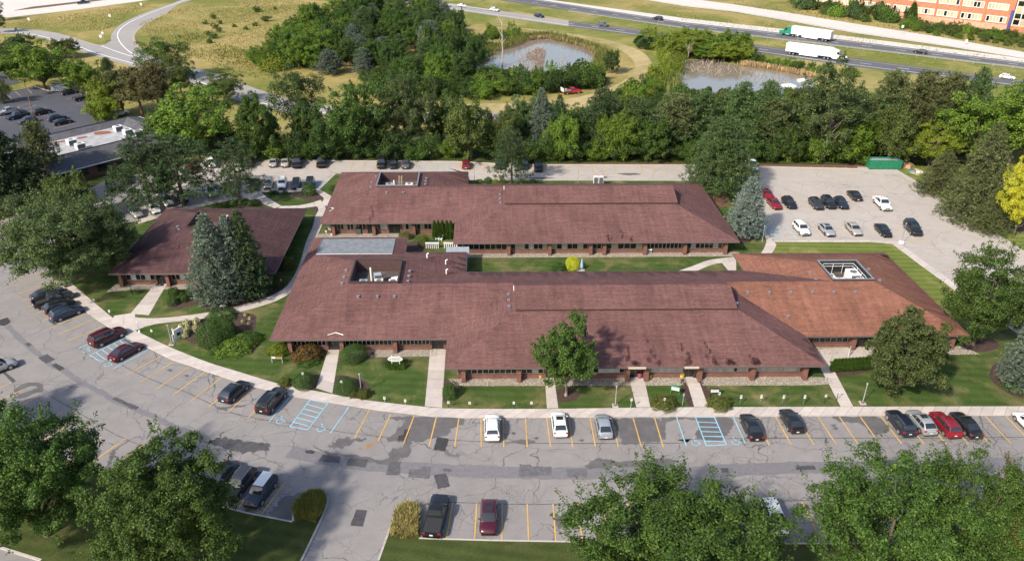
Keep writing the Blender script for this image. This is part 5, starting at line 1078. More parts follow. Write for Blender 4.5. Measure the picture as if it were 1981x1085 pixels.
conifer('white_pine', 31, 17, 6.2, 13, 6, .14, .5, .12, 16, 22, .5, .11, .45, crown_start=.3, top_r=.14); conifer('white_pine_b', 32, 16, 6.0, 11, 6, .2, .42, .1, 15, 22, .5, .11, .5, crown_start=.32, top_r=.16); conifer('big_pine', 33, 18, 7.6, 32, 9, .04, .6, .2, 17, 15, .52, .12, .22, crown_start=.15, top_r=.1)
conifer('scots_pine', 34, 14, 3.8, 15, 7, .34, .42, .3, 10, 17, .48, .13, .42, bark='bark_red', top_r=.16); conifer('dark_pine', 35, 13, 4.2, 20, 7, .1, .45, .15, 10, 16, .48, .13, .38, top_r=.16)
conifer('blue_spruce', 36, 14, 4.6, 38, 11, .07, .66, -.12, 9, 12, .36, .10, .2, bulge=.35, spray=True, crown_start=.3); conifer('green_spruce', 37, 14, 4.4, 36, 10, .08, .7, -.22, 9, 12, .38, .10, .24, bulge=.3, spray=True, crown_start=.3); conifer('wide_spruce', 38, 13, 5.8, 32, 11, .02, .7, -.1, 11, 11, .42, .11, .22, spray=True, crown_start=.3)
shrub('boxwood', 41, 1.0, 1.1, 3600, .085); shrub('dome', 42, 2.7, 2.6, 11000, .12, 3, .10); shrub('mound', 43, 1.6, 1.0, 5000, .11, 6, .2, .35); shrub('wild_bush', 44, 1.5, 1.7, 2600, .2, 4, .28, .45); shrub('flower_bush', 45, .75, .85, 900, .15, 4, .2)
columnar('arborvitae', 46, .62, 3.0); columnar('juniper', 47, .9, 3.2)
def dead_tree(name, seed, H, spread=.35, n=9):
    rng = np.random.default_rng(seed); mb = MB(); r0 = H * .016; mb.tube([(0, 0, -.3), (.1, 0, H * .3), (-.1, .1, H * .62), (.1, 0, H)], [r0 * 1.3, r0, r0 * .6, r0 * .12], 6)
    for k in range(n):
        z = H * rng.uniform(.3, .8); a = rng.uniform(0, 6.28); l = H * spread * rng.uniform(.6, 1.1); e = np.array([math.cos(a) * l * .7, math.sin(a) * l * .7, z + l * .75]); p = limb_path((0, 0, z), tuple(e), rng, 4, .06); mb.tube(p, [r0 * .5, r0 * .35, r0 * .2, r0 * .07], 4)
        for q in range(2):
            s = np.array(p[2]); f = s + np.array([rng.normal(0, l * .25), rng.normal(0, l * .25), l * .4]); mb.tube([tuple(s), tuple(f)], [r0 * .2, r0 * .05], 4)
    return mb.mesh(name, ['bark_dead'], smooth=1.0)
TREES = []
def plant(kind, bx, by, topy=None, hw=None, mat='leaf_green', label='', name='tree', category='tree', group=None, H=None, Rr=None, topx=None, seed=None, z=LAWN_Z, own=True):
    pH, pR, tk, cr = PROTO[kind]; p = G(bx, by); rnd = random.Random(seed if seed is not None else int(bx * 7 + by * 131))
    if H is None: H = max(.5, at_depth(topx or bx, topy, p.y).z * .97)
    if Rr is None:
        s, c = math.sin(CAM_TH), math.cos(CAM_TH); wq = p.y * c - (H * .5 - CAM_H) * s; Rr = hw * wq / CAM_F
    o = tag(empty(name, (p.x, p.y, z - .02), rnd.uniform(0, 6.28)), label, category, group); o.scale = (Rr / pR, Rr / pR, H / pH)
    t = link('trunk' if category == 'tree' else 'stems', tk, o); c_ = link('crown' if category == 'tree' else 'foliage', cr, o)
    if len(cr.materials) == 0: cr.materials.append(MATS['leaf_green'])
    c_.material_slots[0].link = 'OBJECT'; c_.material_slots[0].material = MATS[mat]
    TREES.append(o); return o
# ---- trees of the front lot ------------------------------------------------------------------
T = plant
T('maple_a', 92, 1036, None, None, 'leaf_maple', 'large leafy maple at the lower left corner of the front lot', 'maple_tree', H=14.5, Rr=7.0, seed=1)
T('maple_b', 350, 1110, None, None, 'leaf_maple', 'dense round maple in front of the parked white-roofed suv', 'maple_tree', H=14.5, Rr=6.9, seed=2)
T('maple_b', -62, 858, None, None, 'leaf_maple', 'maple cut by the left edge beside the lot, only its right side showing', 'maple_tree', H=10, Rr=4.6)
T('maple_c', 1305, 1165, None, None, 'leaf_maple', 'wide spiky-topped maple at the bottom of the lot, left of the two bottom right maples', 'maple_tree', H=12.5, Rr=9.6, seed=4)
T('maple_d', 1690, 1130, None, None, 'leaf_maple', 'loose open maple at the bottom with parked cars showing through it', 'maple_tree', H=14, Rr=8.0, seed=5)
T('maple_d', 1850, 1115, None, None, 'leaf_maple', 'loose maple between the see-through maple and the bronze one at the bottom right', 'maple_tree', H=13.2, Rr=6.0, seed=8)
T('maple_a', 1995, 1120, None, None, 'leaf_bronze', 'bronze-green maple in the bottom right corner', 'maple_tree', H=14, Rr=5.6, seed=9)
# ---- trees round the buildings --------------------------------------------------------------
T('street_tree', 1095, 766, 614, 57, 'leaf_green', 'single upright tree with pale trunk in front of the long office', 'shade_tree')
T('linden', 1735, 757, 606, 78, 'leaf_linden', 'dense egg-shaped linden on the lawn in front of the rust-roofed wing', 'linden_tree')
T('locust_b', 1882, 668, 492, 92, 'leaf_green', 'broad tree at the right corner of the rust-roofed wing', 'shade_tree'); T('locust_b', 1985, 650, 520, 60, 'leaf_grey', 'grey-green open tree cut by the right edge beside the east wing', 'shade_tree')
T('blue_spruce', 1972, 752, 588, 56, 'needle_bluegreen', 'blue-green spruce cut by the right edge on the front lawn', 'spruce_tree')
T('blue_spruce', 426, 586, 412, 60, 'needle_bluegreen', 'tall blue spruce, left of the three in front of the west office', 'spruce_tree', topx=400); T('blue_spruce', 462, 580, 414, 42, 'needle_bluegreen', 'middle blue spruce of the three in front of the west office', 'spruce_tree', topx=432); T('green_spruce', 486, 574, 405, 50, 'needle_pine', 'green spruce, right of the three in front of the west office', 'spruce_tree', topx=466)
T('locust_a', 128, 556, 380, 128, 'leaf_grey', 'huge spreading honey locust over the left end of the front row', 'locust_tree'); T('locust_b', 215, 528, 398, 78, 'leaf_grey', 'spreading honey locust against the left side of the west office', 'locust_tree')
T('belt_b', 148, 430, 335, 48, 'leaf_olive', 'olive-topped round tree above the big spreading locust', 'shade_tree')
T('white_pine', 294, 404, 256, 68, 'needle_pine', 'large white pine behind the west office, left of the pair', 'pine_tree'); T('white_pine_b', 356, 398, 262, 78, 'needle_pine', 'large white pine behind the west office, right of the pair', 'pine_tree'); T('white_pine_b', 466, 398, 268, 50, 'needle_pine', 'slender leaning pine between west office and rear lot', 'pine_tree')
T('dark_pine', 28, 412, 248, 66, 'needle_dark', 'dark pine at the left edge by the grey-roofed office', 'pine_tree'); T('scots_pine', 98, 362, 236, 32, 'needle_olive', 'tall pine with bare trunk in front of the grey-roofed office', 'pine_tree'); T('dark_pine', 75, 408, 290, 45, 'needle_dark', 'shorter dark pine right of the left-edge pine', 'pine_tree')
T('white_pine_b', 990, 360, 246, 40, 'needle_pine', 'lone pine on the strip behind the rear office', 'pine_tree'); T('big_pine', 1388, 374, 226, 72, 'needle_green', 'very large bushy pine at the right end of the rear office', 'pine_tree'); T('blue_spruce', 1440, 458, 341, 45, 'needle_blue', 'pale silver-blue spruce at the corner of the east lot', 'spruce_tree')
# ---- the tree belt behind the rear row, from left to right ------------------------------------
ORD = ['first', 'second', 'third', 'fourth', 'fifth', 'sixth', 'seventh', 'eighth', 'ninth', 'tenth', 'eleventh', 'twelfth', 'thirteenth', 'fourteenth', 'fifteenth', 'sixteenth', 'seventeenth', 'eighteenth', 'nineteenth', 'twentieth', 'twenty-first', 'twenty-second', 'twenty-third', 'twenty-fourth', 'twenty-fifth', 'twenty-sixth', 'twenty-seventh', 'twenty-eighth', 'twenty-ninth', 'thirtieth', 'thirty-first', 'thirty-second', 'thirty-third', 'thirty-fourth', 'thirty-fifth', 'thirty-sixth', 'thirty-seventh', 'thirty-eighth', 'thirty-ninth', 'fortieth']
BELT = [('belt_a', 385, 306, 163, 72, 'leaf_bright'), ('linden', 506, 306, 180, 44, 'leaf_green'), ('oak', 582, 262, 122, 52, 'leaf_dark'), ('belt_b', 640, 308, 228, 38, 'leaf_dark'), ('belt_a', 694, 304, 148, 56, 'leaf_green'), ('locust_b', 792, 292, 155, 58, 'leaf_grey'), ('belt_b', 905, 308, 184, 48, 'leaf_olive'), ('willow', 972, 304, 208, 36, 'leaf_olive'), ('green_spruce', 1046, 296, 168, 34, 'needle_bluegreen'), ('green_spruce', 1080, 296, 182, 30, 'needle_pine'), ('willow', 1092, 309, 220, 36, 'leaf_bright'), ('dark_pine', 1160, 296, 172, 42, 'needle_pine'), ('willow', 1190, 309, 216, 40, 'leaf_bright'), ('dark_pine', 1225, 292, 190, 38, 'needle_green'), ('belt_b', 1258, 310, 230, 38, 'leaf_green'), ('scots_pine', 1300, 296, 182, 40, 'needle_olive'), ('dark_pine', 1352, 292, 178, 42, 'needle_green'), ('dark_pine', 1424, 290, 160, 40, 'needle_green'), ('dark_pine', 1470, 296, 158, 38, 'needle_green'), ('scots_pine', 1486, 300, 188, 36, 'needle_olive'), ('belt_b', 1520, 310, 240, 34, 'leaf_dark'), ('cottonwood', 1592, 308, 118, 72, 'leaf_grey'), ('willow', 1650, 314, 225, 44, 'leaf_bright'), ('scots_pine', 1702, 290, 138, 38, 'needle_olive'), ('willow', 1716, 316, 205, 48, 'leaf_olive'), ('scots_pine', 1760, 290, 138, 36, 'needle_olive'), ('belt_a', 1795, 326, 240, 46, 'leaf_lime'), ('scots_pine', 1812, 290, 142, 36, 'needle_olive'), ('dark_pine', 1862, 290, 132, 34, 'needle_green'), ('belt_a', 1870, 318, 178, 66, 'leaf_bright'), ('belt_a', 1950, 320, 165, 62, 'leaf_bright'), ('dark_pine', 1960, 286, 150, 40, 'needle_green')]
KN = {'belt_a': 'broadleaf tree', 'belt_b': 'rounded broadleaf tree', 'linden': 'domed broadleaf tree', 'oak': 'dark oak', 'locust_b': 'thin open tree', 'willow': 'drooping tree', 'green_spruce': 'spruce', 'dark_pine': 'dark pine', 'scots_pine': 'pine', 'cottonwood': 'tall cottonwood'}
cnt = {}
for i, (k, x, y, ty, hw_, m) in enumerate(sorted(BELT, key=lambda q: q[1])):
    T(k, x, y, ty, hw_, m, f'{KN[k]}, {ORD[i]} tree from the left in the belt behind the rear lot', KN[k].split()[-1] + '_tree' if KN[k].split()[-1] != 'tree' else 'broadleaf_tree', group='tree belt behind the rear lot')
T('wide_spruce', 1880, 422, 236, 66, 'needle_olive', 'broad olive spruce at the right edge of the east lot', 'spruce_tree'); T('wide_spruce', 1815, 372, 290, 46, 'needle_olive', 'low spruce beside the green dumpster', 'spruce_tree'); T('wide_spruce', 1912, 446, 360, 40, 'needle_olive', 'shorter spruce in front of the broad olive spruce', 'spruce_tree'); T('maple_b', 1960, 458, 288, 44, 'leaf_gold', 'bright golden-yellow tree at the right edge', 'golden_tree')
for i, x in enumerate(range(430, 1680, 34)):
    T('thicket' if i % 2 else 'thicket_b', x + random.uniform(-8, 8), 307 + random.uniform(-3, 3) + (4 if x > 1000 else 0), None, None, random.choice(['leaf_green', 'leaf_dark', 'leaf_bright', 'leaf_green']), f'leafy undergrowth bush, {ORD[i]} from the left along the rear lot', 'undergrowth_bush', 'bush', 'undergrowth along the rear lot', H=random.uniform(3.5, 6.5), Rr=random.uniform(2.6, 3.8))
for i in range(64):                                                # second rank, half hidden
    x = random.uniform(560, 1000) if i < 9 else random.uniform(1000, 1960); T(random.choice(['belt_a', 'belt_b', 'dark_pine', 'willow', 'belt_a']), x, random.uniform(262, 294), None, None, random.choice(['leaf_dark', 'leaf_green', 'leaf_olive', 'needle_green', 'leaf_green', 'leaf_bright']), 'half-hidden tree in the second rank of the belt behind the rear lot', 'belt_tree', group='second rank of the tree belt', H=random.uniform(7, 10.5) if i < 14 else random.uniform(9, 13), Rr=random.uniform(3.4, 5.2))
# ---- upper left: trees round the far lots and ramps -------------------------------------------
for k, x, y, ty, hw_, m, lb, nm in (('belt_a', 88, 172, 80, 58, 'leaf_bright', 'bright broad tree above the dark left lot', 'broadleaf_tree'), ('belt_a', 18, 152, 82, 42, 'leaf_green', 'broad tree at the left edge above the dark lot', 'broadleaf_tree'), ('belt_b', 42, 120, 66, 34, 'leaf_grey', 'grey-green tree under the ramp road at the left edge', 'broadleaf_tree'), ('belt_b', 165, 176, 116, 36, 'leaf_bright', 'yellow-green tree right of the skip in the dark lot', 'broadleaf_tree'), ('belt_b', 128, 112, 74, 28, 'leaf_olive', 'low round tree beside the ramp road', 'broadleaf_tree'), ('oak', 322, 155, 70, 50, 'leaf_green', 'tall oak in front of the ramp junction', 'oak_tree'), ('locust_b', 352, 185, 112, 36, 'leaf_olive', 'thin pale tree right of the tall oak', 'thin_tree'), ('scots_pine', 276, 224, 132, 40, 'needle_brown', 'brownish pine, middle of three behind the grey roof', 'pine_tree'), ('scots_pine', 312, 228, 122, 40, 'needle_brown', 'brownish pine, right of three behind the grey roof', 'pine_tree'), ('scots_pine', 240, 220, 138, 36, 'needle_olive', 'pine, left of three behind the grey roof', 'pine_tree'), ('belt_b', 212, 226, 148, 32, 'leaf_lime', 'lime-green tree left of the pines behind the grey roof', 'broadleaf_tree'), ('willow', 205, 236, 186, 34, 'leaf_lime', 'low drooping yellow-green tree at the edge of the dark lot', 'willow_tree'), ('locust_b', 436, 200, 140, 42, 'leaf_olive', 'open feathery tree over the ramp road', 'thin_tree'), ('dark_pine', 210, 142, 112, 14, 'needle_green', 'small dark evergreen beside the ramp road', 'evergreen_tree'), ('oak', 0, 64, 22, 17, 'leaf_dark', 'dark tree cut by the left edge under the arterial road', 'oak_tree'), ('oak', -2, 40, -6, 15, 'leaf_dark', 'dark tree in the top left corner', 'oak_tree'), ('thicket', 8, 200, 150, 20, 'leaf_olive', 'dull olive bush at the left edge of the dark lot', 'wild_bush'), ('belt_b', 70, 150, 92, 34, 'leaf_dark', 'darker tree behind the bright one above the dark lot', 'broadleaf_tree'), ('belt_a', 340, 300, 190, 44, 'leaf_green', 'tree between the grey roof and the bright belt tree', 'broadleaf_tree'), ('dark_pine', 440, 306, 230, 34, 'needle_dark', 'dark evergreen just right of the bright belt tree', 'pine_tree')):
    T(k, x, y, ty, hw_, m, lb, nm)
# ---- the wood beside the pond -----------------------------------------------------------------
woods = [('dark_pine', 'needle_green'), ('belt_a', 'leaf_green'), ('belt_b', 'leaf_dark'), ('dark_pine', 'needle_bluegreen'), ('belt_b', 'leaf_green'), ('belt_a', 'leaf_bright')]
WOOD = GP([(520, 105), (560, 80), (620, 45), (680, 22), (760, 22), (850, 38), (880, 70), (905, 110), (935, 130), (915, 165), (860, 180), (700, 160), (600, 140), (540, 130)])
def inside(p, poly):
    r_ = False
    for i in range(len(poly)):
        (x1, y1), (x2, y2) = poly[i - 1], poly[i]
        if (y1 > p[1]) != (y2 > p[1]) and p[0] < (x2 - x1) * (p[1] - y1) / (y2 - y1) + x1: r_ = not r_
    return r_
rw = random.Random(5); xs = [p[0] for p in WOOD]; ys = [p[1] for p in WOOD]; got = []
while len(got) < 105:
    p = (rw.uniform(min(xs), max(xs)), rw.uniform(min(ys), max(ys)))
    if inside(p, WOOD) and all((p[0] - q[0]) ** 2 + (p[1] - q[1]) ** 2 > 22 for q in got): got.append(p)
def plant_at(kind, x, y, H, Rr, mat, label, name, category='tree', group=None, z=-.1):
    pH, pR, tk, cr = PROTO[kind]; o = tag(empty(name, (x, y, z), random.uniform(0, 6.28)), label, category, group); o.scale = (Rr / pR, Rr / pR, H / pH); link('trunk' if category == 'tree' else 'stems', tk, o); c_ = link('crown' if category == 'tree' else 'foliage', cr, o)
    if len(cr.materials) == 0: cr.materials.append(MATS['leaf_green'])
    c_.material_slots[0].link = 'OBJECT'; c_.material_slots[0].material = MATS[mat]; return o
for x, y in got:
    k, m = rw.choice(woods if x > -62 else [w_ for w_ in woods if 'needle' not in w_[1]] + [('belt_b', 'leaf_bright')]); edge = rw.random(); H = rw.uniform(7, 13)
    plant_at(k, x, y, H, rw.uniform(3.4, 5.2), m, {'needle_green': 'green pine in the wood left of the pond', 'needle_bluegreen': 'blue-green pine in the wood left of the pond', 'leaf_green': 'green broadleaf tree in the wood left of the pond', 'leaf_dark': 'dark broadleaf tree in the wood left of the pond', 'leaf_bright': 'bright broadleaf tree in the wood left of the pond'}[m], 'pine_tree' if 'needle' in m else 'broadleaf_tree', group={'needle_green': 'green pines of the pond wood', 'needle_bluegreen': 'blue-green pines of the pond wood', 'leaf_green': 'green trees of the pond wood', 'leaf_dark': 'dark trees of the pond wood', 'leaf_bright': 'bright trees of the pond wood'}[m])
def scatter_bushes(px, n, mats, label, group, H=(1.5, 4), seed=1, kinds=('thicket', 'thicket_b', 'wild_bush'), gap=3.5):
    poly = GP(px); r_ = random.Random(seed); xs = [p[0] for p in poly]; ys = [p[1] for p in poly]; k = 0; pts = []; tries = 0
    while k < n and tries < 6000:
        tries += 1; p = (r_.uniform(min(xs), max(xs)), r_.uniform(min(ys), max(ys)))
        if not inside(p, poly) or any((p[0] - q[0]) ** 2 + (p[1] - q[1]) ** 2 < gap * gap for q in pts): continue
        pts.append(p); h = r_.uniform(*H); plant_at(r_.choice(kinds), p[0], p[1], h, h * r_.uniform(.6, 1.0), r_.choice(mats), label, 'wild_bush', 'bush', group); k += 1
scatter_bushes([(480, 122), (520, 100), (560, 78), (625, 45), (640, 60), (600, 100), (580, 135), (540, 140)], 34, ['leaf_lime', 'leaf_bright', 'leaf_green'], 'bright bush on the left edge of the pond wood', 'bushes left of the pond wood', (2.5, 5.5), 2)
scatter_bushes([(720, 165), (860, 172), (960, 150), (1000, 165), (1040, 160), (1110, 158), (1160, 150), (1170, 160), (1090, 178), (960, 188), (860, 195), (740, 192)], 52, ['leaf_dark', 'leaf_green', 'leaf_green', 'leaf_bright'], 'bush in the green belt on the near shore of the round pond', 'bushes on the near shore of the round pond', (3, 6.5), 3)
scatter_bushes([(880, 95), (950, 65), (1000, 75), (960, 105), (920, 125)], 16, ['leaf_green', 'leaf_bright', 'leaf_lime'], 'bush between the wood and the round pond', 'bushes west of the round pond', (2, 5), 4)
scatter_bushes([(1250, 75), (1300, 90), (1320, 110), (1300, 150), (1270, 190), (1180, 205), (1190, 195), (1260, 160), (1290, 125), (1270, 95)], 34, ['leaf_bright', 'leaf_lime', 'leaf_green'], 'bright bush between the mown track and the right-hand pond', 'bushes left of the right-hand pond', (2, 4.5), 5)
scatter_bushes([(1310, 85), (1360, 92), (1430, 100), (1440, 112), (1400, 122), (1330, 112)], 16, ['leaf_bright', 'leaf_lime'], 'yellow-green bush between the right-hand pond and the highway', 'bushes by the highway', (4, 8), 6, ('belt_b', 'thicket', 'belt_a'), 4.5)
scatter_bushes([(1440, 114), (1500, 122), (1600, 134), (1660, 142), (1650, 152), (1560, 140), (1440, 124)], 30, ['leaf_bright', 'leaf_green'], 'low bush on the highway bank of the right-hand pond', 'low bushes on the highway bank', (1.2, 2.5), 7, gap=2.5)
scatter_bushes([(1530, 2), (1600, 8), (1660, 20), (1760, 36), (1760, 46), (1660, 42), (1560, 20)], 26, ['leaf_green', 'leaf_dark', 'leaf_bright', 'needle_green'], 'bush in front of the orange brick block, left part', 'bushes left below the brick block', (3, 7), 8, gap=4)
scatter_bushes([(1760, 46), (1860, 58), (1981, 76), (2080, 90), (2080, 100), (1960, 92), (1840, 74), (1740, 56)], 56, ['leaf_olive', 'leaf_bright', 'leaf_green', 'leaf_olive'], 'scrub bush on the bank below the orange brick block', 'scrub below the brick block', (1.4, 3.6), 9, gap=3)
scatter_bushes([(350, 50), (470, 20), (560, 10), (640, 20), (600, 40), (500, 70), (380, 90)], 22, ['leaf_green', 'leaf_olive', 'needle_green'], 'small lone shrub in the dry meadow', 'shrubs dotted over the meadow', (.8, 2.2), 10, gap=6)
scatter_bushes([(1235, 82), (1260, 86), (1280, 92), (1270, 100), (1240, 92)], 7, ['needle_green', 'leaf_green'], 'small pointed evergreen on the highway verge', 'small evergreens on the verge', (2, 3.5), 11, ('juniper',), 2.5)
T('belt_b', 1183, 142, 97, 17, 'leaf_dark', 'lone dark tree on the right shore of the round pond', 'pond_tree'); T('columnar' if 'columnar' in PROTO else 'juniper', 1762, 40, 6, 8, 'leaf_green', 'pointed evergreen against the orange brick block', 'evergreen_tree')
for i, (x, y, ty, lb) in enumerate(((972, 128, 27, 'tall bare dead trunk standing in the round pond'), (820, 122, 60, 'grey dead tree in front of the pond wood'), (1087, 152, 104, 'thin dead sapling on the near shore of the round pond'), (1330, 118, 80, 'leaning dead snag at the right-hand pond'))):
    p = G(x, y); H = at_depth(x, ty, p.y).z; o = link('dead_tree', dead_tree('dead_tree', 60 + i, H, .22 if i == 0 else .4, 6 if i == 0 else 12)); o.location = (p.x, p.y, -.1); tag(o, lb, 'dead tree')
# ---- ponds, reeds, dead wood -------------------------------------------------------------------
mw, nt_, bs_ = nodes('pond_water'); bs_.inputs['Base Color'].default_value = (.20, .175, .14, 1); bs_.inputs['Roughness'].default_value = .09; bs_.inputs['Specular IOR Level'].default_value = .9
bump(nt_, bs_, noise(nt_, coords(nt_), 1.2, 3), .08, .03)
plain('mud', (.16, .115, .09), .9, var=.35, scale=.6); plain('dead_wood', (.34, .26, .20), .9, var=.3, scale=2)
q1, q2 = zr(920, 60, 6.19), zr(1250, 60, 5.66)
MUD1 = [q1(*p) for p in ((20, 430), (40, 330), (200, 245), (420, 190), (640, 105), (900, 90), (1200, 165), (1450, 255), (1490, 340), (1450, 450), (1350, 520), (1060, 560), (950, 615), (600, 570), (300, 480), (50, 460))]
POND1 = [q1(*p) for p in ((40, 415), (70, 330), (160, 285), (330, 245), (560, 215), (760, 150), (1000, 145), (1250, 235), (1400, 315), (1430, 390), (1350, 440), (1100, 470), (1010, 570), (950, 600), (860, 540), (780, 470), (820, 400), (830, 330), (840, 240), (760, 210), (640, 260), (620, 330), (700, 380), (690, 440), (560, 520), (400, 460), (200, 440), (60, 430))]
struct('pond_bank', MB().prism([tuple(p) for p in smooth_line(GP(MUD1), 5, True)], -.1, -.062, 0, False), 'mud'); struct('pond', MB().prism([tuple(p) for p in smooth_line(GP(POND1), 4, True)], -.1, -.055, 0, False), 'pond_water')
POND2 = [q2(*p) for p in ((310, 420), (340, 350), (600, 320), (1000, 375), (1300, 415), (1790, 500), (1800, 640), (1540, 760), (1000, 720), (600, 720), (300, 670))]
struct('pond', MB().prism([tuple(p) for p in smooth_line(GP(POND2), 5, True)], -.1, -.055, 0, False), 'pond_water')
def stuff_blades(name, pts, h, wd, mat, label, seed, lean=.18):
    rng = np.random.default_rng(seed); n = len(pts); P_ = np.c_[pts, np.full(n, -.1)]; D_ = np.c_[rng.normal(0, lean, (n, 2)), np.ones(n)]
    V, F = needle_quads(P_, D_, h, wd, rng); me = np_mesh(name, V, F); me.materials.append(MATS[mat]); return tag(link(name, me), label, name.replace('_', ' '), kind='stuff')
def along(px, n, wd, seed):
    rng = np.random.default_rng(seed); pl = smooth_line(GP(px), 6); a = np.array([p[:] for p in pl]); i = rng.integers(0, len(a) - 1, n); t = rng.random((n, 1)); return a[i] * (1 - t) + a[i + 1] * t + rng.normal(0, wd, (n, 2))
shore = [q1(*p) for p in ((30, 330), (200, 235), (420, 175), (620, 95), (900, 75), (1200, 150), (1470, 240), (1520, 330), (1500, 430), (1440, 500))]
stuff_blades('reeds', along(shore, 5200, 1.6, 1), 2.3, .16, 'reed_green', 'green reeds ringing the round pond', 1); stuff_blades('dry_reeds', along([q1(*p) for p in ((640, 110), (900, 92), (1200, 165), (1450, 260))], 1500, .5, 2), 1.5, .16, 'reed_dry', 'tan dry reeds at the far waterline of the round pond', 2)
stuff_blades('reeds', along([q2(*p) for p in ((290, 640), (300, 420), (340, 330))], 1500, 1.4, 3), 2.4, .18, 'reed_green', 'green reeds on the left shore of the right-hand pond', 3); stuff_blades('dry_reeds', along([q2(*p) for p in ((1050, 375), (1400, 420), (1800, 500))], 1500, .8, 4), 1.6, .18, 'reed_dry', 'tan dry reeds under the highway bank at the right-hand pond', 4)
def sticks(px, n, h, seed, label):
    rng = np.random.default_rng(seed); a = np.array([p[:] for p in GP(px)]); lo, hi = a.min(0), a.max(0); mb = MB(); poly = [tuple(p) for p in a]; k = 0
    while k < n:
        p = lo + rng.random(2) * (hi - lo)
        if not inside(p, poly): continue
        l = h * rng.uniform(.3, 1.2); d = unit(np.array([rng.normal(0, .5), rng.normal(0, .5), rng.uniform(.1, 1)])); mb.tube([(p[0], p[1], -.2), tuple(np.array([p[0], p[1], -.1]) + d * l)], [.07, .03], 3); k += 1
    o = mb.build('dead_wood', 'dead_wood'); return tag(o, label, 'dead wood', kind='stuff')
sticks([q1(*p) for p in ((620, 250), (700, 170), (830, 210), (820, 320), (760, 430), (560, 420), (480, 350))], 170, 2.2, 1, 'tangle of pale dead stems in the middle of the round pond'); sticks([q1(*p) for p in ((60, 430), (300, 380), (600, 400), (800, 480), (560, 520), (300, 470))], 90, 1.6, 2, 'scattered dead stems in the near half of the round pond')
scatter_bushes([(1230, 190), (1300, 182), (1420, 185), (1560, 188), (1660, 190), (1660, 205), (1400, 205), (1230, 210)], 46, ['leaf_green', 'leaf_dark', 'leaf_olive'], 'bush on the near shore of the right-hand pond', 'bushes on the near shore of the right-hand pond', (1.4, 3.4), 12, gap=3.2)
sticks([q2(*p) for p in ((500, 340), (1000, 370), (1000, 470), (800, 500), (500, 450))], 150, 2.6, 3, 'bleached dead stems standing in the right-hand pond'); sticks([q2(*p) for p in ((1000, 430), (1500, 500), (1560, 620), (1300, 620), (1000, 520))], 110, 1.8, 4, 'dead stems in the right part of the right-hand pond')
plain('rubble_white', (.66, .64, .60), .9, var=.15)
for k, (x, y, s_) in enumerate(((1570, 600 / 1, 2.4), (1720, 545, 1.8))):
    p = G(*q2(x, y)); rng = np.random.default_rng(k); V = unit(ICO_V) * (1 + rng.normal(0, .12, (len(ICO_V), 1))) * np.array([s_ * 1.4, s_, .9]); me = np_mesh('boulder', V, ICO_F); me.materials.append(MATS['rubble_white']); o = link('boulder', me); o.location = (p.x, p.y, -.2); tag(o, ['white boulder in the right-hand pond', 'smaller white boulder right of the first in the right-hand pond'][k], 'boulder')
# ---- tall grass over the meadow and verges --------------------------------------------------------
def meadow(px, n, h, wd, mat, seed, label, name='meadow_grass', clump=True):
    rng = np.random.default_rng(seed); a = np.array([p[:] for p in GP(px)]); lo, hi = a.min(0), a.max(0); p = lo + rng.random((n * 3, 2)) * (hi - lo); x, y = p.T; ins = np.zeros(len(p), bool)
    for i in range(len(a)):
        (x1, y1), (x2, y2) = a[i - 1], a[i]; ins ^= ((y1 > y) != (y2 > y)) & (x < (x2 - x1) * (y - y1) / (y2 - y1 + 1e-9) + x1)
    p = p[ins]
    if clump: ph = np.sin(p[:, 0] * .13 + 2 * np.sin(p[:, 1] * .05)) * np.sin(p[:, 1] * .11 + 1 + 2 * np.sin(p[:, 0] * .06)); p = p[ph + rng.normal(0, .8, len(p)) > .2]
    return stuff_blades(name, p[:n], h, wd, mat, label, seed, .45)
meadow([(270, 45), (350, 15), (520, -5), (640, 10), (560, 70), (470, 110), (380, 100), (290, 92)], 9000, .5, .28, 'grass_dry', 1, 'tall dry grass of the meadow inside the ramp loop'); meadow([(360, 60), (480, 100), (560, 130), (520, 160), (430, 130), (340, 100)], 6000, .6, .32, 'grass_blade', 2, 'green tussocks at the lower edge of the meadow')
meadow([(20, 45), (180, 22), (300, 5), (225, 48), (200, 60), (60, 56)], 4500, .45, .28, 'grass_dry', 3, 'dry grass between arterial and ramp road'); meadow([(1300, 20), (1400, 32), (1981, 118), (1981, 122), (1640, 80), (1320, 42)], 6000, .45, .25, 'grass_dry', 4, 'dry grass between highway and exit ramp'); meadow([(1150, 45), (1320, 60), (1981, 138), (1981, 150), (1637, 108), (1320, 68)], 6000, .4, .25, 'grass_blade', 5, 'green grass on the highway median', clump=True)
meadow([(1420, 0), (1560, 20), (1700, 46), (1981, 92), (1981, 102), (1800, 70), (1600, 38), (1420, 10)], 6000, .6, .3, 'grass_blade', 6, 'rough grass between exit ramp and brick block'); meadow([(950, 55), (1100, 78), (1180, 100), (1150, 95), (1050, 75), (960, 68)], 2500, .9, .4, 'reed_green', 7, 'rank grass on the far bank of the round pond', clump=False)
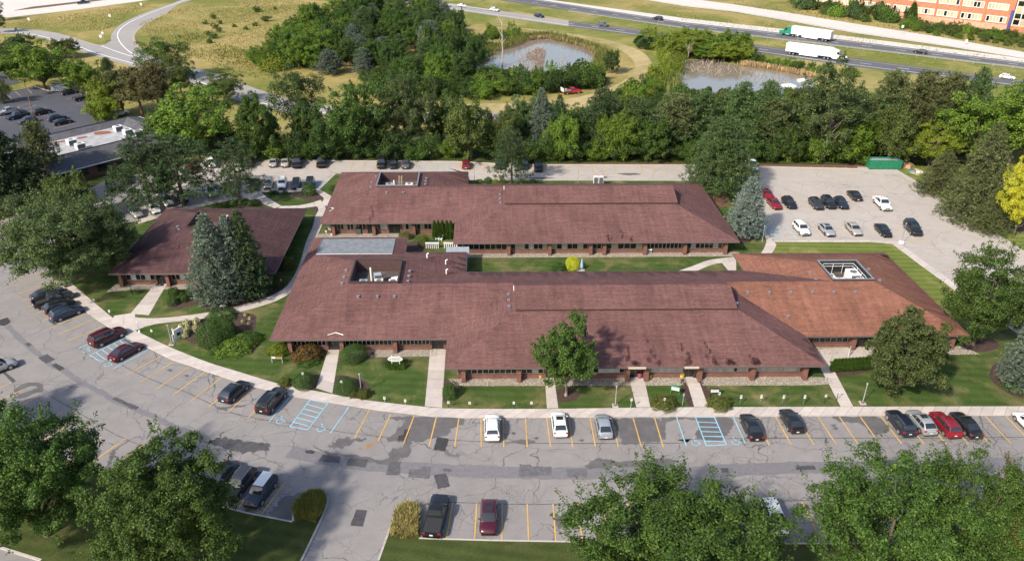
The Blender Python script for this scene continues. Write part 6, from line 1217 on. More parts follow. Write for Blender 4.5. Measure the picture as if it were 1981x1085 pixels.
# ================================================================== vehicles
def paint_mat(name, c, metal=.25, rough=.32):
    m, nt, bs = nodes(name); bs.inputs['Base Color'].default_value = rgb(c); bs.inputs['Metallic'].default_value = metal; bs.inputs['Roughness'].default_value = rough
    bs.inputs['Coat Weight'].default_value = .6; bs.inputs['Coat Roughness'].default_value = .08; return m
for n_, c_, me_ in (('white', (.78, .78, .76), 0), ('silver', (.46, .47, .48), .5), ('silver_blue', (.42, .46, .50), .5), ('beige', (.47, .44, .39), .4), ('black', (.012, .012, .014), .1), ('navy', (.018, .024, .042), .25), ('charcoal', (.05, .052, .058), .4), ('grey', (.14, .145, .15), .5), ('maroon', (.075, .010, .020), .3), ('red', (.24, .010, .020), .2), ('bright_red', (.52, .02, .03), .1), ('green_dark', (.02, .045, .035), .3), ('blue_dark', (.025, .045, .085), .3), ('truck_green', (.01, .22, .13), .1), ('pale_green', (.24, .36, .27), .1)): paint_mat('paint_' + n_, c_, me_)
plain('car_glass', (.022, .028, .034), .04, spec=.9); plain('tyre', (.016, .016, .017), .9); plain('rim', (.42, .42, .43), .35, .7); plain('rim_dark', (.10, .10, .11), .4, .6); plain('cladding', (.025, .025, .027), .7); plain('lamp_clear', (.62, .64, .66), .15); plain('lamp_red', (.34, .01, .012), .25); plain('plate', (.62, .64, .62), .5); plain('chrome', (.6, .6, .61), .2, .9); plain('cargo_brown', (.32, .22, .13), .9, var=.4)
CARS = {}
def interp(st, x, k):
    for a, b_ in zip(st, st[1:]):
        if a[0] <= x <= b_[0]: t = (x - a[0]) / (b_[0] - a[0]); return a[k] + (b_[k] - a[k]) * t
    return st[0][k] if x < st[0][0] else st[-1][k]
def loft(mb, rings, m=0):
    n = len(rings[0]); i0 = len(mb.v)
    for r_ in rings: mb.v += r_
    for k in range(len(rings) - 1):
        for q in range(n): mb.f.append((i0 + k * n + q, i0 + k * n + (q + 1) % n, i0 + (k + 1) * n + (q + 1) % n, i0 + (k + 1) * n + q)); mb.m.append(m)
    mb.f.append(tuple(i0 + q for q in range(n))[::-1]); mb.m.append(m); mb.f.append(tuple(i0 + (len(rings) - 1) * n + q for q in range(n))); mb.m.append(m)
def make_car(key, Ln, Wd, Ht, low, gh, wheels, wr=.34, rails=False, bed=None, sunroof=False, ndoors=2, cover=False, rim='rim'):
    """low: stations (x, top, bottom, width factor); gh: (rear base x, roof rear x, roof front x, cowl x, belt z, rear base z)"""
    hw = Wd / 2; mb = MB(); rings = []
    for x, zt, zb, wf in low:
        h = hw * wf; half = [(0, zt + .025), (.5 * h, zt + .018), (.84 * h, zt - .02), (.965 * h, zt - .10), (h, zt - .26), (.985 * h, zb + .17), (.9 * h, zb)]
        rings.append([(x, y, z) for y, z in half] + [(x, 0, zb - .01)] + [(x, -y, z) for y, z in half[::-1][:-1]])
    loft(mb, rings)
    xr, rr, rf_, xf, belt, zrb = gh; yb, yt = hw * .93, hw * .76; zr_ = Ht
    gs = [(xr, zrb + .02, yb * .97), (xr + (rr - xr) * .55, zrb + (zr_ - zrb) * .62, yb + (yt - yb) * .72), (rr, zr_ - .03, yt * .97), ((rr + rf_) / 2, zr_, yt), (rf_, zr_ - .035, yt * .96), (rf_ + (xf - rf_) * .5, belt + (zr_ - belt) * .52, yb + (yt - yb) * .55), (xf, belt + .0, yb * .95)]
    rings = []
    for x, zt, y in gs: rings.append([(x, 0, zt + .03), (x, y * .55, zt + .022), (x, y * .9, zt), (x, y, zt - .05), (x, yb * .995, min(belt, zt) - .06), (x, 0, belt - .2), (x, -yb * .995, min(belt, zt) - .06), (x, -y, zt - .05), (x, -y * .9, zt), (x, -y * .55, zt + .022)])
    loft(mb, rings); parts = []
    if bed:
        b0, b1, bz = bed
        for s in (-1, 1): mb.box(b0, s * hw * .97 - (.12 if s > 0 else 0), bz, b1, s * hw * .97 + (.12 if s < 0 else 0), belt - .02)
        mb.box(b0, -hw * .85, bz - .2, b0 + .09, hw * .85, belt - .03); mb.box(b1 - .08, -hw * .85, bz, b1, hw * .85, belt)
    parts.append(('body', mb.mesh(key + '_body', ['paint_white'], smooth=R(38))))
    if bed:
        b0, b1, bz = bed; parts.append(('bed_cover' if cover else 'bed_liner', MB().box(b0 + .1, -hw * .85, (belt - .06) if cover else bz + .01, b1 - .09, hw * .85, (belt - .01) if cover else bz + .03).mesh(key + '_bed', ['cladding'])))
    Zt = lambda x: interp(gs, x, 1); Yt = lambda x: interp(gs, x, 2)
    def pane(xa, xb, fy, name, n=5):
        rows = []
        for x in (xa, (xa + xb) / 2, xb):
            y = Yt(x) * fy; dz = .018; rows.append([(x + (.012 if xa > 0 else -.012), y * t, Zt(x) + .03 * (1 - abs(t) ** 2) * 1.0 + dz) for t in np.linspace(-1, 1, n)])
        m = MB()
        for a, b_ in zip(rows, rows[1:]):
            for q in range(n - 1): m.face([a[q], a[q + 1], b_[q + 1], b_[q]])
        parts.append((name, m.mesh(key + '_' + name, ['car_glass'], smooth=.6)))
    pane(rf_ + (xf - rf_) * .08, rf_ + (xf - rf_) * .93, .9, 'windshield'); pane(xr + (rr - xr) * .16, xr + (rr - xr) * .94, .86, 'rear_window')
    xa, xb = xr + (rr - xr) * .55, xf - (xf - rf_) * .18; cuts = np.linspace(xa, xb, ndoors + 1 if ndoors > 2 else 3)
    for s in (-1, 1):
        for c0, c1 in zip(cuts, cuts[1:]):
            c0, c1 = c0 + .04, c1 - .04; m = MB(); xs_ = np.linspace(c0, c1, 4); low_, hi_ = [], []
            for x in xs_:
                zt = Zt(x) - .07; y1 = Yt(x); zb_ = belt + .03
                f = lambda sv: (x, s * (yb + (y1 - yb) * sv + .012), zb_ + (zt - zb_) * sv)
                low_.append(f(.06)); hi_.append(f(.93))
            for q in range(3): m.face([low_[q], low_[q + 1], hi_[q + 1], hi_[q]] if s < 0 else [low_[q + 1], low_[q], hi_[q], hi_[q + 1]])
            parts.append(('side_window', m.mesh(key + '_side_window', ['car_glass'])))
    zl = interp(low, Ln / 2 - .16, 1) - .10; zt_ = (belt - .10) if (bed or zrb > 1.0) else interp(low, -Ln / 2 + .12, 1) - .12
    nose = lambda y: Ln / 2 - .10
    for s in (-1, 1):
        h = hw * interp(low, Ln / 2 - .12, 3); parts.append(('headlight', MB().hexa([(Ln / 2 - .34, s * h * .98 - .04 * s, zl - .09), (Ln / 2 - .10, s * h * .60, zl - .09), (Ln / 2 - .07, s * h * .60, zl - .09), (Ln / 2 - .28, s * h * 1.01, zl - .09), (Ln / 2 - .40, s * h * .98 - .04 * s, zl + .05), (Ln / 2 - .16, s * h * .60, zl + .06), (Ln / 2 - .12, s * h * .60, zl + .06), (Ln / 2 - .32, s * h * 1.01, zl + .05)]).mesh(key + '_headlight', ['lamp_clear'])))
        h = hw * interp(low, -Ln / 2 + .1, 3); parts.append(('taillight', MB().box(-Ln / 2 + .01, min(s * h * .66, s * h * .985), zt_ - .14, -Ln / 2 + .17, max(s * h * .66, s * h * .985), zt_ + .06).mesh(key + '_taillight', ['lamp_red'])))
        parts.append(('mirror', MB().box(xf - .42, min(s * (yb + .02), s * (yb + .24)), belt + .02, xf - .28, max(s * (yb + .02), s * (yb + .24)), belt + .17).mesh(key + '_mirror', ['cladding'], bevel=.03)))
    parts.append(('grille', MB().box(Ln / 2 - .06, -hw * .45, zl - .2, Ln / 2 + .012, hw * .45, zl - .02).mesh(key + '_grille', ['cladding']))); parts.append(('license_plate', MB().box(-Ln / 2 - .02, -.17, zt_ - .34, -Ln / 2 + .04, .17, zt_ - .2).mesh(key + '_plate', ['plate'])))
    cl = MB(); zb0 = interp(low, 0, 2); cl.box(-Ln / 2 + .01, -hw * .86, zb0 + .02, -Ln / 2 + .3, hw * .86, zb0 + .2); cl.box(Ln / 2 - .3, -hw * .8, zb0 - .02, Ln / 2 - .01, hw * .8, zb0 + .12)
    for s in (-1, 1): cl.box(-wheels + wr, min(s * hw * .93, s * (hw + .008)), zb0 - .02, wheels - wr, max(s * hw * .93, s * (hw + .008)), zb0 + .12)
    for wx in (-wheels, wheels):
        for s in (-1, 1):
            y = s * (hw + .006); cl.face([(wx + math.cos(a) * (wr + .07), y, wr + math.sin(a) * (wr + .07)) for a in np.linspace(-.3, math.pi + .3, 12)][::s])
    parts.append(('trim', cl.mesh(key + '_trim', ['cladding'])))
    if rails:
        for s in (-1, 1): parts.append(('roof_rail', MB().tube([(rr + .1, s * yt * .86, Ht + .03), ((rr + rf_) / 2, s * yt * .88, Ht + .075), (rf_ - .05, s * yt * .84, Ht + .02)], .022, 4).mesh(key + '_rail', ['chrome'])))
    if sunroof: parts.append(('sunroof', MB().box(rf_ - .85, -.42, Ht + .02, rf_ - .15, .42, Ht + .042).mesh(key + '_sunroof', ['car_glass'])))
    ty = MB().tube([(0, -.115, 0), (0, -.10, 0), (0, .10, 0), (0, .115, 0)], [wr * .93, wr, wr, wr * .93], 18).mesh(key + '_tyre', ['tyre'])
    rm = MB().tube([(0, .10, 0), (0, .122, 0)], [wr * .68, wr * .62], 14)
    for k in range(5): a = k * 1.2566; rm.box(-.03, .121, .04, .03, .128, wr * .6, 0, lambda x, y, z, a=a: (x * math.cos(a) + z * math.sin(a), y, -x * math.sin(a) + z * math.cos(a)))
    CARS[key] = (parts, ty, rm.mesh(key + '_rim', [rim]), wheels, hw, wr)
S_LOW = lambda L_, hood=.90, nose=.66, trunk=.98, belt=.95: [(-L_ / 2, .70, .40, .84), (-L_ / 2 + .10, trunk - .10, .32, .92), (-L_ / 2 + .35, trunk, .26, .985), (-1.3, belt + .02, .22, 1), (0, belt, .20, 1), (.85, belt - .02, .20, 1), (1.35, hood, .22, .99), (L_ / 2 - .45, nose + .12, .25, .95), (L_ / 2 - .13, nose, .28, .86), (L_ / 2, nose - .14, .36, .70)]
U_LOW = lambda L_, hood=1.06, nose=.86, belt=1.08: [(-L_ / 2, .90, .44, .88), (-L_ / 2 + .07, belt - .08, .38, .94), (-L_ / 2 + .3, belt, .32, .99), (-1.2, belt, .28, 1), (0, belt, .28, 1), (.85, belt, .28, 1), (1.3, hood, .29, .99), (L_ / 2 - .5, nose + .12, .30, .97), (L_ / 2 - .14, nose, .34, .9), (L_ / 2, nose - .18, .42, .76)]
make_car('sedan', 4.88, 1.85, 1.45, S_LOW(4.88), (-1.95, -.95, .30, 1.15, .95, .98), 1.42, .335); make_car('sedan_b', 4.75, 1.82, 1.47, S_LOW(4.75, .92, .68, 1.0, .97), (-1.85, -.90, .35, 1.12, .97, 1.0), 1.38, .335, sunroof=True, rim='rim_dark')
make_car('suv', 4.72, 1.9, 1.70, U_LOW(4.72), (-2.22, -1.85, .35, 1.12, 1.08, 1.10), 1.38, .37, True, ndoors=3); make_car('suv_big', 5.15, 2.0, 1.86, U_LOW(5.15, 1.16, .95, 1.18), (-2.45, -2.18, .45, 1.22, 1.18, 1.2), 1.55, .39, True, ndoors=3)
make_car('crossover', 4.58, 1.86, 1.62, U_LOW(4.58, 1.0, .80, 1.03), (-2.12, -1.45, .30, 1.12, 1.03, 1.06), 1.34, .355, False, sunroof=True, ndoors=3); make_car('hatch', 4.45, 1.82, 1.50, U_LOW(4.45, .95, .72, .98), (-2.05, -1.2, .32, 1.12, .98, 1.0), 1.32, .33, ndoors=3); make_car('van', 5.0, 1.98, 1.76, U_LOW(5.0, 1.05, .82, 1.06), (-2.4, -2.1, .75, 1.62, 1.06, 1.08), 1.5, .34, True, ndoors=3)
P_LOW = lambda L_: [(-L_ / 2, .80, .46, .93), (-L_ / 2 + .06, .80, .42, .97), (-.75, .80, .38, 1), (-.70, 1.16, .38, 1), (.9, 1.14, .38, 1), (1.35, 1.12, .38, 1), (L_ / 2 - .5, 1.04, .38, .99), (L_ / 2 - .12, .98, .42, .95), (L_ / 2, .70, .48, .86)]
make_car('pickup', 5.85, 2.03, 1.90, P_LOW(5.85), (-.72, -.52, .62, 1.32, 1.16, 1.2), 1.84, .40, bed=(-2.9, -.72, .80), ndoors=2); make_car('pickup_covered', 5.85, 2.03, 1.92, P_LOW(5.85), (-.72, -.52, .62, 1.32, 1.16, 1.2), 1.84, .40, bed=(-2.9, -.72, .80), ndoors=2, cover=True)
NV = {'sedan': 'sedan', 'sedan_b': 'sedan', 'suv': 'suv', 'suv_big': 'suv', 'crossover': 'suv', 'hatch': 'hatchback', 'van': 'minivan', 'pickup': 'pickup truck', 'pickup_covered': 'pickup truck'}
def car(kind, paint_, pos, heading, label, roof=None, name=None, z=LOT_Z + .028):
    parts, ty, rm, wb, hw, wr = CARS[kind]; cat_ = NV[kind]
    o = tag(empty(name or 'parked_' + cat_.replace(' ', '_'), (pos[0], pos[1], z), heading), label, cat_, None)
    for nm, me in parts:
        c = link(nm, me, o)
        if nm == 'body' or (nm == 'mirror' and paint_ not in ('paint_black',)): c.material_slots[0].link = 'OBJECT'; c.material_slots[0].material = MATS[paint_]
    for wx in (-wb, wb):
        for s in (-1, 1):
            w_ = link('wheel', ty, o); w_.location = (wx, s * (hw - .10), wr); w_.rotation_euler = (0, 0, 0 if s > 0 else math.pi); r_ = link('rim', rm, w_)
    if roof:
        xr, = (0,); r_ = MB().box(-1.9, -.62, 1.722, .35, .62, 1.75).mesh('roof_panel', [roof], bevel=.02); link('roof_panel', r_, o)
    return o
def in_stall(a, b_, kind, paint_, label, out=False, shift=.0, **kw):
    k0, k1 = Vector(G(*lerp(a[0], b_[0], .5))[:2]), Vector(G(*lerp(a[1], b_[1], .5))[:2]); d = (k0 - k1).normalized(); c = (k0 + k1) / 2 + d * shift; h = math.atan2(d.y, d.x) + (math.pi if out else 0)
    return car(kind, paint_, c, h, label, **kw)
W_, C_, E_, F_ = FRONT_W, FRONT_C, FRONT_E, FRONT_F
in_stall(W_[3], W_[4], 'sedan', 'paint_charcoal', 'dark grey sedan, first of four dark cars at the left of the front row', shift=.5); in_stall(W_[4], W_[5], 'pickup', 'paint_charcoal', 'dark grey pickup, second of four dark cars at the left of the front row', shift=.5); in_stall(W_[5], W_[6], 'crossover', 'paint_black', 'black crossover, third of four dark cars at the left of the front row', shift=.5); in_stall(W_[6], W_[7], 'suv', 'paint_blue_dark', 'dark suv with chrome roof rails, nearest of the four dark cars on the left', shift=.45)
in_stall(((225, 641), (151, 674)), ((243.2, 653.3), (174, 687.4)), 'suv_big', 'paint_maroon', 'maroon suv with roof rails in the left accessible bay', shift=.9); in_stall(((260, 662.4), (195.7, 700)), ((289, 676), (220, 713)), 'sedan', 'paint_maroon', 'dark red sedan in the accessible bay beside the maroon suv', shift=.3)
in_stall(C_[5], C_[6], 'crossover', 'paint_navy', 'navy crossover in the curve of the front row, left of the black suv', shift=.5); in_stall(C_[7], ((562.7, 766), (519.7, 816.5)), 'suv_big', 'paint_black', 'black suv beside the blue accessible line in the front row curve', shift=.5)
in_stall(E_[0], E_[1], 'suv', 'paint_white', 'white suv with sunroof, leftmost white car of the front row', shift=.25, ); in_stall(E_[3], E_[4], 'crossover', 'paint_white', 'white crossover parked furthest forward in the middle of the front row', shift=.9); in_stall(E_[5], E_[6], 'hatch', 'paint_silver_blue', 'silver wagon right of the white crossover in the front row', shift=.55)
in_stall(((1419, 807), (1442, 858)), F_[0], 'sedan', 'paint_black', 'black sedan right of the right-hand accessible bays', shift=.1); in_stall(F_[1], F_[2], 'hatch', 'paint_black', 'black hatchback parked over the walk, alone in the right front row', shift=1.2)
in_stall(F_[6], F_[7], 'suv', 'paint_navy', 'navy suv, leftmost of four cars at the right end of the front row', shift=.6); in_stall(F_[7], F_[8], 'crossover', 'paint_silver', 'silver crossover between navy suv and red car in the front row', shift=.75); in_stall(F_[8], F_[9], 'suv', 'paint_red', 'red suv in the group of four at the right end of the front row', shift=.3); in_stall(F_[9], F_[10], 'sedan', 'paint_black', 'black sedan, rightmost of the four at the right of the front row', shift=.4); in_stall(F_[12], F_[13], 'crossover', 'paint_white', 'white car cut by the right edge in the front row', shift=.4)
BE, BW = BOTTOM_E, BOTTOM_W
in_stall(((831, 968), (808, 1041)), BE[0], 'pickup_covered', 'paint_black', 'black pickup with covered bed at the bottom of the lot', out=False, shift=-.1); in_stall(BE[1], BE[2], 'crossover', 'paint_maroon', 'dark red suv facing the camera at the bottom of the lot', out=True, shift=0)
in_stall(BE[12], BE[13], 'suv', 'paint_white', 'white suv showing at the right edge of the wide spiky maple', shift=0, out=True); in_stall(BE[15], BE[16], 'crossover', 'paint_navy', 'navy car under the loose bottom maple, left one', out=True); in_stall(BE[16], BE[17], 'suv_big', 'paint_white', 'white suv under the loose bottom maple', out=True); in_stall(BE[17], BE[18], 'suv', 'paint_white', 'second white suv under the loose bottom maple, right of the first', out=True); in_stall(BE[19], BE[20], 'pickup', 'paint_blue_dark', 'dark blue pickup under the bottom right trees', out=True)
in_stall(BW[13], BW[14], 'sedan', 'paint_navy', 'dark sedan half hidden behind the dense round maple', out=True, shift=.9); in_stall(BW[14], BW[15], 'suv', 'paint_charcoal', 'dark suv between the half-hidden sedan and the white-roofed suv', out=True, shift=.4); in_stall(BW[15], BW[16], 'suv', 'paint_navy', 'dark suv with white roof at the end of the bottom left row', out=True, roof='paint_white')
in_stall(((-26, 714), (36, 692)), ((-10, 732), (50, 710)), 'suv', 'paint_silver', 'silver suv cut by the left edge of the photograph', out=True, shift=1.0)
def by_px(kind, paint_, tail, nose, label, z=LOT_Z + .028, **kw):
    a, b_ = G(*tail), G(*nose); d = b_ - a; return car(kind, paint_, ((a + b_) / 2)[:2], math.atan2(d.y, d.x), label, z=z, **kw)
RW, RR, RE = REAR_W, REAR, REAR_E
in_stall(RW[0], RW[1], 'hatch', 'paint_silver', 'silver hatchback at the left end of the rear kerb row', out=True); in_stall(RW[1], RW[2], 'van', 'paint_maroon', 'maroon van in the rear kerb row, left of two silver sedans', shift=.3); in_stall(RW[3], RW[4], 'sedan', 'paint_silver', 'left silver sedan of the pair in the rear kerb row'); in_stall(RW[4], RW[5], 'sedan', 'paint_beige', 'beige silver sedan of the pair in the rear kerb row'); in_stall(RW[5], RW[6], 'pickup_covered', 'paint_black', 'tall black pickup right of the beige sedan, facing the camera', out=True, shift=-.3); in_stall(RW[7], RW[8], 'pickup', 'paint_black', 'black pickup facing the camera behind the left of the rear roof', out=True)
in_stall(RR[2], RR[3], 'suv_big', 'paint_black', 'black suv, left of three dark cars behind the rear roof well', out=True); in_stall(RR[3], RR[4], 'sedan', 'paint_black', 'black sedan, middle of three dark cars behind the rear roof well', out=True); in_stall(RR[4], RR[5], 'sedan', 'paint_grey', 'grey sedan, right of three cars behind the rear roof well'); in_stall(RR[9], RR[10], 'hatch', 'paint_red', 'red hatchback alone in the middle of the rear kerb row')
by_px('suv', 'paint_black', (968, 316), (965, 330), 'black suv left of the lone pine in the rear kerb row'); by_px('sedan', 'paint_navy', (1016, 315), (1015, 330), 'dark blue sedan right of the lone pine in the rear kerb row'); in_stall(RE[0], RE[1], 'suv', 'paint_black', 'black suv alone in the right part of the rear kerb row', out=True, shift=-.2); by_px('pickup', 'paint_white', (1449, 318), (1457, 332), 'white pickup half hidden behind the very large pine')
for x, k, p, l in ((492, 'sedan', 'paint_green_dark', 'dark green sedan, leftmost of five cars nosing to the rear walk'), (519.5, 'suv', 'paint_silver', 'silver suv, second of five cars nosing to the rear walk'), (546, 'suv', 'paint_white', 'white suv, third of five cars nosing to the rear walk'), (573, 'crossover', 'paint_charcoal', 'charcoal crossover, fourth of five cars nosing to the rear walk'), (599.5, 'suv', 'paint_black', 'black suv behind the round topiary at the rear walk')): by_px(k, p, (x + 2.5, 352.5), (x - 1, 370), l)
for x in (479, 506, 533, 560, 587): stall_line((x + 3, 352), (x - 1, 371))
DIAG = [('suv', 'paint_black', (212, 359), (226, 374), 'black suv at the left end of the diagonal row behind the west office'), ('crossover', 'paint_charcoal', (236, 344), (250, 358), 'dark crossover between the pines and the grey-roofed office'), ('sedan', 'paint_white', (291, 400), (306, 417), 'white sedan nearest the west office in the diagonal row'), ('suv', 'paint_white', (316, 387), (331, 403), 'white suv second from the west office roof in the diagonal row'), ('suv', 'paint_black', (344, 381), (359, 397), 'black suv between white cars in the diagonal row'), ('crossover', 'paint_white', (401, 370), (416, 385), 'white crossover at the right end of the diagonal row'), ('sedan', 'paint_silver', (256, 408), (272, 424), 'silver sedan under the spreading locust in the diagonal row'), ('sedan', 'paint_white', (318, 350), (306, 338), 'white sedan on the far side of the diagonal aisle'), ('suv', 'paint_white', (345, 344), (333, 332), 'white suv on the far side of the diagonal aisle'), ('hatch', 'paint_red', (376, 338), (365, 326), 'red hatchback behind the pines on the far side of the aisle'), ('suv', 'paint_white', (404, 313), (413, 329), 'white suv facing the camera at the left end of the rear kerb row'), ('sedan', 'paint_silver', (446, 362), (458, 377), 'silver sedan beside the slender leaning pine')]
for k, p, a, b_, l in DIAG: by_px(k, p, a, b_, l)
for i in range(9): x = 262 + 29 * i; y = 416 - i * 7.4; stall_line((x + 9, y + 9), (x - 8, y - 9))
z8 = zr(1440, 330, 5.503)
for k, p, x, y, l, rev in (('sedan_b', 'paint_red', 222, 268, 'red sedan further back of the two red ones in the east lot', True), ('sedan', 'paint_red', 312, 378, 'red sedan nearer the spruce in the east lot', False), ('crossover', 'paint_black', 470, 375, 'black crossover right of the red sedans in the east lot', False), ('crossover', 'paint_charcoal', 757, 385, 'left of three dark cars side by side in the east lot', False), ('suv', 'paint_black', 888, 375, 'middle of three dark cars side by side in the east lot', False), ('crossover', 'paint_navy', 1022, 378, 'right of three dark cars side by side in the east lot', False), ('sedan', 'paint_black', 1165, 290, 'black sedan showing its tail lights behind the three dark cars', True), ('pickup', 'paint_white', 1460, 385, 'white pickup alone in the east lot', False), ('suv', 'paint_white', 600, 652, 'white suv beside the accessible bays of the east lot', False), ('sedan_b', 'paint_silver', 870, 660, 'silver sedan with sunroof in the front row of the east lot', False), ('sedan', 'paint_beige', 1158, 650, 'beige sedan in the front row of the east lot', False), ('sedan', 'paint_black', 1470, 665, 'black sedan in the front row of the east lot', False), ('suv_big', 'paint_black', 1785, 650, 'black suv behind the lamp post at the right of the east lot', False)):
    cx, cy = z8(x, y); s = -1 if rev else 1; by_px(k, p, (cx - 9 * s, cy - 9.6 * s), (cx + 9 * s, cy + 9.6 * s), l)
for k, p, x, y, l, s in (('pickup', 'paint_silver', 18, 220, 'silver pickup at the left edge of the dark lot', -1), ('pickup', 'paint_navy', 36, 229, 'dark pickup behind the silver one in the dark lot', -1), ('suv', 'paint_charcoal', 54, 238.5, 'charcoal suv nearest the trees in the dark lot', -1), ('suv', 'paint_black', 83, 221, 'black suv by the lamp pole in the dark lot', 1), ('suv', 'paint_blue_dark', 111, 233, 'dark blue suv in the middle of the dark lot', 1), ('sedan', 'paint_black', 122, 240, 'black sedan nearest the grey roof in the dark lot', 1), ('sedan', 'paint_black', 135, 182, 'black sedan beside the skip in the dark lot', 1), ('pickup_covered', 'paint_black', 163, 193, 'black pickup under the trees in the dark lot', 1), ('sedan', 'paint_charcoal', 181, 201, 'dark sedan under the lime tree in the dark lot', 1), ('sedan', 'paint_black', 6, 136, 'black sedan at the left edge in the far lot', -1), ('suv', 'paint_white', 232, 224, 'white suv hidden behind the grey roof corner', 1)):
    by_px(k, p, (x - 16 * s, y + 3.6 * s), (x + 16 * s, y - 3.6 * s), l, z=-.01)
HZ = -.03
for k, p, x, y, l, s in (('sedan', 'paint_navy', 780, 3, 'dark car at the top edge on the near carriageway', 1), ('sedan', 'paint_white', 894, 13.5, 'white sedan on the near carriageway, left of the white suv', 1), ('suv', 'paint_white', 957, 22, 'white suv on the near carriageway of the highway', 1), ('suv', 'paint_navy', 1043, 34, 'dark suv on the near carriageway beyond the pond', 1), ('suv', 'paint_grey', 1167, 51, 'grey suv on the near carriageway of the highway', 1), ('suv', 'paint_black', 1272, 39, 'black suv on the far carriageway of the highway', -1), ('crossover', 'paint_black', 1780, 104, 'black crossover on the far carriageway right of the trucks', -1), ('crossover', 'paint_white', 1948, 153, 'white crossover on the near carriageway at the right edge', 1)):
    by_px(k, p, (x - 10 * s, y - 1.4 * s), (x + 10 * s, y + 1.4 * s), l, z=HZ, name='moving_' + NV[k])
by_px('pickup', 'paint_green_dark', (150, 9), (172, 6.4), 'dark green pickup on the arterial road at the top left', z=HZ, name='moving_pickup_truck'); by_px('sedan', 'paint_white', (822, 223), (856, 224.5), 'white sedan on the ramp road seen through the tree belt', z=-.02, name='moving_sedan')
# ---- trucks ------------------------------------------------------------------------------------
def truck_wheel(o, x, y, r=.5, w=.3):
    me = CARS.get('_tw'); 
    if me is None:
        me = (MB().tube([(0, -.16, 0), (0, -.13, 0), (0, .13, 0), (0, .16, 0)], [.46, .5, .5, .46], 16).mesh('truck_tyre', ['tyre']), MB().tube([(0, .13, 0), (0, .17, 0)], [.32, .26], 12).mesh('truck_rim', ['rim'])); CARS['_tw'] = me
    t = link('wheel', me[0], o); t.location = (x, y, .5); t.rotation_euler = (0, 0, 0 if y > 0 else math.pi); link('rim', me[1], t)
def semi(tail, nose, cab_paint, label):
    a, b_ = G(*tail), G(*nose); d = b_ - a; c = (a + b_) / 2; o = tag(empty('semi_truck', (c.x, c.y, HZ), math.atan2(d.y, d.x)), label, 'truck'); L_ = 21.5; x0 = -L_ / 2
    tr = link('trailer', MB().box(x0, -1.29, 1.15, x0 + 16.1, 1.29, 4.1).mesh('trailer', ['metal_white'], bevel=.05), o)
    link('skirt', MB().box(x0 + 5.0, -1.2, .5, x0 + 11.5, 1.2, 1.14).mesh('skirt', ['metal_white']), tr); link('door_frame', MB().box(x0 - .03, -1.25, 1.2, x0 + .0, 1.25, 4.05).mesh('door_frame', ['metal_galv']), tr); link('underframe', MB().box(x0 + .4, -.5, .75, x0 + 15.5, .5, 1.14).mesh('underframe', ['cladding']), tr)
    fx = L_ / 2; cb = MB(); cb.hexa([(fx - 5.4, -1.2, .8), (fx - 2.2, -1.2, .8), (fx - 2.2, 1.2, .8), (fx - 5.4, 1.2, .8), (fx - 5.4, -1.15, 3.95), (fx - 3.2, -1.05, 3.45), (fx - 3.2, 1.05, 3.45), (fx - 5.4, 1.15, 3.95)])
    link('cab', cb.mesh('cab', [cab_paint], bevel=.12, smooth=R(40)), o); hd = MB().hexa([(fx - 2.3, -1.1, .7), (fx, -.95, .6), (fx, .95, .6), (fx - 2.3, 1.1, .7), (fx - 2.3, -1.0, 2.15), (fx - .15, -.75, 1.7), (fx - .15, .75, 1.7), (fx - 2.3, 1.0, 2.15)]); link('hood', hd.mesh('hood', [cab_paint], bevel=.12, smooth=R(40)), o)
    link('windshield', MB().face([(fx - 2.22, -1.0, 2.2), (fx - 2.22, 1.0, 2.2), (fx - 2.98, .95, 3.25), (fx - 2.98, -.95, 3.25)]).mesh('windshield', ['car_glass']), o); link('grille', MB().box(fx - .02, -.6, .8, fx + .03, .6, 1.6).mesh('grille', ['chrome']), o)
    for s in (-1, 1):
        link('side_window', MB().face([(fx - 3.6, s * 1.19, 2.2), (fx - 2.5, s * 1.2, 2.2), (fx - 3.0, s * 1.14, 3.1), (fx - 3.6, s * 1.14, 3.1)][::-s]).mesh('side_window', ['car_glass']), o); link('fuel_tank', MB().tube([(fx - 4.8, s * 1.0, .75), (fx - 3.2, s * 1.0, .75)], .32, 10).mesh('fuel_tank', ['chrome']), o); link('headlight', MB().box(fx - .35, s * .85 - .12, 1.0, fx - .02, s * .85 + .12, 1.3).mesh('headlight', ['lamp_clear']), o)
        for x in (x0 + 1.6, x0 + 2.9, fx - 7.6, fx - 6.3, fx - 1.5): truck_wheel(o, x, s * 1.05)
    link('chassis', MB().box(fx - 8.4, -.45, .6, fx - 2.0, .45, .95).mesh('chassis', ['cladding']), o); return o
semi((1612, 82.6), (1503, 66.2), 'paint_truck_green', 'semi truck with green cab and white trailer on the far carriageway'); semi((1523, 104.5), (1636, 119.5), 'paint_white', 'all-white semi truck on the near carriageway')
a, b_ = G(1086, 183), G(1126, 179); o = car('pickup', 'paint_bright_red', ((a + b_) / 2)[:2], math.atan2((b_ - a).y, (b_ - a).x), 'red work truck with loaded flat bed parked on the mown track', z=-.06, name='work_truck')
link('flat_bed', MB().box(-3.2, -1.15, .9, -.75, 1.15, 1.05).mesh('flat_bed', ['cladding']), o); link('side_board', MB().box(-3.2, -1.2, 1.05, -.8, -1.14, 1.6).mesh('side_board', ['metal_grey']), o); link('tailgate_board', MB().box(-3.25, -1.15, 1.0, -3.18, 1.15, 2.1).mesh('tailgate_board', ['metal_white']), o)
rng = np.random.default_rng(3); V = unit(ICO_V) * (1 + rng.normal(0, .15, (len(ICO_V), 1))) * np.array([.9, .8, .5]) + np.array([-1.9, 0, 1.25]); me = np_mesh('load', V, ICO_F); me.materials.append(MATS['cargo_brown']); link('load', me, o)
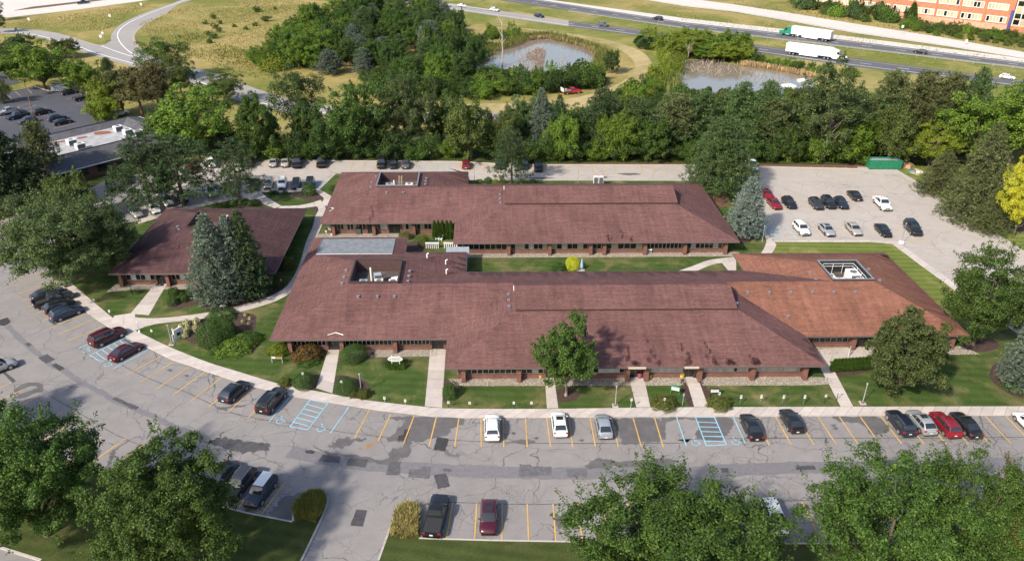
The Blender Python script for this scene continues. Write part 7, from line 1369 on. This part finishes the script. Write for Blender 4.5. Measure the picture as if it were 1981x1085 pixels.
# ================================================================== shrubs and beds
def S(kind, x, y, hw_, h, mat, label, nm='shrub', grp=None): return plant(kind, x, y, None, None, mat, label, nm, 'shrub', grp, H=h, Rr=hw_ / ppm(y) * .93)
S('dome', 414, 662, 36, 3.2, 'box_green', 'huge clipped dome shrub in the oval bed, left lobe', 'dome_shrub'); S('dome', 436, 655, 29, 2.9, 'box_green', 'huge clipped dome shrub in the oval bed, right lobe', 'dome_shrub')
S('mound', 455, 675, 40, 1.2, 'leaf_bright', 'low spreading bright juniper, near side of the oval bed', 'juniper_shrub'); S('mound', 482, 660, 26, 1.1, 'leaf_green', 'low spreading juniper at the right side of the oval bed', 'juniper_shrub'); S('mound', 424, 680, 20, .9, 'leaf_green', 'low juniper lobe at the tip of the oval bed', 'juniper_shrub'); S('mound', 430, 613, 30, .9, 'box_green', 'low dark hedge at the rear of the oval bed', 'low_hedge')
for i, (x, y) in enumerate(((352, 640), (362, 630), (365, 642), (381, 626), (359, 652), (380, 641))): S('flower_bush', x, y, 7.5, .95, 'flower_cream', 'cream hydrangea in the group left of the dome shrub', 'hydrangea', 'hydrangeas in the oval bed')
for i, (x, y) in enumerate(((475, 612), (484, 619), (470, 625), (482, 630))): S('flower_bush', x, y, 3.6, .5, 'flower_cream', 'tiny pale flowering plant at the right end of the oval bed', 'flowering_plant', 'pale plants at the right of the oval bed')
for x, y, l in ((337, 571, 'rear left'), (336, 589, 'front left'), (357, 582, 'middle'), (371, 571, 'rear right')): S('boxwood', x, y, 12, 1.3, 'box_green', f'clipped round boxwood, {l} of four beside the west office walk', 'boxwood')
S('boxwood', 558, 520, 15, 2.2, 'box_olive', 'tall clipped shrub between west office and front west wing, upper one', 'clipped_shrub'); S('boxwood', 556, 506, 13, 2.0, 'box_green', 'clipped shrub behind the tall one between the offices', 'clipped_shrub'); S('boxwood', 537, 556, 12, 1.3, 'box_green', 'round dark shrub at the curve of the walk', 'round_shrub')
S('mound', 541, 684, 22, 1.6, 'leaf_lime', 'pale green hydrangea at the left corner of the front wing', 'hydrangea'); S('mound', 596, 692, 30, 1.7, 'box_red', 'russet-tipped shrub left of the west entrance', 'russet_shrub'); S('mound', 598, 700, 26, .7, 'leaf_green', 'low green plants before the russet shrub', 'low_plants')
S('dome', 685, 694, 28, 2.0, 'box_green', 'large clipped dome right of the west entrance walk', 'dome_shrub'); S('dome', 589, 746, 24, 1.7, 'box_green', 'clipped dome left of the walk beside the front row', 'dome_shrub'); S('dome', 669, 756, 25, 1.7, 'box_green', 'clipped dome right of the walk beside the front row', 'dome_shrub'); S('mound', 553, 746, 14, 1.1, 'box_olive', 'yellowish shrub left of the clipped dome by the front row', 'yellow_shrub'); S('mound', 703, 768, 14, 1.2, 'box_olive', 'yellowish shrub under the lamp post by the front row', 'yellow_shrub'); S('mound', 684, 768, 9, .7, 'box_olive', 'small yellowish shrub beside the one under the lamp post', 'yellow_shrub')
S('boxwood', 871, 768, 16, 2.0, 'box_green', 'single round boxwood beside the middle walk', 'boxwood'); S('mound', 1285, 786, 26, 1.2, 'box_olive', 'spreading yellow-green shrub right of the third walk', 'yellow_shrub'); S('mound', 1391, 786, 25, 1.2, 'box_olive', 'spreading yellow-green shrub right of the fourth walk', 'yellow_shrub')
for i in range(11): S('arborvitae', 1612 + i * 6.6, 719 - i * .45, 8, 1.9, 'leaf_green', 'arborvitae in the clipped hedge left of the linden', 'arborvitae', 'hedge left of the linden')
S('mound', 1962, 752, 24, 1.0, 'box_green', 'low clipped hedge under the right-edge spruce, left part', 'low_hedge'); S('mound', 1990, 764, 20, 1.0, 'box_green', 'low clipped hedge under the right-edge spruce, right part', 'low_hedge')
S('dome', 1107, 522, 15, 2.4, 'leaf_gold', 'bright yellow bush on the courtyard lawn', 'yellow_bush'); S('mound', 1083, 524, 17, 1.2, 'box_green', 'dark green bush left of the yellow one in the courtyard', 'green_bush')
for i, x in enumerate((842, 849, 857, 866, 873)): S('arborvitae', x, 464, 5.2, 3.6, 'leaf_green', f'slim arborvitae, {ORD[i]} from left of five by the courtyard wall', 'arborvitae', 'five courtyard arborvitae')
S('boxwood', 820, 477, 12, 2.1, 'box_olive', 'round clipped shrub left of the white courtyard railing', 'clipped_shrub'); S('boxwood', 786, 462, 11, 1.3, 'box_olive', 'clipped shrub against the rear office wall', 'clipped_shrub')
S('boxwood', 599, 377, 15, 2.2, 'box_green', 'round topiary at the rear walk', 'topiary'); S('boxwood', 646, 372, 9, 1.4, 'leaf_green', 'shrub at the left end of the rear office', 'round_shrub')
for i, x in enumerate((525, 534, 552)): S('boxwood', x, 376.5, 6.5, .8, 'box_green', f'small clipped shrub, {ORD[i]} from left in the bed at the rear walk', 'small_shrub')
for i, (x, h_) in enumerate(((928, .8), (944, 1.3), (958, .8), (973, .9), (1012, .8), (1030, .8))): S('boxwood', x, 355, 8, h_, ['leaf_bright', 'box_green', 'leaf_lime', 'box_olive'][i % 4], f'low shrub, {ORD[i]} from left on the strip behind the rear office', 'low_shrub')
for i, (x, y) in enumerate(((430, 402), (448, 398), (470, 395), (492, 396))): S('mound', x, y, 14, .9, 'box_green', f'low groundcover shrub, {ORD[i]} from left under the slender pine', 'groundcover_shrub')
def blades_in(px, n, h, wd, mats, label, name, seed, lean=.35, rim=.0):
    rng = np.random.default_rng(seed); a = np.array([p[:] for p in GP(px)]); lo, hi = a.min(0), a.max(0); p = lo + rng.random((n * 3, 2)) * (hi - lo); x, y = p.T; ins = np.zeros(len(p), bool)
    for i in range(len(a)):
        (x1, y1), (x2, y2) = a[i - 1], a[i]; ins ^= ((y1 > y) != (y2 > y)) & (x < (x2 - x1) * (y - y1) / (y2 - y1 + 1e-9) + x1)
    p = p[ins][:n]; cl = np.round(p / .55) * .55; p2 = cl + (p - cl) * .5; D_ = np.c_[(p - cl) * 2.2 + rng.normal(0, lean * .5, p.shape), np.ones(len(p))]
    V, F = needle_quads(np.c_[p2, np.full(len(p), LAWN_Z - .03)], D_, h, wd, rng); me = np_mesh(name, V, F); me.materials.append(MATS[mats]); return tag(link(name, me), label, 'ornamental grass', kind='stuff')
blades_in([(571, 1003), (572, 986), (586, 967), (603, 957), (620, 957), (630, 966), (625, 988), (612, 1012)], 5200, 1.0, .07, 'grass_blade', 'ornamental grass filling the tip of the left island', 'ornamental_grass', 1); blades_in([(755, 1040), (770, 990), (790, 980), (808, 984), (808, 1040), (780, 1042)], 5200, 1.0, .07, 'grass_dry', 'dry ornamental grass filling the tip of the middle island', 'ornamental_grass', 2); blades_in([(757, 1036), (772, 992), (790, 982), (806, 986), (806, 1036)], 2600, .8, .07, 'grass_blade', 'green blades among the dry ornamental grass', 'ornamental_grass', 3)
blades_in([(742, 710), (750, 702), (782, 702), (790, 710), (782, 718), (750, 718)], 900, .8, .07, 'leaf_green', 'strappy lilies round the posts of the oval sign', 'lilies', 4)
# ================================================================== signs, lamps, small things
plain('sign_white', (.62, .62, .60), .5); plain('sign_green', (.02, .20, .10), .5); plain('sign_blue', (.05, .22, .50), .5); plain('sign_black', (.02, .02, .022), .5); plain('sign_tan', (.32, .20, .13), .6); plain('post_green', (.10, .22, .18), .5); plain('sign_red', (.5, .05, .06), .5); plain('wood_brown', (.16, .10, .065), .8); plain('mint', (.55, .68, .60), .6); plain('cone_blue', (.25, .42, .50), .5); plain('planter_yellow', (.62, .46, .10), .6); plain('flower_pink', (.62, .06, .26), .7); plain('dumpster_green', (.015, .16, .085), .5, var=.25); plain('cardboard', (.46, .33, .20), .9, var=.2); plain('tarp_blue', (.10, .26, .45), .6); plain('shed_grey', (.26, .28, .31), .7, var=.12); plain('lamp_glass', (.55, .55, .52), .3)
def post_sign(x, y, h, label, plate='sign_white', post='metal_galv', pw=.28, ph=.38, second=None, base=False, rz=0, extra=None):
    p = G(x, y); o = tag(empty('parking_sign', (p.x, p.y, LAWN_Z - .02), rz), label, 'sign'); link('post', MB().tube([(0, 0, 0), (0, 0, h)], .035, 6).mesh('post', [post]), o)
    pl = link('plate', MB().box(-pw / 2, -.05, h - ph, pw / 2, -.037, h + .02).mesh('plate', [plate], bevel=.004), o)
    link('panel', MB().box(-pw * .28, -.056, h - ph * .55, pw * .28, -.0505, h - ph * .2).mesh('panel', [extra or 'sign_green']), pl)
    if second: link('plate', MB().box(-pw / 2, -.05, h - ph - .3, pw / 2, -.037, h - ph - .06).mesh('plate', [second]), o)
    if base: link('base', MB().cyl(0, 0, 0, .35, .2, 10, r2=.09).mesh('base', ['sign_white']), o)
    return o
for x, y, h, l, kw in ((589, 744, 1.9, 'accessible parking sign in the clipped dome left of the first walk', dict(extra='sign_blue')), (663, 760, 1.9, 'accessible parking sign in the clipped dome right of the first walk', dict(extra='sign_blue')), (744.5, 778, .8, 'low white parking sign, left of two before the oval sign lawn', {}), (784.5, 783, .8, 'low white parking sign, right of two before the oval sign lawn', {}), (868, 790, 1.1, 'small dark-posted parking sign left of the round boxwood front', dict(post='black_metal', extra='sign_black')), (909, 791, 1.1, 'small dark-posted parking sign, second along the middle lawn', dict(post='black_metal', extra='sign_black')), (994, 791, 1.1, 'small white parking sign, third along the middle lawn', dict(post='black_metal')), (1028, 791, 1.1, 'small white parking sign, fourth along the middle lawn beside the walk', dict(post='black_metal')), (1220, 791, 1.6, 'white parking sign left of the third walk', {}), (1284, 789, 1.5, 'white parking sign in the shrub right of the third walk', {}), (1320, 785, 1.9, 'blue and white parking sign left of the fourth walk', dict(second='sign_blue', rz=.5)), (1389, 780, 1.7, 'white parking sign behind the shrub right of the fourth walk', dict(extra='sign_blue')), (1431, 783, 1.5, 'green-posted double sign, first of four on the right lawn', dict(post='post_green', second='sign_white', ph=.24)), (1470, 782.5, 1.5, 'green-posted double sign, second of four on the right lawn', dict(post='post_green', second='sign_white', ph=.24)), (1513, 783, 1.5, 'green-posted double sign, third of four on the right lawn', dict(post='post_green', second='sign_white', ph=.24)), (1553.5, 783, 1.5, 'green-posted double sign, fourth of four on the right lawn', dict(post='post_green', second='sign_white', ph=.24)), (1594, 781, 1.4, 'white sign on black post near the fifth walk', dict(post='black_metal')), (1618, 775, 1.6, 'white sign on black post leaning at the fifth walk', dict(post='black_metal')), (183, 586, .7, 'low white marker on the lawn before the west office, upper one', {}), (213, 608, .7, 'low white marker on the lawn before the west office, lower one', {}), (297, 655, 1.5, 'white sign on black post left of the lamp on the left lawn', dict(post='black_metal')), (270.5, 643, 2.0, 'tall sign in a white base at the walk crossing', dict(base=True)), (546, 556, 1.5, 'small red sign at the curve of the walk', dict(plate='sign_red', extra='sign_white')), (766.5, 309, 1.9, 'accessible sign at the rear kerb, first of four', dict(extra='sign_blue', post='sign_green')), (786.5, 309, 1.9, 'accessible sign at the rear kerb, second of four', dict(extra='sign_blue', post='sign_green')), (810.5, 309.4, 1.9, 'accessible sign at the rear kerb, third of four', dict(extra='sign_blue', post='sign_green')), (832, 309.6, 1.9, 'accessible sign at the rear kerb, fourth of four', dict(extra='sign_blue', post='sign_green'))):
    post_sign(x, y, h, l, **kw)
def lamp(x, y, h, label, foot=True, white=False, head=True):
    p = G(x, y); o = tag(empty('lamp_post', (p.x, p.y, LAWN_Z - .02)), label, 'lamp post'); link('pole', MB().tube([(0, 0, 0), (0, 0, h)], [.06, .045], 8).mesh('pole', ['metal_galv' if not white else 'metal_grey']), o)
    if foot: link('footing', MB().box(-.38, -.38, 0, .38, .38, .12 if not white else .5).mesh('footing', ['concrete_kerb' if not white else 'sign_white'], bevel=.03), o); link('planting', MB().cyl(0, 0, .12, .2, .24, 8).mesh('planting', ['wood_brown']), o)
    hd = link('head', MB().cyl(0, 0, h, h + .18, .09, 10, r2=.14).mesh('head', ['lamp_glass']), o); link('cap', MB().cyl(0, 0, h + .18, h + .24, .16, 10, r2=.06).mesh('cap', ['metal_grey']), hd); return o
for x, y, h, l, kw in ((333, 667, 3.1, 'short lamp post on the lawn beside the oval bed', {}), (699.5, 762, 3.0, 'short lamp post in the shrubs by the first walk', {}), (1190, 786, 3.0, 'short lamp post on the lawn right of the upright tree', {}), (1668, 781, 3.0, 'short lamp post on the lawn right of the fifth walk', {}), (1743, 472, 3.9, 'lamp post with white footing at the east lot corner', dict(white=True)), (1474, 470, 3.2, 'lamp post at the bend of the east walk', dict(foot=False)), (918, 354, 3.4, 'thin lamp post behind the link of the rear office', dict(foot=False)), (1118, 354, 2.8, 'thin lamp post behind the hall of the rear office', dict(foot=False))): lamp(x, y, h, l, **kw)
p = G(68, 231); o = tag(empty('light_pole', (p.x, p.y, -.02)), 'tall brown light pole in the dark left lot', 'lamp post'); link('pole', MB().tube([(0, 0, 0), (0, 0, 11)], [.14, .09], 8).mesh('pole', ['wood_brown']), o); link('arm', MB().tube([(-1.2, 0, 10.9), (1.2, 0, 10.9)], .05, 6).mesh('arm', ['wood_brown']), o)
for s in (-1, 1): link('lamp_head', MB().box(s * 1.3 - .3, -.16, 10.8, s * 1.3 + .3, .16, 10.98).mesh('lamp_head', ['wood_brown']), o)
# oval sign
def at_(x, y, name, label, cat_, rz=0, z=LAWN_Z - .02): p = G(x, y); return tag(empty(name, (p.x, p.y, z), rz), label, cat_)
o = at_(766, 711, 'oval_sign', 'white oval sign on two posts with lilies below', 'sign'); ov = [(1.05 * math.cos(a), 1.35 + .42 * math.sin(a)) for a in np.linspace(0, 2 * math.pi, 28, False)]
mb = MB(); mb.face([(x, -.05, z) for x, z in ov]); mb.face([(x, .05, z) for x, z in ov][::-1])
for i in range(28): a, b_ = ov[i], ov[(i + 1) % 28]; mb.face([(a[0], -.05, a[1]), (a[0], .05, a[1]), (b_[0], .05, b_[1]), (b_[0], -.05, b_[1])])
link('board', mb.mesh('board', ['sign_white']), o)
for s in (-1, 1): link('post', MB().box(s * .52 - .06, .055, 0, s * .52 + .06, .17, 1.85).mesh('post', ['sign_white']), o)
link('emblem', MB().tube([(-.72, -.052, 1.35), (-.72, -.058, 1.35)], .11, 10).mesh('emblem', ['sign_blue']), o)
for k, (w_, z) in enumerate(((.55, 1.52), (.7, 1.38), (.6, 1.22))): link('lettering', MB().box(-w_ + .12, -.056, z - .03, w_ + .1, -.0515, z + .03).mesh('lettering', ['metal_grey']), o)
o = at_(537, 703, 'rail_sign', 'low wooden rail sign, white left third, on the left lawn', 'sign', -.12)
for s in (-1, 1): link('post', MB().box(s * .75 - .05, -.05, 0, s * .75 + .05, .05, 1.15).mesh('post', ['metal_galv']), o)
link('board', MB().box(-.2, -.04, .72, .69, .04, 1.0).mesh('board', ['sign_tan']), o); link('board', MB().box(-.69, -.04, .72, -.205, .04, 1.0).mesh('board', ['sign_white']), o)
o = at_(347, 655, 'monument_sign', 'tall white monument sign with black square at the tip of the oval bed', 'sign', 1.05); link('panel', MB().box(-.75, -.12, 0, .75, .12, 1.7).mesh('panel', ['sign_white'], bevel=.02), o); link('emblem', MB().box(-.32, -.135, .55, .3, -.121, 1.05).mesh('emblem', ['sign_black']), o); link('side_panel', MB().box(-1.05, -.05, 0, -.8, .05, 1.1).mesh('side_panel', ['sign_white']), o)
for s in (-1, 1): link('post', MB().box(s * .6 - .09, .125, 0, s * .6 + .09, .25, 1.95).mesh('post', ['sign_white']), o)
def board_sign(x, y, label, frame, face, w_=1.1, h=1.5, bh=.55, top=None, rz=0):
    o = at_(x, y, 'lawn_sign', label, 'sign', rz)
    for s in (-1, 1): link('post', MB().box(s * w_ / 2 - .04, -.04, 0, s * w_ / 2 + .04, .04, h).mesh('post', [frame]), o)
    link('board', MB().box(-w_ / 2 + .045, -.03, h - bh - .1, w_ / 2 - .045, .03, h - .08).mesh('board', [face]), o)
    if top: link('header', MB().box(-w_ / 2 + .045, -.04, h - .075, w_ / 2 - .045, .04, h + .12).mesh('header', [top]), o)
    link('lettering', MB().box(-w_ * .3, -.036, h - bh * .62, w_ * .3, -.0305, h - bh * .45).mesh('lettering', ['metal_grey']), o); return o
board_sign(1305, 765, 'green-topped white sign on the small lawn between two walks', 'sign_green', 'sign_white', 1.1, 1.35, .5, 'sign_green', -.35); board_sign(1381, 768, 'black-framed white sign right of the fourth walk', 'sign_black', 'sign_white', 1.15, 1.25, .45, 'sign_black'); board_sign(256, 571, 'black two-post sign before the west office door', 'sign_black', 'sign_white', .9, 1.6, .5, 'sign_black', -.9); board_sign(1641, 690, 'blue and white slanted sign by the east wing entrance', 'sign_white', 'sign_blue', .5, 1.5, .9, None, 1.0)
for x, y, l in ((532, 374, 'white board at the rear walk, left of two'), (581, 373, 'white board at the rear walk, right of two')): board_sign(x, y, l, 'sign_white', 'sign_white', 1.3, .95, .7)
# courtyard furniture
o = at_(854, 482, 'white_railing', 'white slatted railing of the courtyard deck', 'railing')
for s in (-1, 1):
    link('rail', MB().box(s * 1.65 - 1.25, -.1, 1.0, s * 1.65 + 1.25, .35, 1.12).mesh('rail', ['sign_white']), o)
    for k in range(7): link('slat', MB().box(s * 1.65 - 1.15 + k * .36, -.03, .05, s * 1.65 - 1.0 + k * .36, .03, 1.0).mesh('slat', ['sign_white']), o)
o = tag(empty('garden_shed', B(-8.6, 20.2, 0)), 'garden shed with grey sheet roof at the courtyard corner', 'shed'); q = lambda u, v, z: tuple(B(u, v, z) - B(-8.6, 20.2, 0))
link('walls', MB().hexa([q(-10.3, 18.2, .1), q(-6.9, 18.2, .1), q(-6.9, 21.0, .1), q(-10.3, 21.0, .1), q(-10.3, 18.2, 2.35), q(-6.9, 18.2, 2.35), q(-6.9, 21.0, 2.75), q(-10.3, 21.0, 2.75)]).mesh('walls', ['shed_grey']), o)
for k in range(4): u0 = -10.6 + k * 1.0; link('roof_sheet', MB().hexa([q(u0, 17.9, 2.36), q(u0 + .97, 17.9, 2.36), q(u0 + .97, 21.2, 2.83), q(u0, 21.2, 2.83), q(u0, 17.9, 2.42), q(u0 + .97, 17.9, 2.42), q(u0 + .97, 21.2, 2.89), q(u0, 21.2, 2.89)]).mesh('roof_sheet', ['shed_grey']), o)
def chair(x, y, label, rz=0):
    o = at_(x, y, 'garden_chair', label, 'chair', rz); link('seat', MB().box(-.32, -.35, .3, .32, .3, .36).mesh('seat', ['mint']), o); link('backrest', MB().hexa([(-.32, .25, .36), (.32, .25, .36), (.32, .32, .36), (-.32, .32, .36), (-.36, .5, 1.15), (.36, .5, 1.15), (.36, .56, 1.15), (-.36, .56, 1.15)]).mesh('backrest', ['mint']), o)
    for sx in (-.28, .28):
        for sy in (-.3, .25): link('leg', MB().box(sx - .04, sy - .04, 0, sx + .04, sy + .04, .3).mesh('leg', ['mint']), o)
        link('armrest', MB().box(sx - .07, -.38, .52, sx + .07, .35, .56).mesh('armrest', ['mint']), o)
chair(846, 465, 'pale garden chair before the arborvitae, left one'); chair(853, 466, 'pale garden chair before the arborvitae, right one', -.3)
o = at_(1125, 523, 'garden_parasol', 'closed pale blue parasol on a slab beside the yellow bush', 'parasol'); link('canopy', MB().tube([(0, 0, .5), (0, 0, .9), (0, 0, 2.1)], [.34, .3, .05], 10).mesh('canopy', ['cone_blue']), o); link('pole', MB().tube([(0, 0, 0), (0, 0, 2.25)], .03, 6).mesh('pole', ['sign_white']), o); link('base', MB().box(-.9, -.6, 0, .5, .4, .08).mesh('base', ['concrete_kerb']), o)
ac_unit(G(1256, 489, LAWN_Z), .8, .7, .8, 'small white condenser by the wall of the rear office', 0, 'metal_white', 1); ac_unit(G(694, 452, LAWN_Z), 1.0, .7, 1.2, 'black covered grill by the rear office patio', .2, 'sign_black', 0); ac_unit(G(432, 598, LAWN_Z), .9, .6, .6, 'white utility box at the foot of the left spruce', .1, 'metal_white', 0)
ac_unit(G(1152, 360, LAWN_Z), 1.0, .7, 2.2, 'white utility cabinet behind the rear office, left of two', 0, 'metal_white', 0); ac_unit(G(1162, 360, LAWN_Z), 1.0, .7, 2.2, 'white utility cabinet behind the rear office, right of two', 0, 'metal_white', 0)
for q_ in (((790, 339), (845, 338.5), (900, 341), (840, 342)), ((1010, 344), (1045, 343.5), (1075, 345), (1040, 346.5)), ((1195, 336), (1225, 335), (1240, 338), (1212, 339)), ((1158, 342), (1172, 341.5), (1174, 345), (1160, 345)), ((700, 333), (760, 333), (780, 335), (720, 336)), ((470, 341), (500, 339.5), (520, 341), (492, 342.5))): stain(q_, 'damp_stain', .0, .15).parent = lot_e
def pot(x, y, label, col, r_=.32, h=.5, flower=None):
    o = at_(x, y, 'planter', label, 'planter'); link('tub', MB().tube([(0, 0, 0), (0, 0, h)], [r_ * .8, r_], 12).mesh('tub', [col]), o)
    t_, c_ = PROTO['flower_bush'][2], PROTO['flower_bush'][3]; f_ = link('flowers', c_, o); f_.location = (0, 0, h - .1); f_.scale = (.38, .38, .42); f_.material_slots[0].link = 'OBJECT'; f_.material_slots[0].material = MATS[flower or 'leaf_green']; return o
leaf_mat('petal_pink', (.35, .03, .14), (.65, .12, .34), .2); leaf_mat('petal_yellow', (.30, .24, .03), (.55, .42, .08), .2)
for a_, m_ in zip(((1237, 732, 'pink flower tub at the main entrance', 'wood_brown'), (1257, 731, 'yellow planter right of the main entrance', 'planter_yellow'), (1319, 731, 'yellow planter left of the fourth entrance', 'planter_yellow'), (1045, 731, 'orange and yellow planter left of the second entrance', 'planter_yellow'), (1343, 730, 'dark planter right of the fourth entrance', 'sign_black'), (634, 673, 'yellow planter at the west entrance', 'planter_yellow'), (632, 450, 'white urn at the left corner of the rear office', 'sign_white'), (643, 456, 'second white urn at the left corner of the rear office', 'sign_white')), ('petal_pink', 'petal_yellow', 'petal_yellow', 'petal_yellow', 'leaf_green', 'petal_yellow', 'leaf_green', 'leaf_green')): pot(*a_, flower=m_)
tag(MB().box(-.0, 0, 0, 0, 0, 0).face([tuple(G(x, y, .165)) for x, y in ((300, 553), (316, 553), (318, 548), (304, 548))]).build('door_mat', 'sign_black'), 'black mat before the west office door', 'mat')
o = at_(1580, 669, 'bench_planter', 'long black planter box under the east wing window', 'planter'); link('box', MB().box(-1.2, -.35, 0, 1.2, .35, .75).mesh('box', ['sign_black'], bevel=.03), o); link('soil', MB().box(-1.1, -.27, .75, 1.1, .27, .78).mesh('soil', ['mulch']), o)
# dumpster and debris at the north-east corner
sheet('dumpster_pad', [(1658, 323), (1742, 326), (1764, 332), (1662, 330)], .03, 'concrete', sides=True)
def skip(x, y, L_, D_, h, label, mat, rz, ribs=12):
    o = at_(x, y, 'dumpster', label, 'dumpster', rz, 0); mb = MB(); t = .08
    for b_ in ((-L_ / 2, -D_ / 2, L_ / 2, -D_ / 2 + t), (-L_ / 2, D_ / 2 - t, L_ / 2, D_ / 2), (-L_ / 2, -D_ / 2 + t, -L_ / 2 + t, D_ / 2 - t), (L_ / 2 - t, -D_ / 2 + t, L_ / 2, D_ / 2 - t)): mb.box(b_[0], b_[1], .25, b_[2], b_[3], h)
    mb.box(-L_ / 2, -D_ / 2, .15, L_ / 2, D_ / 2, .25); link('hull', mb.mesh('hull', [mat]), o); link('rim', MB().box(-L_ / 2 - .04, -D_ / 2 - .05, h, L_ / 2 + .04, -D_ / 2 + .1, h + .1).mesh('rim', [mat]), o); link('rim', MB().box(-L_ / 2 - .04, D_ / 2 - .1, h, L_ / 2 + .04, D_ / 2 + .05, h + .1).mesh('rim', [mat]), o)
    for k in range(ribs): x_ = -L_ / 2 + (k + .5) * L_ / ribs; link('rib', MB().box(x_ - .06, -D_ / 2 - .1, .2, x_ + .06, -D_ / 2 - .001, h).mesh('rib', [mat]), o)
    link('tarp', MB().box(-L_ / 2 + .1, -D_ / 2 + .12, h - .25, L_ / 2 - .1, D_ / 2 - .12, h - .2).mesh('tarp', ['shed_grey']), o)
    for s in (-1, 1): link('skid', MB().box(-L_ / 2, s * .7 - .08, 0, L_ / 2, s * .7 + .08, .15).mesh('skid', ['cladding']), o)
    return o
skip(1708, 325, 7.2, 2.4, 2.1, 'large green ribbed roll-off dumpster at the corner of the east lot', 'dumpster_green', -.02); skip(120, 176, 5.4, 2.2, 2.0, 'grey skip with blue end in the dark left lot', 'shed_grey', -.12, 9)
for i, (x, y, s_, m_, l) in enumerate(((1750, 323, 1.5, 'wood_brown', 'brown scrap crate right of the green dumpster'), (1759, 325, 1.1, 'sign_tan', 'rusty scrap panel right of the brown crate'), (1774, 330, .8, 'cardboard', 'flattened cardboard on the kerb below the scrap'), (1770, 337, 1.0, 'cardboard', 'tan cardboard sheet lying in the lot corner'), (1764, 334, .6, 'tarp_blue', 'blue bag beside the cardboard in the lot corner'), (1779, 335, .7, 'sign_white', 'white board leaning in the lot corner'))):
    o = at_(x, y, 'scrap_piece', l, 'debris', i * .7, .02); k = [1.0, .9, .25, .12, .45, .5][i]; link('panel', MB().hexa([(-s_, -s_ * .6, 0), (s_, -s_ * .7, 0), (s_, s_ * .6, 0), (-s_, s_ * .5, 0), (-s_ * .8, -s_ * .5, k), (s_ * .9, -s_ * .5, k * .7), (s_ * .7, s_ * .6, k * 1.2), (-s_ * .7, s_ * .4, k * .9)]).mesh('panel', [m_]), o)
# guard rails and highway furniture
def guardrail(px, label, step=3.8, z=-.05, h=.75, beam='metal_galv', double=False):
    pl = resample(GP(px), step); c = pl[len(pl) // 2]; o = tag(empty('guardrail', (c.x, c.y, z)), label, 'guardrail'); mb = MB()
    for zz in ((h - .3, h),) if not double else ((h - .3, h - .22), (h - .08, h)):
        for a, b_ in zip(pl, pl[1:]): d = (b_ - a).normalized(); n = Vector((-d.y, d.x)) * .04; q_ = [a - n, b_ - n, b_ + n, a + n]; mb.hexa([(p.x - c.x, p.y - c.y, zz[0]) for p in q_] + [(p.x - c.x, p.y - c.y, zz[1]) for p in q_])
    link('beam' if not double else 'cable', mb.mesh('beam', [beam]), o); pm = MB().box(-.07, -.07, 0, .07, .07, h + .04).mesh('post', ['metal_galv'])
    for p in pl: t = link('post', pm, o); t.location = (p.x - c.x, p.y - c.y, 0)
    return o
guardrail([(1250, 2), (1320, 13), (1420, 24.5), (1520, 41.5), (1653, 65.5), (1820, 89.5), (1981, 114.5), (2150, 140)], 'long white guardrail below the exit ramp'); guardrail([(1100, 24), (1320, 57), (1637, 94), (1981, 135.5), (2150, 157)], 'cable barrier along the highway median', 6, h=.8, double=True); guardrail([(780, -4), (860, 10.5), (950, 22)], 'short white guardrail at the top beside the carriageway')
def road_sign(x, y, h, label, diamond=False, w_=.9, mat='metal_galv'):
    o = at_(x, y, 'road_sign', label, 'sign', 0, -.1); link('post', MB().tube([(0, 0, 0), (0, 0, h)], .05, 6).mesh('post', ['metal_galv']), o); a = w_ / 2; z = h - a * .6
    pts = [(0, -a), (a, 0), (0, a), (-a, 0)] if diamond else [(-a, -a * 1.2), (a, -a * 1.2), (a, a * 1.2), (-a, a * 1.2)]
    mb = MB(); mb.face([(x_ * 1.3 if diamond else x_, -.07, z + y_ * (1.3 if diamond else 1)) for x_, y_ in pts]); mb.face([(x_ * 1.3 if diamond else x_, -.05, z + y_ * (1.3 if diamond else 1)) for x_, y_ in pts][::-1]); link('plate', mb.mesh('plate', [mat]), o)
for x, y, h, l, dm in ((202, 81, 3.6, 'diamond road sign back at the ramp nose', True), (197, 81, 2.4, 'small sign left of the diamond at the ramp nose', False), (275, 20, 3.0, 'white sign beside the upper ramp curve', False), (214, 39, 2.2, 'white sign in the dry grass between the roads', False), (34, 68, 2.6, 'dark sign by the lower ramp road at the left', False), (58, 47, 2.4, 'thin sign in the grass at the far left', False), (1541, 82, 3.2, 'sign on the median before the trucks', False), (1743, 67, 3.4, 'pair of posts on the bank by the exit ramp', False), (1868, 86, 1.6, 'white marker beside the exit ramp', False)): road_sign(x, y, h, l, dm, mat='sign_black' if x == 34 else 'sign_white')
